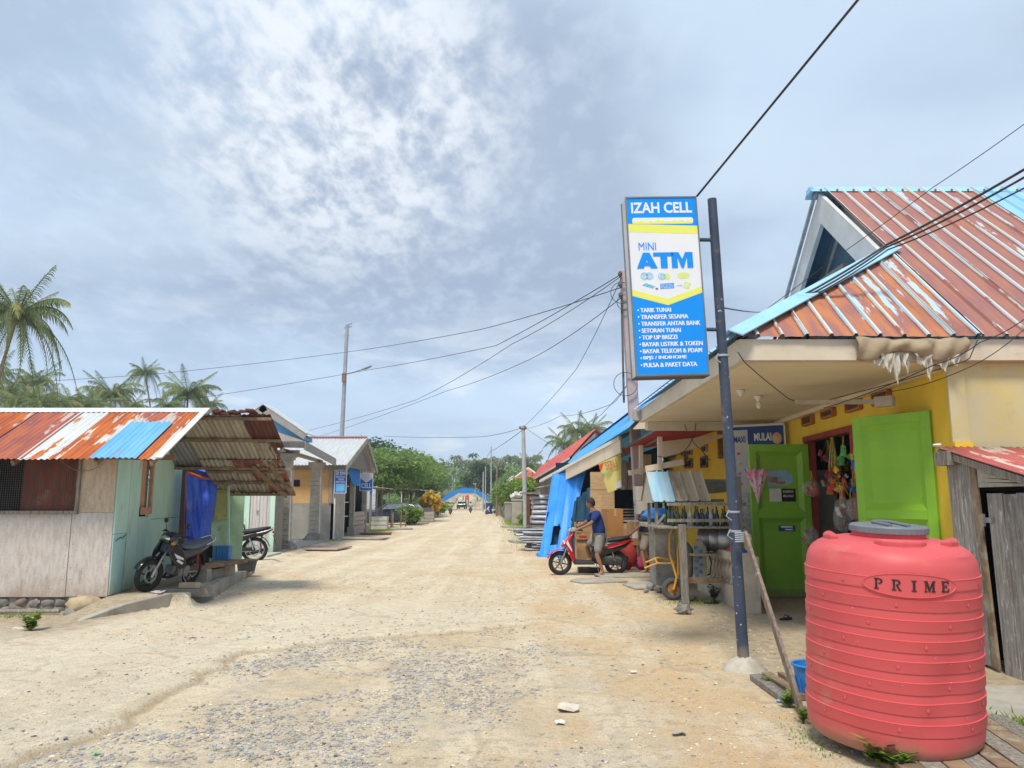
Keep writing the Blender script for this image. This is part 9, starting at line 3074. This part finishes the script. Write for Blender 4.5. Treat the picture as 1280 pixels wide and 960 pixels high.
for zb in bands:
 prof += [(TR_ - 0.001, zb - 0.002), (TR_ + 0.004, zb), (TR_ + 0.0045, zb + 0.002), (TR_ + 0.004, zb + 0.062), (TR_ + 0.0065, zb + 0.068), (TR_ - 0.002, zb + 0.071)]
prof += [(TR_ - 0.006, 1.12), (TR_ - 0.008, 1.14)]
for k in range(1, 12):
 a = k / 12 * PI / 2
 prof.append((0.235 + (TR_ - 0.010 - 0.235) * math.cos(a) ** 0.8, 1.14 + 0.155 * math.sin(a)))
prof += [(0.235, 1.300), (0.228, 1.302), (0.228, 1.335)]
n = 128
mb = MB()
faz = math.atan2(-TC.y, -TC.x)
def shape(a, z, r):
 """slightly flattened far sides, a soft dent low on the right and the raised oval"""
 da = (a - faz + PI) % (2 * PI) - PI
 rr_ = r * (1.0 - 0.03 * math.sin(2 * (a + 0.2)) ** 2 * (0.3 if z > 1.2 else 1)) * (1.0 + 0.018 * (1 - z / 1.3))
 d1_ = math.exp(-((da - 0.62) / 0.24) ** 2 - ((z - 0.42) / 0.20) ** 2)
 d2_ = math.exp(-((da - 0.40) / 0.15) ** 2 - ((z - 0.22) / 0.1) ** 2)
 return rr_ - 0.028 * d1_ - 0.012 * d2_ + 0.003 * math.sin(3 * a + z * 4)
OV = (0.22, 1.052, 0.54, 0.072)   # centre angle, z, half widths
def oval(a, z):
 da = (a - faz + PI) % (2 * PI) - PI
 return ((da - OV[0]) / OV[2]) ** 2 + ((z - OV[1]) / OV[3]) ** 2
P2 = []
for (r, z) in prof:
 P2.append((r, z))
fine = []
for i in range(len(P2) - 1):
 (r0, z0), (r1, z1) = P2[i], P2[i + 1]
 fine.append((r0, z0))
 if 0.95 < z0 < 1.15 and z1 - z0 > 0.012:
  m_ = int((z1 - z0) / 0.008)
  for k in range(1, m_):
   fine.append((r0 + (r1 - r0) * k / m_, z0 + (z1 - z0) * k / m_))
fine.append(P2[-1])
n = 200
vs = []
for (r, z) in fine:
 for k in range(n):
  a = 2 * PI * k / n
  rr_ = shape(a, z, r)
  vs.append((math.cos(a) * rr_, math.sin(a) * rr_, z))
m_ = len(fine)
fs = [(i * n + k, i * n + (k + 1) % n, (i + 1) * n + (k + 1) % n, (i + 1) * n + k) for i in range(m_ - 1) for k in range(n)]
mb.add(vs, fs)
part('body', mb, m_tank, t, smooth=True, angle=32)
for k, zb in enumerate(bands):
 for j in range(-1, 3):
  da = -0.85 + j * 0.9 + 0.3 * (k % 3)
  if abs(da) > 1.35:
   continue
  if 0.95 < zb < 1.2 and abs(da - OV[0]) < 0.4:
   continue
  a = faz + da
  r = shape(a, zb + 0.035, TR_ + 0.008) - 0.001
  mbs = MB()
  mbs.ball((0, 0, 0), (0.0025, 0.010, 0.013), 10, 7)
  mbs.ball((0, 0, 0.012), (0.0015, 0.004, 0.009), 8, 5)
  o = link('stud', mbs.mesh('stud', m_tank2, True, angle=0), t)
  o.matrix_local = Matrix.Translation((math.cos(a) * r, math.sin(a) * r, zb + 0.032)) @ Matrix.Rotation(a, 4, 'Z')
for da in (0.18, -1.40, 1.35, 3.0):
 a = faz + da
 mbh = MB()
 pr = [(0.0, -0.16, -0.01), (0.055, -0.12, 0.0), (0.08, 0, 0.0), (0.055, 0.12, 0.0), (0.0, 0.16, -0.01)]
 mbh.prism([(x, y, 0.075) for x, y, z in pr], (0, 0, -0.12))
 o = link('lifting_lug', mbh.mesh('lifting_lug', m_tank2), t)
 o.matrix_local = Matrix.Translation((math.cos(a) * 0.335, math.sin(a) * 0.335, 1.236)) @ Matrix.Rotation(a, 4, 'Z')
 bv(o, 0.018, 3)
mb = MB()
mb.lathe([(0.0, 1.328), (0.240, 1.328), (0.244, 1.332), (0.244, 1.368), (0.235, 1.378), (0.210, 1.380), (0.205, 1.374), (0.03, 1.380), (0.0, 1.380)], 48)
m_lid = M('slate grey lid plastic', (0.17, 0.19, 0.22), (0.15, 0.165, 0.19), scale=4, rough=0.45, bump=0.1, bscale=80)
o = part('lid', mb, m_lid, t, smooth=True, angle=35)
mb = MB()
for k in range(40):
 a = 2 * PI * k / 40
 mb.box((math.cos(a) * 0.244, math.sin(a) * 0.244, 1.350), (0.005, 0.010, 0.032), rz=a)
link('grip_rib', mb.mesh('grip_rib', m_lid), o)['kind'] = 'stuff'
mb = MB()
mb.tube([(0.06, -0.16, 1.384), (0.06, 0.1, 1.388), (0.0, 0.15, 1.388), (-0.06, 0.1, 1.388), (-0.06, -0.16, 1.384)], 0.012, 8)
link('lid_rib', mb.mesh('lid_rib', m_lid, True), o)
SER = {
 'P': [[(0, 0), (.42, 0), (.42, .10), (.30, .10), (.30, .90), (.42, .90), (.42, 1), (0, 1), (0, .90), (.10, .90), (.10, .10), (0, .10)], 'bowl'],
 'R': [[(0, 0), (.40, 0), (.40, .10), (.30, .10), (.30, .90), (.42, .90), (.42, 1), (0, 1), (0, .90), (.10, .90), (.10, .10), (0, .10)], 'bowlleg'],
 'I': [[(0.12, 0), (.58, 0), (.58, .10), (.46, .10), (.46, .90), (.58, .90), (.58, 1), (.12, 1), (.12, .90), (.24, .90), (.24, .10), (.12, .10)], None],
 'M': [[(0, 0), (.30, 0), (.30, .09), (.20, .09), (.20, .66), (.44, 0), (.52, 0), (.78, .68), (.78, .09), (.68, .09), (.68, 0), (1.08, 0), (1.08, .09), (.98, .09), (.98, .90), (1.08, .90), (1.08, 1), (.80, 1), (.54, .38), (.30, 1), (0, 1), (0, .90), (.10, .90), (.10, .09), (0, .09)], None],
 'E': [[(0, 0), (.80, 0), (.80, .30), (.72, .30), (.66, .10), (.30, .10), (.30, .46), (.46, .46), (.50, .36), (.56, .36), (.56, .66), (.50, .66), (.46, .56), (.30, .56), (.30, .90), (.64, .90), (.70, .72), (.78, .72), (.78, 1), (0, 1), (0, .90), (.10, .90), (.10, .10), (0, .10)], None]}
def letter(ch, x0, w, h, out):
 pl_, ex_ = SER[ch]
 polys = [pl_]
 if ex_:
  n_ = 10
  o_ = [(.42 + .36 * math.sin(PI * k / n_), .74 + .26 * math.cos(PI * k / n_)) for k in range(n_ + 1)]
  i_ = [(.40 + .20 * math.sin(PI * k / n_), .735 + .165 * math.cos(PI * k / n_)) for k in range(n_ + 1)]
  for k in range(n_):
   polys.append([o_[k], o_[k + 1], i_[k + 1], i_[k]])
 if ex_ == 'bowlleg':
  polys.append([(.36, .50), (.54, .52), (.74, .10), (.86, .10), (.86, 0), (.62, 0)])
 for p_ in polys:
  out.append([(x0 + x * w, y * h) for x, y in p_])
pol = []
own = []
lw_, lh_ = 0.062, 0.066
xx_ = -0.205
for ch, adv in (('P', 0.098), ('R', 0.100), ('I', 0.078), ('M', 0.106), ('E', 0.0)):
 letter(ch, xx_, lw_, lh_, pol)
 own += [ch] * (len(pol) - len(own))
 xx_ += adv
mb = MB()
def onface(x, y, extra):
 a = faz + OV[0] + (x + 0.0) / (TR_) - 0.01
 z = OV[1] - lh_ / 2 + y
 r = shape(a, z, TR_ + 0.004) + extra
 return (math.cos(a) * r, math.sin(a) * r, z)
mbo = MB()
no = 64
rings = ((0.0, 0.004), (0.945, 0.004), (0.955, 0.0075), (0.985, 0.0075), (1.0, -0.004))
for f_, ex2 in rings:
 for k in range(no):
  t_ = 2 * PI * k / no
  a = faz + OV[0] + OV[2] * f_ * math.cos(t_)
  z = OV[1] + OV[3] * f_ * math.sin(t_)
  r = shape(a, z, TR_ + 0.004) + ex2
  mbo.v.append((math.cos(a) * r, math.sin(a) * r, z))
for i in range(1, len(rings) - 1):
 for k in range(no):
  mbo.f.append((i * no + k, i * no + (k + 1) % no, (i + 1) * no + (k + 1) % no, (i + 1) * no + k))
for k in range(no // 2):
 k2 = (no - k) % no
 mbo.f.append((no + k, no + k + 1, no + (no - k - 1) % no, no + k2) if k else (no, no + 1, no + no - 1))
part('name_plate', mbo, m_tank, t, smooth=True, angle=30)
import mathutils.geometry as mg
m_let = M('black painted letters', (0.02, 0.018, 0.02), (0.04, 0.03, 0.03), scale=30, rough=0.6, bump=0)
for ch in 'PRIME':
 mb = MB()
 for p_ in [q for q, w in zip(pol, own) if w == ch]:
  tri = mg.tessellate_polygon([[V3((x, y, 0)) for x, y in p_]])
  k0 = len(mb.v)
  mb.v += [onface(x, y, 0.008) for x, y in p_]
  mb.v += [onface(x, y, -0.002) for x, y in p_]
  q_ = len(p_)
  for tr in tri:
   mb.f.append((k0 + tr[0], k0 + tr[1], k0 + tr[2]))
  for k in range(q_):
   mb.f.append((k0 + k, k0 + (k + 1) % q_, k0 + q_ + (k + 1) % q_, k0 + q_ + k))
 part('letter', mb, m_let, t)
rbd = random.Random(20)
def board(a, c_, w, h, mat, label, group=None, twist=0.0):
 a, c_ = V3(a), V3(c_)
 mb = MB()
 mb.beam(a, c_, w, h)
 o = solo('wooden_board', mb, mat, label, 'board', group, bevel=0.005)
 return o
for k in range(8):
 f = k / 7
 x0 = 2.30 + 0.145 * k
 board((x0 + 0.02, 4.66 + 0.03 * k, 0.052 - 0.002 * (k % 2)), (x0 + 0.20, 5.9, 0.052), 0.125 + rbd.uniform(-.02, .015), 0.035, m_wood_g if k % 2 else m_wood_b, ['leftmost grey board under the tank', 'second board from the left under the tank', 'third board from the left under the tank', 'fourth board from the left under the tank', 'middle right board under the tank', 'third board from the right under the tank', 'second board from the right under the tank', 'rightmost board under the tank'][k], group='boards under the tank')
board((2.25, 4.95, 0.018), (3.5, 5.25, 0.018), 0.12, 0.035, m_wood_b, 'front bearer beneath the tank boards', group='bearers under the tank')
board((2.2, 5.75, 0.018), (3.5, 5.85, 0.018), 0.12, 0.035, m_wood_b, 'rear bearer beneath the tank boards', group='bearers under the tank')
g0 = lambda px, py, z=0.03: G(px, py, z)
board(g0(944, 846), g0(992, 880), 0.10, 0.05, m_wood_g, 'long grey board on the ground running from the pole foot toward the tank', group='loose boards by the pole')
board(g0(958, 843), g0(1004, 872), 0.09, 0.05, m_wood_b, 'brown board beside the long grey one by the pole foot', group='loose boards by the pole')
board(g0(975, 842), g0(1010, 862), 0.05, 0.04, m_wood_b, 'thin stick on the ground beside the blue basket', group='loose boards by the pole')
board(G(1003, 893, 0.02), A(931, 667, 7.50), 0.03, 0.085, M('split old plank', (0.24, 0.19, 0.15), (0.15, 0.11, 0.085), scale=6, st=(6, 6, 1), dirt=(0.5, 0.47, 0.42), dscale=9, dlo=0.6, dhi=0.68, bump=0.5), 'long old plank leaning against the dark sign pole')
mb = MB()
pp = A(930, 672, 7.55)
for k in range(5):
 mb.tube([pp + V3((-0.08, 0.02, 0.02 * k - .04)), pp + V3((0.0, -0.06, 0.02 * k - .03)), pp + V3((0.06, 0.0, 0.02 * k - .06))], 0.006, 5)
o = solo('binding_rag', mb, M('pale blue rag', (0.42, 0.46, 0.52), bump=0.2), 'pale rag binding the leaning plank to the sign pole', 'rag', smooth=True)
p = V3((2.50, 6.65, 0.0))
t = thing('plastic_basket', 'bright blue plastic bucket peeping out behind the tank', 'basket', p)
mbk = M('bright blue plastic', (0.03, 0.22, 0.60), (0.03, 0.19, 0.55), rough=0.35, bump=0)
mb = MB()
mb.lathe([(0.13, 0), (0.135, 0.01), (0.165, 0.26), (0.16, 0.26), (0.128, 0.02), (0.0, 0.02)], 28)
part('body', mb, mbk, t, smooth=True)
mb = MB()
mb.torus((0, 0, 0.265), 0.17, 0.012, 'Z', 32, 8)
part('rim', mb, mbk, t, smooth=True)
for k in range(16):
 a = 2 * PI * k / 16
 mb = MB()
 mb.beam((math.cos(a) * 0.137, math.sin(a) * 0.137, 0.02), (math.cos(a) * 0.166, math.sin(a) * 0.166, 0.17), 0.012, 0.01)
 part('rib', mb, mbk, t)
mb = MB()
mb.lathe([(0.12, 0.02), (0.155, 0.20), (0.0, 0.215)], 20)
part('contents', mb, m_dark, t)
weed(G(1098, 958), 0.17, 16, 1, 'leafy weed growing in front of the tank base', lw=0.05)
weed(G(1125, 966), 0.12, 10, 2, 'lower weed at the very bottom before the tank', lw=0.04)
weed(G(1004, 905), 0.13, 7, 4, 'small weed at the left foot of the tank', lw=0.025)
weed(G(985, 885), 0.12, 9, 5, 'ragged weed beside the leaning plank foot', lw=0.03)
weed(G(958, 858), 0.09, 7, 6, 'tiny weed between the loose boards', lw=0.022)
weed(G(1140, 946, 0.07), 0.10, 5, 7, 'thin stalk by the tank boards', lw=0.02)
weed(G(105, 790, 0) if False else G(37, 792, 0), 0.26, 16, 8, 'bright green weed on the earth at the left edge', group='weeds on the left', lw=0.05)
weed(A(182, 738, 12.3), 0.16, 10, 9, 'small weed under the front wheel of the black motorcycle', group='weeds on the left', lw=0.04)
grass((2.0, 5.5), 0.12, 0.5, 160, 0.035, 31, 'sparse grass along the edge of the tank boards')
grass((-6.9, 10.9), 0.5, 0.2, 160, 0.05, 33, 'sparse grass at the left edge near the foundation')
def litter(px, py, s_, mat, lab, z=0.012, seed=0, nm='litter'):
 rg_ = random.Random(seed)
 mb = MB()
 P_ = [[(rg_.uniform(-.3, .3) * 0.3 + (i / 3 - .5), rg_.uniform(-.3, .3) * 0.3 + (j / 3 - .5), rg_.uniform(0, 0.25)) for i in range(4)] for j in range(4)]
 mb.grid(lambda u, v: tuple(q * s_ for q in P_[int(round(v * 3))][int(round(u * 3))]), 3, 3)
 o = solo(nm, mb, mat, lab, 'litter', origin=(0, 0, 0))
 o.location = G(px, py, z)
 o.modifiers.new('thickness', 'SOLIDIFY').thickness = 0.002
m_paper = M('dirty paper', (0.66, 0.63, 0.58), (0.58, 0.54, 0.48), bump=0.2)
litter(711, 887, 0.16, M('pale plaster chip', (0.60, 0.55, 0.46), (0.5, 0.45, 0.37), bump=0.4), 'pale flake of plaster lying on the road left of centre right', seed=1, nm='plaster_flake')
litter(700, 904, 0.07, m_paper, 'small pale chip just below the plaster flake', seed=2, nm='plaster_flake')
litter(792, 840, 0.06, m_paper, 'bluish scrap of paper on the road', seed=3, nm='paper_scrap')
litter(848, 916, 0.09, m_conc, 'grey flat scrap on the sand left of the tank', seed=4, nm='paper_scrap')
litter(245, 799, 0.16, M('pinkish plastic scrap', (0.6, 0.5, 0.52), bump=0), 'pinkish plastic scrap on the left half of the road', seed=5, nm='plastic_scrap')
litter(22, 788, 0.14, m_paper, 'pale blue crushed wrapper by the left edge weed', seed=6, nm='plastic_scrap')
litter(198, 741, 0.16, M('pinkish plastic scrap', (0.6, 0.5, 0.52)), 'crumpled wrapper on the kerb below the motorcycle', z=0.24, seed=7, nm='plastic_scrap')
litter(975, 876, 0.05, M('blue wrapper', (0.2, 0.4, 0.6), bump=0), 'blue wrapper among the loose boards', seed=8, nm='plastic_scrap')
litter(1070, 940, 0.05, M('blue wrapper', (0.2, 0.4, 0.6)), 'torn blue wrapper before the tank', seed=9, nm='plastic_scrap')
litter(120, 941, 0.05, M('green wrapper', (0.2, 0.6, 0.2), bump=0), 'tiny green wrapper on the pebbles at the lower left', seed=10, nm='plastic_scrap')
mb = MB()
mb.ball((0, 0, 0.05), (0.26, 0.16, 0.12), 12, 8, jit=0.14, rng=random.Random(31))
o = solo('boulder', mb, M('tan boulder', (0.48, 0.38, 0.24), (0.34, 0.27, 0.19), scale=5, bump=0.7, bscale=22), 'long tan boulder lying by the kerb below the house wall', 'rock', smooth=True, angle=50)
o.location = G(104, 766, 0.02)
mb = MB()
mb.ball((0, 0, 0.06), (0.13, 0.11, 0.10), 11, 7, jit=0.12, rng=random.Random(32))
o = solo('boulder', mb, M('brown round stone', (0.30, 0.18, 0.11), (0.22, 0.15, 0.1), scale=5, bump=0.7, bscale=22), 'brown round stone against the foundation left of the tan boulder', 'rock', smooth=True, angle=50)
o.location = G(68, 762, 0.02)
mb = MB()
mb.ball((0, 0, 0.03), (0.09, 0.07, 0.06), 10, 6, jit=0.2, rng=random.Random(33))
o = solo('boulder', mb, m_stone, 'small pale stone at the low end of the kerb', 'rock', smooth=True, angle=50)
o.location = G(87, 772, 0.02)
mb = MB()
mb.box((0, 0, 0.05), (0.30, 0.16, 0.09), rz=0.05)
o = solo('broken_block', mb, M('tan block', (0.46, 0.37, 0.24), (0.38, 0.3, 0.2), bump=0.5), 'tan broken block resting on the drain cover', 'block', bevel=0.02)
o.location = (-5.12, 12.55, 0.24)
mb = MB()
mb.tube([(-7.6, 11.25, 0.06), (-6.35, 11.15, 0.08)], 0.03, 8)
solo('bamboo_pole', mb, m_wood_g, 'grey pole lying along the foot of the stone foundation', 'pole', smooth=True)
# ---- overhead wires
def wire(pts3, r, label, sag=0.0, seg=10, name='power_line'):
 pts = []
 for i in range(len(pts3) - 1):
  w = wobble(pts3[i], pts3[i + 1], seg, sag if isinstance(sag, (int, float)) else sag[i])
  pts += w if i == 0 else w[1:]
 mb = MB()
 mb.tube(pts, r, 5)
 return solo(name, mb, m_wire, label, 'cable', smooth=True, group=None)
wire([TR + V3((-0.03, 0.05, 0)), A(1077, -6, 5.6)], 0.012, 'thick black cable rising to the upper right from the top corner of the sign')
hub = A(1104, 305, 8.6)
end0 = A(1000, 372, 8.9)
low = A(922, 432, 9.4)
wire([A(1290, 206, 7.0), A(1108, 306, 8.9), A(1000, 371, 9.0), A(921, 424, 9.2)], 0.014, 'uppermost of the three heavy cables crossing the rusty roof', sag=0.02)
wire([A(1290, 216, 7.0), A(1108, 309, 8.9), A(1001, 374, 9.0), A(921, 428, 9.2)], 0.012, 'middle of the three heavy cables crossing the rusty roof', sag=0.03)
wire([A(1290, 230, 7.0), A(1110, 312, 8.9), A(1002, 377, 9.0)], 0.009, 'lowest of the three heavy cables crossing the rusty roof', sag=0.03)
wire([A(1290, 148, 7.0), A(1165, 235, 7.8), A(1040, 325, 8.6), A(905, 425, 9.6)], 0.0045, 'thin wire above the three heavy cables on the right', sag=0.01)
wire([A(1290, 392, 7.9), A(1225, 428, 8.0), A(1170, 455, 8.1), A(1030, 510, 9.8)], 0.006, 'black cable running under the eave along the yellow wall', sag=0.03)
wire([A(1290, 402, 7.9), A(1205, 462, 8.0), A(1090, 492, 9.2)], 0.005, 'second black cable under the eave at the right edge', sag=0.05)
wire([A(1222, 425, 8.2), A(1212, 448, 8.22), A(1205, 452, 8.25), A(1120, 478, 9.0), A(1035, 500, 10.2)], 0.006, 'short drooping cable tied at the torn cloth')
wire([A(922, 440, 8.35), A(931, 453, 8.36), A(950, 470, 9.0), A(985, 498, 10.2), A(1003, 505, 10.9)], 0.006, 'pale flex from the roof corner across the porch ceiling', name='flex')
wire([A(870, 529, 14.8), A(866, 548, 14.9), A(850, 567, 14.6), A(822, 570, 14.6)], 0.008, 'slack black cable hanging under the red awning', name='flex', sag=0.05)
wire([A(856, 530, 14.8), A(862, 545, 14.8), A(878, 562, 14.6), A(889, 575, 14.5)], 0.008, 'slack black cable running to the far yellow wall', name='flex', sag=0.05)
pt_ = ptop + V3((-0.12, -0.15, -0.15))
wire([pt_ + V3((0, 0, -0.35)), A(600, 412, 30), A(434, 440, 44), A(200, 467, 46), A(-20, 480, 48)], 0.013, 'uppermost long wire running left past the lamp pole', sag=0.05)
wire([pt_, A(620, 432, 30), A(462, 462, 44), A(250, 497, 46), A(60, 502, 50)], 0.013, 'long wire meeting the lamp arm', sag=0.05)
wire([pt_ + V3((0, 0, -0.05)), A(640, 430, 28), A(520, 500, 40), A(376, 540, 58)], 0.011, 'wire falling left below the two long ones', sag=0.1)
wire([pt_ + V3((0.02, 0, -0.6)), A(665, 448, 28), A(560, 488, 40), A(400, 545, 60)], 0.011, 'lowest wire of the fan to the left', sag=0.1)
wire([pt_ + V3((0, 0, -0.1)), A(720, 462, 28), A(655, 533, 47)], 0.010, 'wire dropping steeply from the utility pole to the grey street pole', sag=0.1)
wire([A(789, 470, 19.3), A(765, 505, 24), A(700, 520, 36), A(655, 536, 47)], 0.009, 'slack wire between the lower pole bracket and the street pole', sag=0.1)
wire([A(789, 476, 19.3), A(742, 527, 30), A(730, 545, 34)], 0.009, 'short wire from the pole bracket down to the blue roof', sag=0.05)
wire([A(655, 534, 47), A(600, 546, 60), A(480, 545, 75)], 0.017, 'far wire leaving the street pole to the left', sag=0.1)
wire([A(655, 536, 47), A(612, 565, 85), A(600, 585, 120)], 0.02, 'far wire following the road from the street pole', sag=0.1)
wire([A(656, 534, 47), A(690, 556, 45), A(706, 566, 44)], 0.012, 'short wire from the street pole to the red roof', sag=0.05)
wire([A(905, 385, 8.0), A(952, 390, 20), A(1005, 392, 20)], 0.01, 'thin far wire passing behind the sign pole', sag=0.02)
# ---- air
HAZE = 0.0007
mb = MB()
mb.bp((-900, -30, -2), (900, 720, 45))
hzm = bpy.data.materials.new('pale haze')
hzm.use_nodes = True
hzm.node_tree.nodes.clear()
q = NB(hzm.node_tree)
pv = q.n('ShaderNodeVolumePrincipled', ins={'Color': (0.80, 0.88, 1.0, 1.0), 'Density': HAZE, 'Anisotropy': 0.2})
q.n('ShaderNodeOutputMaterial', ins={'Volume': pv.outputs[0]})
o = link('haze', mb.mesh('haze', hzm))
o['kind'] = 'stuff'
tag(o, 'faint pale haze over the whole street', 'haze')
